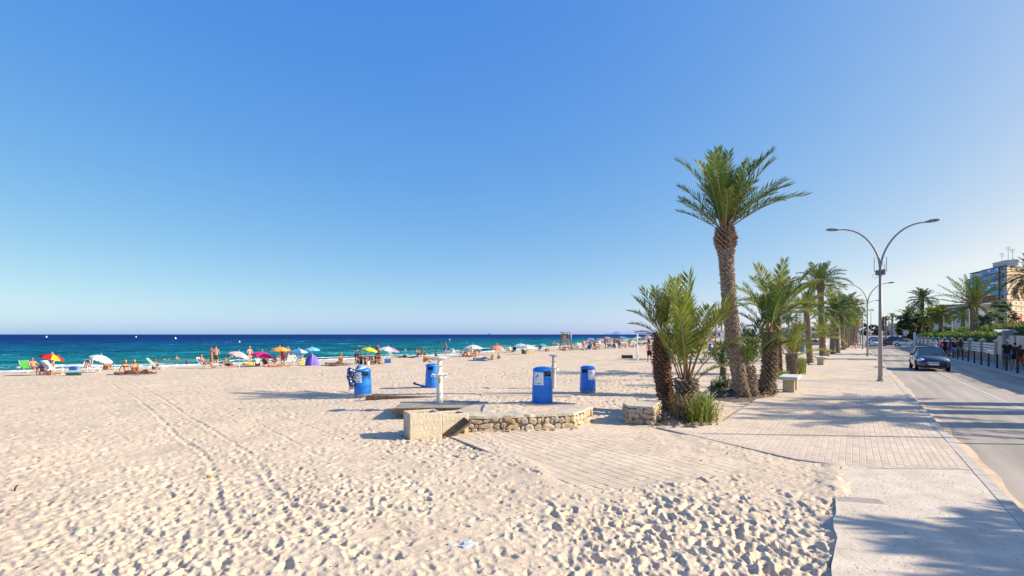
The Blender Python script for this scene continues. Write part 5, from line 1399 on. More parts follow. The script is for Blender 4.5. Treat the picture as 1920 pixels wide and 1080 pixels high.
def towel(px, py, c, label, rz=0, w_=.8, L_=1.7, stripe=None):
    x, y, z = P(px, py); b = MB(); r_ = random.Random(label); n = 8; m = 4; v = []
    for i in range(n + 1):
        for j in range(m + 1): v.append(((j / m - .5) * w_, (i / n - .5) * L_, .035 + r_.uniform(-.012, .02)))
    b.add(v, [(i * (m + 1) + j, i * (m + 1) + j + 1, (i + 1) * (m + 1) + j + 1, (i + 1) * (m + 1) + j) for i in range(n) for j in range(m)])
    o = b.build('towel', fab(c, stripe), None, smooth=True, loc=(x, y, z), rot=(0, 0, R(rz))); md = o.modifiers.new('t', 'SOLIDIFY'); md.thickness = .015
    return tag(o, label, 'towel')

# left group under the red and yellow parasol
parasol(97, 703, 47, 661, [(.62, .02, .02), (.62, .02, .02), (.75, .6, .03), (.75, .6, .03), (.04, .03, .09), (.30, .015, .03), (.62, .02, .02), (.75, .6, .03)], 'leftmost parasol, tilted, with red, yellow and dark panels', tilt=(-6, 14), cx=97)
chair(52, 699, 60, (.10, .45, .08), 'green sun chair at the far left of the beach', lounge=True)
person(64, 699, 'chair', 60, 'person reclining in the green chair at far left', 'tan', (('briefs', NAVY),), 'black')
chair(83, 697, -20, (.45, .45, .45), 'grey checked chair behind the leftmost parasol', stripe=(.12, .12, .12))
person(80, 702, 'sit', 50, 'woman sitting on the sand under the red and yellow parasol', 'tan', (('shorts', (.16, .10, .4)), ('bikini_top', PUR)), 'brown', 'long_hair')
person(92, 703, 'lie', 75, 'person lying beside the pole of the leftmost parasol', 'fair', (('briefs', BLUE),), 'brown')
person(99, 695, 'arms', 160, 'person standing with raised arms behind the leftmost parasol', 'tan', (('briefs', RED),), 'brown', sc=.9)
chair(104, 702, 90, WHT, 'white low chair right of the leftmost parasol', lounge=True)
bag(139, 694, BLUE, 'blue bag left of the red striped chair', .6, .36, .4)
bag(128, 693, (.25, .22, .18), 'brown grey bag beside the blue bag', .45, .42, .3)
chair(159, 697, 10, (.7, .68, .66), 'red and white striped chair by the water', stripe=(.45, .05, .08))
bag(138, 704, (.03, .06, .05), 'dark green cool box on the sand in front of the blue bag', .7, .22, .45, 'cool_box', 'cool box', TEAL)
chair(174, 696, 170, NAVY, 'small dark chair right of the striped chair')
parasol(188, 698, 47, 665, [(.75, .80, .80), (.25, .48, .58)], 'white and pale blue striped parasol tilted down to the right', tilt=(-4, 22), cx=190, stripe=(.70, .78, .80))
chair(206, 693, 100, (.80, .36, .02), 'bright orange chair under the pale striped parasol', c2=(.80, .36, .02))
person(197, 694, 'hug', 85, 'person sitting left of the orange chair', 'tan', (('briefs', NAVY),), 'black')
person(222, 684, 'walk', -120, 'child in a white shirt running along the waterline', 'tan', (('shirt', WHT), ('shorts', BLUE)), 'black', sc=.62)
towel(246, 703, (.55, .50, .46), 'pale striped towel under the group of sitting women', 75, 1.2, 2.6, stripe=(.30, .28, .27))
person(238, 701, 'sit', 70, 'woman sitting at the left of the towel group', 'tan', (('briefs', BLK), ('bikini_top', BLK)), 'blond', 'long_hair')
person(251, 700, 'hug', 55, 'blond woman hugging her knees in the towel group', 'tan', (('briefs', (.5, .4, .3)), ('bikini_top', (.5, .4, .3))), 'blond', 'long_hair')
person(268, 702, 'lie', 80, 'person lying at the right of the towel group', 'brown', (('briefs', BLK), ('bikini_top', BLK)), 'black', 'long_hair')
person(240, 703, 'lie', 95, 'person lying in front of the two sitting women', 'brown', (('briefs', BLK),), 'brown')
chair(299, 694, 110, (.25, .62, .52), 'mint green and white chair at the right of the towel group', lounge=True)
person(289, 693, 'hug', 60, 'person crouching left of the mint green chair', 'brown', (('briefs', RED),), 'black')
# walkers, pink and magenta parasols
person(385, 690, 'chair', 100, 'person in a white chair left of the standing pair', 'tan', (('briefs', BLK),), 'black')
chair(384, 690, 100, WHT, 'white folding chair left of the standing pair')
person(396, 688, 'arms', 150, 'standing person at the left of the embracing pair', 'tan', (('briefs', (.1, .12, .1)),), 'brown')
person(405, 687, 'hips', 190, 'taller standing person at the right of the embracing pair', 'fair', (('shorts', (.07, .08, .06)),), 'brown', sc=1.05)
chair(416, 688, -80, (.14, .22, .04), 'olive green chair right of the embracing pair', lounge=True)
person(424, 687, 'hug', -70, 'person sitting behind the olive green chair', 'tan', (('shirt', (.2, .25, .1)),), 'black')
bag(428, 682, (.40, .62, .75), 'pale blue bag beside the olive green chair', .55, .6, .35)
bag(429, 687, (.28, .03, .04), 'dark red bag in front of the pale blue bag', .6, .32, .4)
parasol(449, 690, 43, 657, [(.70, .30, .36), (.72, .50, .50)], 'pink and white patterned parasol left of the magenta one', tilt=(-6, 16), cx=448, stripe=(.74, .66, .66))
person(468, 684, 'hips', 60, 'woman standing between the pink and magenta parasols', 'fair', (('briefs', PINK), ('bikini_top', PINK)), 'blond', 'long_hair')
o = MB(); o.tube([(.5 * math.cos(t), .32 * math.sin(t), .07) for t in np.linspace(0, 2 * PI, 25)], .11, 8, cap=False); x, y, z = P(467, 685); tag(o.build('inflatable_ring', mat('yellow_plastic', (.78, .58, .04), .35), None, smooth=True, loc=(x, y, z + .05)), 'yellow inflatable ring on the sand by the magenta parasol', 'inflatable ring')
parasol(491, 687, 46, 659, [(.70, .02, .22)], 'magenta pink parasol with people beneath it', tilt=(-4, 10), cx=492)
person(482, 686, 'sit', 30, 'person in white sitting left of the magenta parasol pole', 'tan', (('shirt', WHT),), 'brown')
person(498, 686, 'hug', 20, 'dark haired person under the magenta parasol', 'brown', (('shorts', (.15, .03, .03)), ('bikini_top', BLK)), 'black', 'long_hair')
chair(508, 686, -30, TEAL, 'teal chair right of the magenta parasol')
person(515, 687, 'sit', -40, 'person sitting between the teal chair and the orange parasol', 'fair', (('briefs', RED),), 'grey')
parasol(503, 676, 34, 655, [(.30, .36, .48), (.40, .45, .55)], 'grey blue parasol behind the magenta and orange ones')
parasol(525, 687, 37, 648, [(.80, .38, .07), (.82, .45, .12)], 'orange parasol on a thin white pole', cx=525)
person(530, 686, 'stand', 200, 'person in a dark red wrap standing under the orange parasol', 'brown', (('dress', (.14, .03, .03)),), 'black', 'long_hair')
person(523, 688, 'lie', 100, 'person lying at the foot of the orange parasol', 'fair', (('briefs', PINK),), 'brown')
person(540, 680, 'hips', -30, 'person standing between the orange and blue parasols', 'fair', (('shorts', GREY),), 'brown')
parasol(559, 684, 36, 652, [(.04, .26, .55), (.25, .50, .68), (.04, .26, .55), (.62, .70, .72)], 'blue parasol with a few pale panels beside the purple tent', cx=560)
parasol(585, 680, 31, 649, [(.18, .55, .75), (.22, .60, .78)], 'light turquoise parasol behind the purple tent')
chair(545, 686, 15, WHT, 'white chair with its back to the camera under the blue parasol', group='white chairs'); chair(556, 685, -12, WHT, 'second white chair under the blue parasol, nearer the tent', group='white chairs')
person(553, 683, 'chair', 160, 'dark haired person in the white chair under the blue parasol', 'tan', (('shirt', WHT),), 'black')
bag(568, 684, YEL, 'yellow bag left of the purple tent', .3, .55, .25)
x, y, z = P(585, 685); tn = thing('beach_tent', 'purple and dark blue pop up beach tent', 'tent', (x, y, z - .03), R(12)); tn.scale = (.74, .74, .85)
for k, (c, s0, s1) in enumerate((((.10, .06, .42), -1, .1), ((.20, .14, .60), .1, 1))):
    b = MB(); v = []; N = 8
    for i in range(N + 1):
        for j in range(N + 1):
            u = s0 + (s1 - s0) * i / N; t = j / N * PI
            hw = .78 * math.sqrt(max(.02, 1 - (u * .9) ** 2)); v.append((.78 * u, -.75 * math.cos(t) * hw * 1.0, 1.12 * math.sin(t) * math.sqrt(max(0.0, 1 - abs(u) ** 1.7)) + .01))
    b.add(v, [(i * (N + 1) + j, i * (N + 1) + j + 1, (i + 1) * (N + 1) + j + 1, (i + 1) * (N + 1) + j) for i in range(N) for j in range(N)]); b.build('panel', cloth_mat(c), tn, smooth=True)
b = MB(); b.tube([(.1 * 1.0, -.76 * math.cos(t), 1.13 * math.sin(t)) for t in np.linspace(0, PI, 13)], .015, 5); b.build('hoop', M_alu, tn)
# lime parasol group
person(628, 684, 'lie', 95, 'person lying left of the bending man', 'brown', (('briefs', PINK),), 'brown'); person(638, 680, 'hug', 30, 'dark haired person sitting left of the bending man', 'tan', (('briefs', BLK),), 'black')
towel(628, 685.5, (.12, .12, .13), 'dark towel under the lying person left of the lime parasol', 80, .9, 2.4)
person(669, 682, 'bend', 40, 'man in blue shorts bending over beside the lime parasol', 'fair', (('shorts', (.03, .08, .28)),), 'grey')
parasol(692, 682, 33, 649, [(.62, .66, .03), (.58, .66, .05)], 'lime yellow parasol over a seated group', tilt=(-4, 10), cx=693)
person(677, 683, 'hug', -20, 'person in dark shorts sitting next to the bending man', 'brown', (('shorts', NAVY),), 'black')
for i, (a, c, lb) in enumerate(((686, BLK, 'leftmost of the four people seated under the lime parasol'), (695, ORG, 'second of the four people seated under the lime parasol, in orange'), (704, (.2, .05, .03), 'third of the four people seated under the lime parasol'), (713, BLK, 'rightmost of the four people seated under the lime parasol'))):
    person(a, 683, 'hug' if i % 2 else 'sit', 30 - 25 * i, lb, ('brown', 'tan')[i % 2], (('briefs', c), ('bikini_top', c)), ('black', 'brown')[i % 2], 'long_hair' if i % 2 else 'short_hair')
o = thing('bucket', 'white bucket in front of the lime parasol group', 'bucket', P(690, 684)); b = MB(); b.lathe([(.12, -.02), (.16, .30), (.17, .32)], 14); b.build('body', M_white, o); b = MB(); b.tube([(-.16, 0, .3), (-.1, 0, .42), (.1, 0, .42), (.16, 0, .3)], .008, 5); b.build('handle', M_alu, o)
parasol(727, 676, 44, 648, [(.62, .70, .68), (.45, .28, .40), (.68, .74, .72), (.35, .55, .55), (.70, .45, .12), (.66, .72, .70)], 'large pale multicoloured parasol right of the lime one', tilt=(-3, 6), cx=728)
bag(727, 681, (.03, .15, .42), 'blue cool box on the sand right of the lime parasol group', .55, .38, .36, 'cool_box', 'cool box', (.10, .25, .5))
chair(738, 673, 70, GREY, 'grey folding chair right of the multicoloured parasol')
person(708, 676, 'stand', 170, 'person standing behind the lime parasol group', 'tan', (('dress', (.18, .10, .06)),), 'black')
# middle: lying pair, striped chair, sitters
person(755, 671, 'lie', 85, 'left one of two dark figures lying near the water', 'dark', (('shirt', BLK), ('shorts', BLK)), 'black'); person(775, 671, 'prone', 95, 'right one of two dark figures lying near the water', 'dark', (('shorts', BLK),), 'black')
chair(791, 668, 10, (.30, .25, .24), 'grey and brown striped chair near the water', stripe=(.12, .09, .09)); person(784, 669, 'chair', 60, 'person seated beside the grey striped chair', 'brown', (('shorts', NAVY),), 'black')
person(796, 679, 'hug', 70, 'person with bent knees sitting alone on the open sand', 'tan', (('briefs', BLK),), 'brown', 'long_hair'); person(815, 676, 'sit', -60, 'person sitting on the sand just left of the white shower head', 'brown', (('shorts', GREY),), 'black')
person(835, 666, 'hips', 150, 'man in blue shorts standing by the white chairs', 'tan', (('shorts', (.03, .10, .42)),), 'black', sc=1.08)
chair(829, 667, -90, (.25, .42, .7), 'pale blue chair beside the man in blue shorts'); chair(844, 666, -20, WHT, 'white chair right of the man in blue shorts', group='white chairs'); chair(854, 665, 60, WHT, 'white high backed chair left of the pale round parasol', group='white chairs')
parasol(886, 668, 36, 645, [(.58, .72, .78), (.72, .78, .80)], 'pale blue and white round parasol over a crowded group', cx=887)
for i, (a, b_, c) in enumerate(((868, 669, RED), (873, 670, PINK), (879, 670, RED), (885, 669, ORG), (893, 667, PINK), (898, 666, RED))):
    person(a, b_, ('sit', 'hug', 'sit', 'chair', 'hug', 'sit')[i], (40, -20, 70, 10, -60, -30)[i], ('first', 'second', 'third', 'fourth', 'fifth', 'rightmost')[i] + ' sunburnt person from the left under the pale round parasol', 'fair' if i % 2 else 'tan', (('briefs', c),), 'brown', group='group under the pale round parasol')
towel(896, 676, (.05, .25, .5), 'blue towel under the man lying on the open sand', 85, .9, 1.9); person(903, 675, 'lie', 90, 'man lying on a blue towel on the open sand', 'brown', (('shorts', (.04, .22, .5)), ('shirt', (.04, .22, .5))), 'black')
person(924, 675, 'hug', -10, 'child in lime green sitting right of the man on the blue towel', 'fair', (('shirt', (.4, .55, .1)),), 'blond', sc=.7); person(934, 673, 'hug', 40, 'dark haired child sitting right of the child in lime green', 'tan', (('briefs', RED),), 'black', sc=.7)
parasol(932, 665, 25, 655, [(.75, .30, .20), (.78, .36, .24)], 'salmon parasol set low on the sand with a person behind it', tilt=(16, 4)); person(931, 661, 'stand', 180, 'person standing behind the low salmon parasol', 'tan', (('shorts', (.2, .05, .05)),), 'brown')
chair(953, 662, 20, GREY, 'grey folding chair left of the white parasol'); chair(962, 663, -30, NAVY, 'dark blue chair left of the white parasol')
person(957, 661, 'chair', 20, 'person seated between the grey and dark blue chairs', 'tan', (('shirt', WHT),), 'black')
parasol(976, 660, 30, 643, [(.45, .58, .70), (.68, .74, .78)], 'blue and white parasol behind the white one'); parasol(989, 664, 30, 645, [(.78, .78, .76), (.74, .74, .72)], 'white parasol in front of the blue and white one', cx=989)
person(980, 664, 'hug', 20, 'person under the white parasol', 'tan', (('briefs', KHA), ('shirt', KHA)), 'brown'); bag(993, 664, (.5, .42, .22), 'straw coloured covered heap under the white parasol', 1.2, .5, .7)
parasol(1016, 658, 17, 643.5, [(.10, .45, .62), (.12, .50, .66)], 'small turquoise parasol left of the lifeguard tower'); person(1012, 659, 'chair', -20, 'person seated under the small turquoise parasol', 'tan', (('shirt', NAVY),), 'black')
bag(1026, 659, (.4, .15, .05), 'brown bag left of the lifeguard tower', .6, .5, .4)
parasol(1040, 657, 19, 641, [(.40, .08, .10), (.45, .38, .36)], 'dark red and grey parasol just left of the lifeguard tower')

# ------------------------------------------------------------------ lifeguard tower
M_wood = mat('tower_wood', (.32, .23, .15), .85, var=.4, vscale=3, bump=.4, bscale=20)
x, y, z = P(1061, 656); tw = thing('lifeguard_tower', 'tall wooden lifeguard tower with a flat roof', 'lifeguard tower', (x, y, z - .1), R(14))
hp_ = (HZ - 622) / F * y + CAMH - z
for sx, sy in ((-1, -1), (1, -1), (-1, 1), (1, 1)):
    b = MB(); b.tube([(sx * .95, sy * .9, 0), (sx * .55, sy * .6, hp_ - .1)], .07, 6); b.build('leg', M_wood, tw)
for zz in (.5, 1.0, 1.45):
    for sy in (-1, 1): b = MB(); k = 1 - zz / hp_; b.box(0, sy * (.6 + .3 * k), zz, 1.15 + .75 * k, .04, .14); b.build('brace', M_wood, tw)
for zz in (1.95, 2.15, 2.35, 2.55, 2.75):
    b = MB(); b.box(0, .7, zz, 1.25, .035, .17); b.build('board', M_wood, tw)
    b = MB(); b.box(-.66, .22, zz, .035, .9, .17); b.build('board', M_wood, tw)
for i in range(5): b = MB(); b.box(-.56 + .28 * i, 0, 1.72, .26, 1.5, .05); b.build('floor_board', M_wood, tw)
b = MB(); b.box(0, 0, hp_, 1.75, 1.7, .09, ch=.02); b.build('roof', M_wood, tw)
for zz in np.arange(.25, 1.7, .3): b = MB(); b.box(.55, -1.15 + zz * .16, zz, .6, .05, .06); b.build('rung', M_wood, tw)
b = MB(); b.tube([(.9, -.3, .4), (.85, -.3, 3.5)], .05, 6); b.build('post', M_white, tw)
person(0, 0, 'stand', 30, 'lifeguard in a green top standing up in the wooden tower', 'tan', (('shirt', GRN), ('shorts', KHA)), 'brown', loc=(x - .35, y, z + 1.66), sc=.8)
for i, (a, b_) in enumerate(((1052, 657), (1060, 658), (1067, 657), (1073, 656))):
    person(a, b_, ('sit', 'hug', 'chair', 'sit')[i], (20, -40, 10, 60)[i], ('leftmost', 'second', 'third', 'rightmost')[i] + ' person resting at the foot of the lifeguard tower, counted from the left', ('fair', 'tan')[i % 2], (('briefs', (RED, BLK, PINK, BLUE)[i]),), 'brown', group='people at the foot of the lifeguard tower')
# ------------------------------------------------------------------ far crowd up the beach
r_ = random.Random(77)
ucol = {'white': [(.74, .74, .72)], 'red and white': [(.52, .06, .08), (.70, .62, .60)], 'blue': [(.05, .2, .5), (.4, .5, .6)], 'dark striped': [(.12, .08, .1), (.4, .32, .3)], 'green': [(.2, .45, .32), (.5, .6, .5)], 'sand coloured': [(.45, .36, .26)], 'pink': [(.55, .2, .3), (.65, .45, .5)]}
names = list(ucol)
spots = [(1083, 656), (1092, 655), (1100, 652), (1112, 655), (1123, 650), (1131, 653), (1142, 652), (1148, 648), (1155, 650), (1163, 649), (1172, 651), (1180, 648), (1187, 649), (1195, 645), (1204, 647), (1212, 646), (1222, 645), (1230, 645), (1107, 648), (1136, 646), (1166, 645), (1215, 642), (1238, 644), (1290, 646), (1302, 645), (1314, 647), (1322, 644), (1332, 643)]
for i, (a, b_) in enumerate(spots):
    nme = names[(i * 3 + i // 4) % len(names)]
    parasol(a, b_, 17, b_ - 15 + r_.uniform(-1, 1), ucol[nme], f'small {nme} parasol in the far crowd beyond the lifeguard tower', tilt=(r_.uniform(-8, 8), r_.uniform(-10, 10)), group=f'far {nme} parasols', far=True)
for i in range(64):
    a = r_.uniform(1078, 1238) if i < 52 else r_.uniform(1288, 1335); t = (a - 1078) / 160
    b_ = 657 - 9 * min(t, 1) + r_.uniform(-2.5, 1.5)
    if i % 3 == 0: chair(a, b_, r_.uniform(-180, 180), r_.choice((WHT, GREY, TEAL, BLUE, RED)), 'tiny folding chair in the far crowd beyond the lifeguard tower', group='far chairs')
    else: person(a, b_, r_.choice(('stand', 'sit', 'hug', 'chair', 'hips', 'walk')), r_.uniform(-180, 180), 'tiny bather in the far crowd beyond the lifeguard tower', r_.choice(('fair', 'tan', 'brown')), (('briefs', r_.choice((RED, BLK, BLUE, PINK, NAVY))),) + ((('shirt', r_.choice((WHT, NAVY, RED))),) if i % 4 == 1 else ()), r_.choice(('brown', 'black')), group='far bathers')
# ------------------------------------------------------------------ volleyball court
def post(px, py, label):
    x, y, z = P(px, py); o = thing('volleyball_post', label, 'net post', (x, y, z - .1)); b = MB(); b.lathe([(.07, 0), (.065, 2.5), (.05, 2.53)], 10); b.build('pole', M_white, o); b = MB(); b.lathe([(.09, .1), (.09, .5)], 10); b.build('padding', M_white, o); return (x, y, z)
pa = post(1195, 675, 'white volleyball post on the open sand'); pb_ = post(1352, 681, 'second volleyball post hidden behind the tall palm')
nt_ = thing('volleyball_net', 'thin volleyball net stretched right of the white post', 'net', pa, math.atan2(pb_[1] - pa[1], pb_[0] - pa[0])); LN = math.hypot(pb_[0] - pa[0], pb_[1] - pa[1])
b = MB()
for i in range(int(LN / .2)): b.tube([(.1 + i * .2, 0, 1.5), (.1 + i * .2, 0, 2.38)], .003, 3)
for k in range(6): b.tube([(0.05, 0, 1.5 + .17 * k), (LN - .05, 0, 1.5 + .17 * k)], .003, 3)
b.build('mesh', mat('net_cord', (.10, .10, .11), .9), nt_)
for zz in (1.5, 2.38): b = MB(); b.box(LN / 2, 0, zz, LN - .1, .012, .05); b.build('net_band', mat('net_band', (.16, .16, .18), .8), nt_)
person(1218, 680, 'walk', 175, 'shirtless tanned man in dark shorts walking by the net', 'tan', (('shorts', (.03, .015, .02)),), 'black')
o = bag(1176, 672, (.03, .025, .02), 'dark heap of bags on the sand left of the volleyball post', 1.0, .35, .5)
person(1264, 676, 'stand', 20, 'person in an orange top seen between the palm pair trunks', 'tan', (('shirt', ORG), ('shorts', ORG)), 'black'); person(1341, 669, 'walk', 20, 'person walking on the sand right of the small distant bin', 'tan', (('shorts', ORG),), 'brown')
# ------------------------------------------------------------------ swimmers and buoys
def swim(px, py, label, h, skin='tan', sc=1.0, wear=()):
    D = (CAMH - SEA) * F / (py - HZ); person(0, 0, 'hips', random.Random(label).uniform(-90, 90), label, skin, wear, 'black', loc=((px - 960) / F * D, D, SEA - h), sc=sc, group='bathers in the sea')
swim(308, 676.5, 'left one of two swimmers beyond the mint green chair', 1.25); swim(317, 676, 'right one of two swimmers beyond the mint green chair', 1.3)
swim(331, 676, 'bather with arms out in the sea left of the standing pair', 1.05, 'fair'); swim(350, 683, 'child wading in front of the bather left of the standing pair', .45, 'brown', .6, (('shorts', NAVY),))
swim(470, 669, 'bather far out beyond the pink parasol', 1.2); swim(640, 667, 'bather in the surf beyond the lime parasol group', 1.0, 'fair'); swim(760, 658, 'bather in the sea right of the multicoloured parasol', 1.1)
M_buoy = mat('buoy_white', (.8, .8, .78), .4)
for px_, py_, s in ((87, 632.5, 1.5), (255, 632.3, 1.4), (329, 635.3, 1.2), (449, 641.5, .55), (843, 637.5, .7)):
    D = (CAMH - SEA) * F / (py_ - HZ); o = thing('buoy', 'small white buoy floating off the beach', 'buoy', ((px_ - 960) / F * D, D, SEA), 0, 'buoys off the beach'); o.scale = (s,) * 3
    b = MB(); b.lathe([(.0, -.6), (.5, -.4), (.62, 0), (.5, .4), (.2, .75), (.12, 1.1), (.0, 1.15)], 12); b.build('float', M_buoy, o, smooth=True)
# ------------------------------------------------------------------ right side: bollards, wall, hedge, people
PZ = 0.0
M_boll = mat('bollard_iron', (.025, .025, .028), .5)
b = MB(); b.lathe([(.075, 0), (.075, .04), (.055, .06), (.05, .80), (.066, .82), (.066, .86), (.05, .90), (.0, .93)], 12)
ORD = 'nearest second third fourth fifth sixth seventh eighth ninth tenth eleventh twelfth thirteenth fourteenth fifteenth sixteenth seventeenth farthest'.split()
bm1 = b.mesh('bollard', M_boll, False)
for i, a in enumerate([33.0, 35.6, 38.2, 40.9, 43.5, 46.0, 48.6, 51.1, 53.7, 56.3, 58.9, 61.5, 64.1, 66.7, 69.3, 71.9, 74.5, 77.1]):
    o = thing('bollard', ORD[i] + ' black iron bollard along the right hand kerb, counted from the nearest', 'bollard', (*road(7.84, a), PZ), -TH, 'black bollards along the kerb')
    link('post', bm1, o)
# wall
M_panel = mat('panel_beige', (.66, .58, .45), .85, var=.15, vscale=2, bump=.2, bscale=20)
M_pier = mat('pier_stone', (.50, .39, .30), .9, var=.4, vscale=5, bump=.6, bscale=18)
M_slat = mat('slat_white', (.78, .75, .70), .6, var=.1, vscale=4)
WL = 9.25
def rbox(b, l, a, z, sl, sa, sz, ch=0): 
    b.box(l, a, z, sl, sa, sz, ch=ch)
def roadthing(name, label, cat, l, a, z=0, group=None):
    return thing(name, label, cat, (*road(l, a), z), -TH, group)
gw = roadthing('garden_wall', 'beige panelled garden wall on the right beside the black shirted man', 'garden wall', WL, 30)
b = MB(); b.box(.16, 12.3, .3, .32, 25, .62); b.build('plinth', M_pier, gw)
for i in range(9):
    b = MB(); b.box(.10, 1.4 + i * 2.72, 1.36, .12, 2.40, 1.50, ch=.01); b.build('panel', M_panel, gw)
    for k in range(4): b = MB(); b.box(.03, 1.4 + i * 2.72, .85 + .33 * k, .02, 2.36, .025); b.build('batten', M_panel, gw)
    b = MB(); b.box(.14, .05 + i * 2.72, 1.38, .30, .26, 1.56, ch=.01); b.build('pier', M_pier, gw)
b = MB(); b.box(.05, 21.2, 1.25, .55, .6, 2.5, ch=.02); b.build('gate_pillar', mat('gate_grey', (.33, .32, .31), .8, var=.2, vscale=3), gw)
b = MB(); b.box(.1, 21.9, 2.42, 1.2, 1.6, .09, ch=.02, rx=.12); b.build('gate_roof', mat('roof_white', (.6, .58, .55), .7), gw)
fw_ = roadthing('slatted_fence', 'white slatted fence between stone piers along the right hand pavement', 'fence', WL, 54.8)
b = MB(); b.box(.16, 34, .3, .30, 67.6, .62); b.build('plinth', M_pier, fw_)
# rubble courses in the plinth facing the road: joined, too small to pick apart
b = MB(); r_ = random.Random(4)
for i in range(430):
    b.box(-.002, .2 + r_.random() * 67, .06 + r_.choice((.0, .16, .32, .44)), .05 + r_.random() * .03, r_.uniform(.16, .4), r_.uniform(.11, .16), ch=.02)
tag(b.build('rubble_stones', [M_stones[3]], fw_), kind='stuff')
pm_ = MB(); pm_.box(.16, 0, 1.13, .34, .44, 1.05, ch=.02); pmm = pm_.mesh('pier', M_pier)
cm_ = MB(); cm_.box(.16, 0, 1.70, .46, .56, .09, ch=.02); cm_.ell((.16, 0, 1.80), (.13, .13, .09), 8, 5); cmm = cm_.mesh('cap', M_slat)
sm_ = MB(); sm_.box(.14, 0, 0, .05, 4.9, .17, ch=.008); smm = sm_.mesh('slat', M_slat)
for i in range(12):
    a = .25 + i * 5.62
    q = link('pier', pmm, fw_, loc=(0, a, 0)); link('cap', cmm, q)
    if i < 11:
        for k in range(4): link('slat', smm, fw_, loc=(0, a + 2.81, .76 + .225 * k), rot=(0, 0, 0), sc=(1, 1.02, 1))
        b = MB(); b.box(.18, a + 1.4, 1.1, .05, .06, .9); b.box(.18, a + 4.2, 1.1, .05, .06, .9); b.build('upright', M_boll, fw_)
# hedge
M_hedge = mat('hedge_leaf', (.22, .31, .035), .7, var=.45, vscale=3, trans=.35, spec=.2, color2=(.10, .18, .025))
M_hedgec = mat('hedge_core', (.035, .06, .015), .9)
M_flower = mat('bougainvillea', (.55, .05, .10), .6, trans=.3)
def leaf_quads(b, c, n_, s, r_, mi=0, el=(1, 1, 1)):
    for _ in range(n_):
        d = Vector((r_.gauss(0, 1), r_.gauss(0, 1), r_.gauss(0, 1))).normalized() * r_.random() ** .4
        p = Vector(c) + Vector((d.x * el[0], d.y * el[1], d.z * el[2]))
        a = Vector((r_.gauss(0, 1), r_.gauss(0, 1), r_.gauss(0, 1))).normalized(); t = a.orthogonal().normalized(); k = s * r_.uniform(.6, 1.3)
        b.add([p - a * k, p + t * k * .45, p + a * k, p - t * k * .45], [(0, 1, 2, 3)], mi)
def hedge(l0, l1, a0, a1, z0, z1, label, seed, flowers=0, den=26, leaf=.10, mats=None):
    r_ = random.Random(seed); o = roadthing('hedge', label, 'hedge', (l0 + l1) / 2, a0, 0, 'hedges behind the wall')
    hw = (l1 - l0) / 2; L = a1 - a0
    b = MB(); n = max(3, int(L / 1.5))
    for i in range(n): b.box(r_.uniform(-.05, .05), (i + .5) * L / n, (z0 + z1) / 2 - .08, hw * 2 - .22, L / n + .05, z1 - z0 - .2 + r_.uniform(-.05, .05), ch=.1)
    b.build('core_boxes', M_hedgec, o)  # dark green boxes filling the hedge behind its surface leaves
    b = MB()
    for i in range(int(den * L * (2 * hw + (z1 - z0) * 1.3))):
        if r_.random() < .5: p = (r_.uniform(-hw, hw), r_.uniform(0, L), z1 + r_.gauss(0, .06) + .08 * math.sin(i))
        else: p = (-hw + r_.gauss(0, .06), r_.uniform(0, L), r_.uniform(z0, z1))
        leaf_quads(b, p, 1, leaf, r_, 1 if r_.random() < flowers else 0, (.05, .05, .05))
    for e in (0, L):
        for i in range(int(den * 2 * hw * (z1 - z0))): leaf_quads(b, (r_.uniform(-hw, hw), e + r_.gauss(0, .05), r_.uniform(z0, z1)), 1, leaf, r_, 0, (.05, .05, .05))
    b.build('leaves', [mats or M_hedge, M_flower], o); return o
hedge(9.75, 11.2, 55.5, 118, .9, 2.35, 'long clipped bright green hedge right behind the slatted fence', 1, den=16, leaf=.14)
hedge(11.9, 13.4, 60, 100, 1.5, 3.0, 'taller second tier of clipped hedge behind the front hedge', 2, den=14, leaf=.15)
hedge(9.9, 12.6, 44, 57, 1.3, 3.05, 'loose flowering hedge with red blossoms above the beige wall', 3, flowers=.16, den=26, leaf=.11)
hedge(10.2, 12.6, 33, 43.6, 1.6, 3.0, 'dark green hedge with a few blossoms at the right edge of the photo', 4, flowers=.05, den=22, leaf=.11)
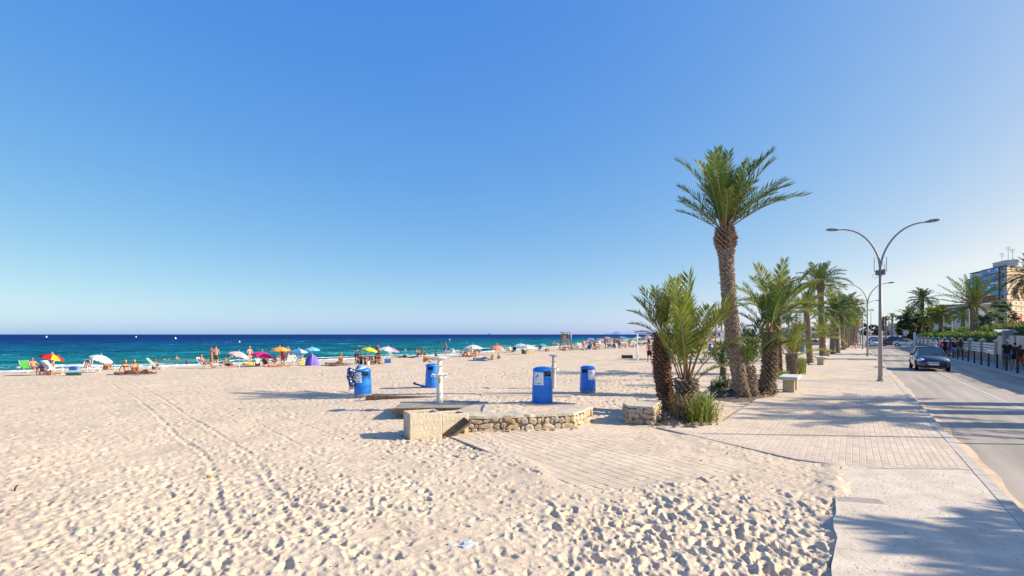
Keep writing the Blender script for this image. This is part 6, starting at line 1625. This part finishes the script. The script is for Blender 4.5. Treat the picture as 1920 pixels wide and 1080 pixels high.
# trees
M_leafd = mat('tree_leaf_dark', (.045, .075, .022), .6, var=.5, vscale=1.2, trans=.2, color2=(.085, .11, .03))
M_leafg = mat('tree_leaf_grey', (.085, .135, .06), .6, var=.5, vscale=1.0, trans=.2, color2=(.05, .08, .035))
M_leafo = mat('tree_leaf_olive', (.20, .17, .05), .6, var=.5, vscale=1.0, trans=.2, color2=(.08, .09, .025))
M_bark = mat('bark', (.16, .12, .085), .95, var=.4, vscale=6, bump=.5)
def tree(px, base_z, D, topy, wpx, label, seed, m, leaf=.28, n=60, group=None, low=.15):
    r_ = random.Random(seed); X = (px - 960) / F * D; H_ = CAMH + (HZ - topy) / F * D - base_z; W_ = wpx / F * D / 2
    o = thing('tree', label, 'tree', (X, D, base_z), 0, group)
    b = MB(); b.tube([(0, 0, -.3), (.1, 0, H_ * .25), (0, .1, H_ * .5)], [W_ * .07 + .06, W_ * .05 + .05, .06], 8)
    for i in range(6):
        a = i * 1.05 + r_.random(); b.tube([(0, 0, H_ * .22), (math.cos(a) * W_ * .35, math.sin(a) * W_ * .35, H_ * .5), (math.cos(a) * W_ * .65, math.sin(a) * W_ * .6, H_ * .72)], [.09, .06, .02], 5)
    b.build('trunk', M_bark, o)
    b = MB()
    for i in range(n):
        t = r_.random(); z = H_ * (low + (1 - low) * t); k = math.sin(PI * min(1, .18 + .74 * t)) ** .7; a = r_.uniform(0, 2 * PI); q = r_.random() ** .5
        c = (math.cos(a) * W_ * k * q * .92, math.sin(a) * W_ * k * q * .92, min(z, H_ - .2)); rr_ = W_ * r_.uniform(.12, .26)
        leaf_quads(b, c, 64, leaf, r_, 0, (rr_, rr_, rr_ * .7))
    b.build('crown', m, o); return o
GZ = -.42
tree(1712, GZ, 105, 586, 62, 'dark dense broad tree behind the end of the slatted fence', 1, M_leafd, .3, 80, low=.08)
tree(1735, GZ, 95, 600, 36, 'olive brown bush beside the dark dense tree', 2, M_leafo, .26, 50, low=.05)
tree(1876, GZ, 82, 566, 56, 'grey green feathery tree in front of the apartment tower', 3, M_leafg, .2, 110, low=.05)
tree(1846, GZ, 92, 590, 40, 'darker bushy tree left of the grey green one', 4, M_leafd, .22, 60, low=.05)
tree(1775, GZ, 75, 612, 46, 'low yellow green bush above the hedge', 5, M_hedge, .2, 50, low=.05)
tree(1636, GZ, 260, 610, 30, 'round dark tree at the far end of the road', 6, M_leafd, .6, 40, low=.05); tree(1618, GZ, 300, 606, 22, 'second dark tree at the far end of the road', 7, M_leafd, .6, 40, low=.05); tree(1655, GZ, 240, 613, 20, 'smallest dark tree at the far end of the road', 8, M_leafg, .5, 40, low=.05)
tree(1312, GZ, 300, 621, 22, 'dark bush beside the white houses up the beach', 9, M_leafd, .6, 30, low=.05)
# palms on the right
def palm_r(px, D, ty, base_z, n, Lpx, label, seed, r0=.28, r1=.24, group=None, **kw):
    by = HZ + (CAMH - base_z) * F / D
    return palm(px + kw.pop('lean', 0), by, px, ty, r0, r1, n, Lpx, label, group, seed, base_z, D=D, **kw)
palm_r(1826, 58, 566, GZ, 58, 62, 'big date palm with long spiky fronds in front of the apartment tower', 61, r0=.31, r1=.30, el0=84, el1=-34, dr0=5, dr1=22, rim=.4, pairs=44, lw=.012, ll=.10, fm=M_frond, bulge=.2)
palm_r(1730, 118, 561, GZ, 46, 27, 'tall round crowned date palm above the dark dense tree', 62, el0=84, el1=-40, dr0=25, dr1=75, rim=.3, pairs=26, lw=.03, ll=.18, fm=M_frondd)
palm_r(1706, 112, 596, GZ, 46, 27, 'shorter date palm left of the tall round crowned one', 63, el0=84, el1=-30, dr0=25, dr1=75, rim=.3, pairs=26, lw=.03, ll=.18)
palm_r(1747, 92, 592, GZ, 36, 19, 'left one of two bright green palms above the hedge', 64, el0=84, el1=-40, dr0=25, dr1=60, rim=.2, pairs=22, lw=.06, ll=.32, fm=M_frond2)
palm_r(1764, 88, 588, GZ, 36, 21, 'right one of two bright green palms above the hedge', 65, el0=84, el1=-40, dr0=25, dr1=60, rim=.2, pairs=22, lw=.06, ll=.32, fm=M_frond2)
palm_r(1806, 84, 588, GZ, 34, 22, 'small palm at the left of the big spiky date palm', 66, el0=80, el1=-30, dr0=25, dr1=70, rim=.2, pairs=24, lw=.03, ll=.2)
palm_r(1661, 190, 600, GZ, 26, 10, 'left one of two thin far palms right of the lamp post', 67, el0=80, el1=-20, dr0=25, dr1=70, rim=.2, pairs=16, lw=.06, ll=.25); palm_r(1673, 175, 592, GZ, 26, 8, 'right one of two thin far palms right of the lamp post', 68, el0=80, el1=-20, dr0=25, dr1=70, rim=.2, pairs=16, lw=.06, ll=.25)
palm_r(1683, 185, 612, GZ, 20, 8, 'low far palm beside the two thin far palms', 69, el0=80, el1=-20, dr0=25, dr1=70, rim=.2, pairs=16, lw=.06, ll=.25)
palm_r(1934, 46, 512, GZ, 46, 46, 'large dark palm with hanging fronds at the right edge of the photo', 70, r0=.3, r1=.28, el0=80, el1=-55, dr0=30, dr1=85, rim=.35, pairs=40, lw=.018, ll=.16, fm=M_frondd, dry=8)
palm_r(1342, 250, 602, GZ, 22, 13, 'left one of two far palms beyond the sand between the palm trunks', 71, el0=80, el1=-40, dr0=30, dr1=80, rim=.2, pairs=14, lw=.06, ll=.25, fm=M_frondd); palm_r(1353, 240, 597, GZ, 22, 13, 'right one of two far palms beyond the sand between the palm trunks', 72, el0=80, el1=-40, dr0=30, dr1=80, rim=.2, pairs=14, lw=.06, ll=.25, fm=M_frondd)
palm_r(1479, 230, 597, GZ, 22, 12, 'far palm seen between the promenade palm crowns', 73, el0=80, el1=-40, dr0=30, dr1=80, rim=.2, pairs=14, lw=.06, ll=.25, fm=M_frondd); palm_r(1492, 260, 604, GZ, 20, 11, 'lower far palm right of the other one between the crowns', 74, el0=80, el1=-40, dr0=30, dr1=80, rim=.2, pairs=14, lw=.06, ll=.25, fm=M_frondd)
# palms and posts just outside the frame at right: their shadows lie on the road and the apron
def palm_w(x, y, h, n, L, label, seed, r0=.24, r1=.2, lean=0, **kw):
    root = thing('palm_tree', label, 'palm tree', (x, y, -.1), 0, 'palms beyond the right edge')
    trunk_build(root, (0, 0, 0), (lean, 0, h), r0, r1, seed=seed); crown_build(root, (lean, 0, h), n, L, seed, **kw); return root
for i, (l, a, h) in enumerate(((9.9, 21.6, 5.3), (9.9, 24.3, 5.6), (9.9, 26.6, 4.9))):
    palm_w(*road(l, a), h, 24, 1.9, ('nearest', 'middle', 'farthest')[i] + ' of three palms standing beyond the right edge of the photo', 80 + i, .46, .42, el0=84, el1=-15, dr0=25, dr1=70, rim=.2, pairs=30, lw=.02, ll=.22)
palm_w(14.6, 4.3, 3.8, 64, 2.0, 'leafy low palm beyond the right edge whose crown shades the walkway', 90, el0=80, el1=-35, dr0=30, dr1=85, rim=.25, pairs=36, lw=.034, ll=.26)
o = thing('lamp_post', 'thin post beyond the right edge casting a line across the road', 'post', (*road(9.4, 18.6), 0)); b = MB(); b.tube([(0, 0, 0), (0, 0, 7)], [.06, .045], 8); b.build('pole', M_pole, o)
# ------------------------------------------------------------------ people on the right-hand pavement
def rp(l, a): x, y = road(l, a); return (x, y, 0.0)
def pz(px, py, z): x, y = G(px, py, z); return (x, y, z)
person(0, 0, 'walk', -205, 'man in a black shirt and grey shorts walking away on the right pavement', 'tan', (('shirt', BLK), ('shorts', (.10, .12, .17))), 'grey', loc=pz(1888, 693.5, 0), sc=1.08)
person(0, 0, 'stand', 150, 'person in a dark top standing beside the man in the black shirt', 'tan', (('shirt', (.05, .03, .03)), ('shorts', BLK)), 'black', loc=pz(1903, 689.5, 0), sc=.95)
person(0, 0, 'walk', 160, 'person in orange red shorts at the right edge of the pavement', 'brown', (('shirt', (.12, .03, .02)), ('shorts', (.7, .10, .02))), 'black', loc=pz(1913, 693, 0), sc=.88)
grp = [(1752, 667, WHT, NAVY, 'person in a white top at the left of the walking group'), (1758, 666, (.55, .42, .6), WHT, 'person in a pale lilac top in the walking group'), (1765, 667, (.55, .12, .25), BLK, 'person in a pink red top in the walking group'), (1772, 668, BLK, BLK, 'person all in black in the middle of the walking group'),
       (1782, 669, PUR, PUR, 'woman in a purple dress in the walking group'), (1789, 670, (.03, .02, .02), (.35, .42, .75), 'person in black top and pale blue shorts in the walking group'), (1795, 668, (.30, .2, .12), (.3, .34, .6), 'person in lilac shorts behind the black top in the walking group'), (1801, 669, (.12, .07, .05), KHA, 'person in brown at the right end of the walking group')]
for i, (a, b_, c1, c2, lb) in enumerate(grp):
    person(0, 0, ('walk', 'stand', 'walk', 'hips')[i % 4], 150 + 12 * (i % 3), lb, ('tan', 'brown')[i % 2], (('dress', c1),) if 'dress' in lb else (('shirt', c1), ('shorts', c2)), ('brown', 'black', 'blond')[i % 3], 'long_hair' if i % 3 == 1 else 'short_hair', loc=pz(a, b_, 0), sc=1.02)
person(0, 0, 'walk', 10, 'person with dark top and red shorts far up the promenade', 'tan', (('shirt', (.15, .05, .04)), ('shorts', (.45, .2, .15))), 'black', loc=pz(1601, 655, 0)); person(0, 0, 'walk', 20, 'second person beside a bicycle far up the promenade', 'brown', (('shirt', (.3, .12, .1)),), 'black', loc=pz(1606, 651, 0)); person(0, 0, 'walk', 0, 'distant third walker in pink up the promenade', 'fair', (('shirt', PINK), ('shorts', (.4, .3, .3))), 'brown', loc=pz(1607, 645.5, 0))
# ------------------------------------------------------------------ cars
M_glass = mat('car_glass', (.02, .05, .08), .06, spec=.8)
M_tyre = mat('tyre', (.015, .015, .016), .8)
M_rim = mat('rim', (.40, .40, .42), .3, metal=.8)
M_hl = mat('headlight', (.65, .67, .70), .1, spec=.8)
M_tail = mat('tail_light', (.35, .01, .01), .2)
M_plate = mat('plate', (.75, .75, .72), .5)
M_chrome = mat('chrome', (.6, .6, .62), .15, metal=1)
def paint(name, c): return mat('car_' + name, c, .22, spec=.6, coat=.8)
def car(loc, rz, m, label, L=4.15, Wd=1.74, Hh=1.5, group=None, van=False):
    """front towards -y"""
    o = thing('car', label, 'car', loc, rz, group)
    hw = Wd / 2; k = L / 4.15
    st = [(-2.06, .50, .30, .48, .58), (-2.02, .66, .22, .56, .68), (-1.9, .77, .19, .62, .77), (-1.62, .83, .19, .70, .87), (-1.25, .855, .19, .79, .96), (-.85, .86, .19, .86, 1.02), (.3, .86, .19, .90, 1.03), (1.0, .86, .19, .92, 1.03), (1.55, .85, .21, .91, 1.03), (1.9, .80, .26, .87, 1.0), (2.05, .70, .36, .78, .90), (2.08, .55, .42, .70, .78)]
    b = MB(); v = []; n = 11
    for y, w_, zb_, zs, zt in st:
        w_ *= hw / .86; y *= k; zt = min(zt, zt)
        half = [(w_ * .80, zb_), (w_ * .97, zb_ + .09), (w_, (zb_ + zs) / 2), (w_ * .975, zs), (w_ * .90, zs + (zt - zs) * .75)]
        v += [(x, y, z) for x, z in half] + [(0, y, zt)] + [(-x, y, z) for x, z in reversed(half)]
    f = []
    for i in range(len(st) - 1):
        for j in range(n - 1): f.append((i * n + j, i * n + j + 1, (i + 1) * n + j + 1, (i + 1) * n + j))
        f.append((i * n + n - 1, i * n, (i + 1) * n, (i + 1) * n + n - 1))
    f.append(tuple(range(n)[::-1])); f.append(tuple((len(st) - 1) * n + j for j in range(n)))
    b.add(v, [tuple(reversed(q)) for q in f]); b.build('body', m, o, smooth=True)
    # cabin: glass house under a painted roof with pillars
    top = Hh; ys = (-1.12 * k, -.22 * k, .95 * k if not van else 1.8 * k, (1.72 if not van else 2.02) * k); wb, wt = hw * .90, hw * .70
    base = [(-wb * .90, ys[0], .955), (wb * .90, ys[0], .955), (wb, ys[3] * .6, .98), (wb * .92, ys[3], .99), (-wb * .92, ys[3], .99), (-wb, ys[3] * .6, .98)]
    rf = [(-wt, ys[1], top - .05), (wt, ys[1], top - .05), (wt, ys[2] * .7, top - .015), (wt * .94, ys[2], top - .06), (-wt * .94, ys[2], top - .06), (-wt, ys[2] * .7, top - .015)]
    b = MB(); b.add(base + rf, [(0, 1, 7, 6), (1, 2, 8, 7), (2, 3, 9, 8), (3, 4, 10, 9), (4, 5, 11, 10), (5, 0, 6, 11), (6, 7, 8, 9, 10, 11)]); b.build('glazing', M_glass, o)
    b = MB(); up = [(x * 1.02, y, z + .012) for x, y, z in rf]; mid = [(x * .86, y * .93 + .02, z + .045) for x, y, z in rf]
    b.add(up + mid, [(i, (i + 1) % 6, 6 + (i + 1) % 6, 6 + i) for i in range(6)] + [(6, 7, 8, 9, 10, 11), (5, 4, 3, 2, 1, 0)]); b.build('roof', m, o, smooth=True)
    b = MB()
    for s in (-1, 1):
        A = lambda p, q, r_=.028: b.tube([Vector((s * abs(p[0]) * 1.005, p[1], p[2])), Vector((s * abs(q[0]) * 1.01, q[1], q[2]))], r_, 5)
        A(base[1], rf[1]); A(base[3], rf[3], .05); b.tube([(s * wb * 1.0, .12 * k, .93), (s * wt * 1.02, .2 * k, top - .03)], .03, 5)
    b.build('pillars', m, o)
    for s in (-1, 1):
        for y in (-1.32 * k, 1.28 * k):
            b = MB(); T = [(s * (hw - .17), y, .31), (s * (hw - .15), y, .31), (s * (hw + .012), y, .31), (s * (hw + .014), y, .31)]
            b.tube(T, [.25, .315, .315, .22], 20, W=(0, 1, 0)); wq = b.build('wheel', M_tyre, o)
            b = MB(); b.tube([(s * (hw + .008), y, .31), (s * (hw + .022), y, .31)], [.205, .19], 14, W=(0, 1, 0))
            b.build('rim', M_rim, wq)
            b = MB(); b.tube([(s * (hw - .12), y, .32), (s * (hw + .006), y, .32)], [.37, .365], 20, W=(0, 1, 0)); b.build('wheel_arch', M_tyre, o)
        b = MB(); b.ell((s * hw * .72, -1.84 * k, .69), (.19, .17, .11), 12, 7); b.build('headlight', M_hl, o, smooth=True)
        b = MB(); b.box(s * hw * .80, 2.0 * k, .74, .2, .12, .16, ch=.04); b.build('tail_light', M_tail, o)
        b = MB(); b.ell((s * (hw + .1), -.72 * k, 1.03), (.11, .07, .08), 8, 6); b.build('mirror', m, o, smooth=True)
        b = MB(); b.ell((s * hw * .62, -1.98 * k, .36), (.08, .05, .05), 8, 5); b.build('fog_light', M_hl, o, smooth=True)
    b = MB(); b.box(0, -2.03 * k, .32, .95, .10, .15, ch=.03); b.build('lower_grille', M_tyre, o)
    b = MB(); b.box(0, -2.045 * k, .555, .62, .05, .09, ch=.02); b.build('grille', M_chrome, o)
    b = MB(); b.box(0, -2.085 * k, .44, .52, .02, .11, ch=.004); b.build('number_plate', M_plate, o)
    b = MB(); b.box(0, 2.09 * k, .60, .52, .02, .11); b.build('number_plate', M_plate, o)
    b = MB()
    for s in (-1, 1): b.tube([(s * .1, -1.1 * k, .985), (s * .1 + .45, -.95 * k, 1.09)], .01, 4)
    b.build('wipers', M_tyre, o)
    return o
def roadloc(px, py, l): 
    # along from lateral and row
    D_row = (CAMH - RZ) * F / (py - HZ); X = (px - 960) / F * D_row; return (X, D_row, RZ)
main = car((*G(1741, 693, RZ), RZ), -TH + R(2), paint('navy', (.012, .025, .06)), 'dark blue hatchback driving towards the camera on the right hand road', L=4.1)
GCAR = 'cars at the far end of the road'
def far_car(px, py, c, nm, label, rz=0, van=False, z=RZ): return car((*G(px, py, z), z), -TH + R(rz), paint(nm, c), label, group=GCAR, van=van, Hh=1.46 if not van else 1.85)
far_car(1641, 650, (.62, .64, .62), 'white', 'white oncoming car beside the nearest lamp post'); far_car(1632, 647, (.02, .03, .08), 'dark', 'dark blue car behind the white oncoming car', 180)
far_car(1672, 649, (.35, .02, .05), 'red', 'small red car standing across the far end of the road', 95); far_car(1700, 650, (.66, .66, .65), 'white', 'white car parked nearest the far end of the fence', 70); far_car(1684, 645, (.02, .06, .12), 'blue', 'dark blue van parked behind the white car', 80, True)
for i, (a, b_, c, nm, lb) in enumerate(((1650, 641.5, (.4, .42, .44), 'silver', 'silver car in the far row, leftmost'), (1662, 642, (.6, .6, .6), 'white', 'white car in the far row beside the silver one'), (1676, 641.5, (.12, .13, .14), 'grey', 'dark grey car in the far row'), (1690, 641, (.5, .52, .55), 'silver', 'silver car in the far row behind the blue van'), (1704, 642, (.02, .03, .08), 'dark', 'dark car in the far row beside the fence end'), (1641, 640, (.05, .05, .06), 'black', 'black car in the far row behind the lamp post'))):
    far_car(a, b_, c, nm, lb, 60 + 30 * (i % 2))
for i, (a, b_, c, nm, lb) in enumerate(((1533, 650, (.5, .5, .5), 'silver', 'silver car parked beyond the sand behind the palm row'), (1512, 649, (.6, .6, .6), 'white', 'white car parked beyond the sand behind the palm row'))):
    far_car(a, b_, c, nm, lb, 60, z=-.4)
# sign, barrier frame and thin posts
gp_ = roadthing('gate_frame', 'white square metal frame at the far end of the fence', 'gate frame', 8.6, 110)
for yy in (0, 2.2): b = MB(); b.box(0, yy, 1.2, .16, .16, 2.4); b.build('post', M_white, gp_)
b = MB(); b.box(0, 1.1, 2.46, .18, 2.5, .14); b.build('beam', M_white, gp_)
ss = roadthing('road_sign', 'round road sign on a thin post at the far end of the road', 'road sign', 7.9, 118)
b = MB(); b.tube([(0, 0, 0), (0, 0, 2.7)], .04, 6); b.build('post', M_pole, ss); b = MB(); b.tube([(0, -.02, 2.5), (0, .02, 2.5)], .42, 18, W=(1, 0, 0)); b.build('disc', M_plate, ss)
for px_, D_, ty_, lb in ((1785, 70, 598, 'thin pale post above the hedge beside the big date palm'), (1817, 66, 574, 'second thin pale post just left of the big date palm trunk')):
    o = thing('lamp_post', lb, 'post', ((px_ - 960) / F * D_, D_, GZ)); h = CAMH - GZ + (HZ - ty_) / F * D_; b = MB(); b.tube([(0, 0, 0), (0, 0, h)], [.07, .045], 7); b.build('pole', mat('pale_post', (.55, .5, .4), .6), o)
fl2 = thing('street_lamp', 'tall thin double floodlight mast at the far end of the road', 'street lamp', ((1633 - 960) / F * 210, 210, GZ)); h = CAMH - GZ + (HZ - 582) / F * 210
b = MB(); b.tube([(0, 0, 0), (0, 0, h)], [.14, .08], 7); b.build('pole', M_pole, fl2)
for s in (-1, 1): b = MB(); b.box(s * .75, 0, h, .9, .5, .3, ch=.05); b.build('lamp_head', M_head, fl2)
# ------------------------------------------------------------------ buildings
M_pea = mat('render_peach', (.70, .51, .34), .9, var=.08, vscale=.3)
M_tgrey = mat('tower_grey', (.60, .59, .58), .9, var=.1, vscale=.3)
M_twhite = mat('tower_white', (.58, .58, .57), .8)
M_bglass = [mat('glass_blue', (.06, .22, .50), .2, spec=.6), mat('glass_dark', (.03, .08, .18), .12, spec=.7), mat('glass_teal', (.03, .27, .33), .2, spec=.7), mat('awning_white', (.72, .75, .78), .8)]
M_red = mat('awning_red', (.45, .02, .025), .8)
M_line2 = mat('slab_dark', (.16, .13, .115), .9)
A0 = Vector((256, 276, 0)); tr_ = -math.atan2(.308, .951)
tw2 = thing('apartment_tower', 'tall apartment tower with blue glazed balconies and a peach side wall', 'apartment building', (A0.x, A0.y, GZ), tr_)
BX, BY = .723, .691
def sd(s_, off, z): return (.3 + BX * s_ + BY * off, .3 + BY * s_ - BX * off, z)
def sbox(b, s_, off, z, ss, so, sz): x, y, zz = sd(s_, off, z); b.box(x, y, zz, ss, so, sz, rz=math.atan2(BY, BX))
b = MB(); b.prism([(0.3, 0.3), (.3 + BX * 26, .3 + BY * 26), (10, 39), (1.5, 39), (1.5, 27), (.3, 26)], 0, 38); b.build('wall', M_pea, tw2)
b = MB(); b.prism([(.28, 1.2), (.28, 26), (1.48, 27), (1.48, 38.9), (.6, 38.9), (.55, 27.1), (-.0, 26), (-.0, 1.2)][::-1], 0, 37.6); b.build('balcony_wall', M_tgrey, tw2)
r_ = random.Random(6)
fh = 2.92
for k in range(13):
    z = k * fh + .1
    b = MB(); sbox(b, 13, .02, z, 25.9, .12, .16); b.build('floor_line', M_line2, tw2)
    for x in (4.3, 9.5, 15): 
        b = MB(); sbox(b, x, .02, z + 1.5, .8, .1, 1.1); w_ = b.build('window', M_bglass[1], tw2)
        b = MB(); sbox(b, x, .05, z + .92, .95, .12, .07); b.build('sill', M_twhite, w_)
    if z < 6: continue
    zt = 37.5 if True else 0
    for y0, y1, xx in ((1.2, 4.9, -.05), (5.2, 20.8, -1.1), (21.1, 25.9, -.05)):
        if z + fh > 38.2: continue
        b = MB(); b.box(xx / 2 + .1, (y0 + y1) / 2, z, abs(xx) + .5, y1 - y0, .22); b.build('balcony_slab', M_line2, tw2)
    if z + fh <= 35.5:
        b = MB(); b.box(-.15, 33, z, 2.6, 11.6, .22); b.build('balcony_slab', M_line2, tw2)
    if z + fh > 38.2: continue
    n = 6
    for i in range(n):
        y0 = 5.3 + i * 15.4 / n; wv = 15.4 / n - .12
        red = (k in (7,)); m = M_red if red else M_bglass[(k * 2 + (i // 3) + (k // 3)) % 4]
        b = MB(); b.box(-1.12, y0 + wv / 2, z + .65, .08, wv, 1.0); b.build('balcony_panel', m, tw2)
        b = MB(); b.box(-1.06, y0 + wv / 2, z + 1.95, .06, wv, 1.45); w_ = b.build('window', M_red if red and i > 0 else M_bglass[(k + i) % 2 if k % 3 else 3 if i % 3 == 0 else 0], tw2)
        b = MB(); b.box(-1.13, y0, z + 1.5, .1, .12, 2.6); b.build('frame', M_twhite, w_)
    for y0, wv in ((1.6, 2.8), (21.6, 3.8)):
        b = MB(); b.box(-.04, y0 + wv / 2, z + 1.6, .1, wv, 1.5); w_ = b.build('window', M_bglass[(k) % 2], tw2)
        b = MB(); b.box(-.08, y0 + wv / 2, z + .7, .12, wv, .35); b.build('sill', M_twhite, w_)
    if z + fh <= 35.5:
        for i in range(4):
            y0 = 27.6 + i * 2.75
            b = MB(); b.box(-1.42, y0 + 1.3, z + .65, .08, 2.6, 1.0); b.build('balcony_panel', M_bglass[(k + i) % 2] if k % 2 else M_bglass[3 if i % 2 else 0], tw2)
            b = MB(); b.box(-1.32, y0 + 1.3, z + 1.95, .06, 2.6, 1.45); b.build('window', M_bglass[(i + k) % 3], tw2)
b = MB(); b.prism([(-.3, .1), (.4, .0), (19.5, 18.3), (10.2, 39.2), (.4, 39.2), (.4, 27), (-.9, 21), (-.9, 5)][::-1], 38, 38.5); b.build('roof', M_line2, tw2)
b = MB(); b.box(4.0, 10, 39.9, 5, 13, 2.8); b.box(4.0, 10, 41.4, 5.5, 13.6, .25); b.build('roof_hut', M_tgrey, tw2)
for x, y, h in ((2.5, 4, 8), (4, 13, 6), (5, 5.5, 7)):
    b = MB(); b.tube([(x, y, 41.4), (x, y, 38.5 + h + 2)], .09, 5)
    for q in range(3): b.tube([(x - 1.1, y, 38.5 + h + 1.7 - q * .7), (x + 1.1, y, 38.5 + h + 1.7 - q * .7)], .06, 4)
    b.build('antenna', M_line2, tw2)
b = MB(); sbox(b, 12, .1, 6.5, 7, .25, 12); b.build('red_wall', M_red, tw2)
def house(px0, px1, D, topy, label, wallm, floors, bays, roofm=None, depth=9, rz=0, base=GZ, awn=None):
    X0, X1 = (px0 - 960) / F * D, (px1 - 960) / F * D; Wd = X1 - X0; Hh = CAMH - base + (HZ - topy) / F * D
    o = thing('house', label, 'building', ((X0 + X1) / 2, D, base), R(rz))
    b = MB(); b.box(0, depth / 2, Hh / 2, Wd, depth, Hh); b.build('wall', wallm, o)
    b = MB(); b.box(0, depth / 2, Hh + .12, Wd + .5, depth + .5, .28, ch=.05); b.build('roof', roofm or wallm, o)
    fh = Hh / floors
    for k in range(floors):
        for i in range(bays):
            x = -Wd / 2 + Wd * (i + .5) / bays; ww = Wd / bays * .5
            b = MB(); b.box(x, -.02, fh * k + fh * .52, ww, .12, fh * .5); w_ = b.build('window', M_bglass[1], o)
            b = MB(); b.box(x, -.09, fh * k + fh * .25, ww * 1.2, .14, .12); b.build('sill', M_twhite, w_)
        if k: b = MB(); b.box(0, -.35, fh * k, Wd * .96, .7, .14); b.build('balcony_slab', M_twhite, o); b = MB(); b.box(0, -.68, fh * k + .5, Wd * .96, .05, .9); b.build('railing', M_twhite, o)
    return o
M_hw = mat('house_white', (.62, .62, .62), .9, var=.08, vscale=.2)
M_roofb = mat('roof_blue', (.30, .40, .52), .6)
house(1824, 1862, 118, 571, 'white balcony block partly hidden behind the big date palm', M_hw, 4, 3)
house(1768, 1806, 128, 596, 'low house with pale blue roof left of the big date palm', M_hw, 2, 4, M_roofb)
house(1660, 1702, 330, 611, 'low white building at the far end of the road', M_hw, 2, 5)
house(1690, 1722, 250, 607, 'pale building behind the dark dense tree', M_hw, 2, 4, M_roofb)
house(1320, 1380, 330, 620.5, 'low white beach house seen between the palm trunks', M_hw, 1, 5, depth=14)
house(1438, 1500, 300, 616, 'low white building behind the brown trunked palm', M_hw, 2, 6)
house(1500, 1560, 290, 612, 'long white building behind the middle of the palm row', M_hw, 2, 6)
house(1556, 1600, 400, 610, 'far white building at the end of the palm row', M_hw, 3, 5)
b = MB(); b.box(0, 0, 0, 26, .2, 1.6); x, y = (1630 - 960) / F * 220, 220
tag(b.build('white_van_body', M_hw, None, loc=(x, y, .9)), 'long white low wall across the far end of the road', 'wall')['label'] = 'long white low wall across the far end of the road'
bpy.data.objects['white_van_body'].name = 'white_wall'
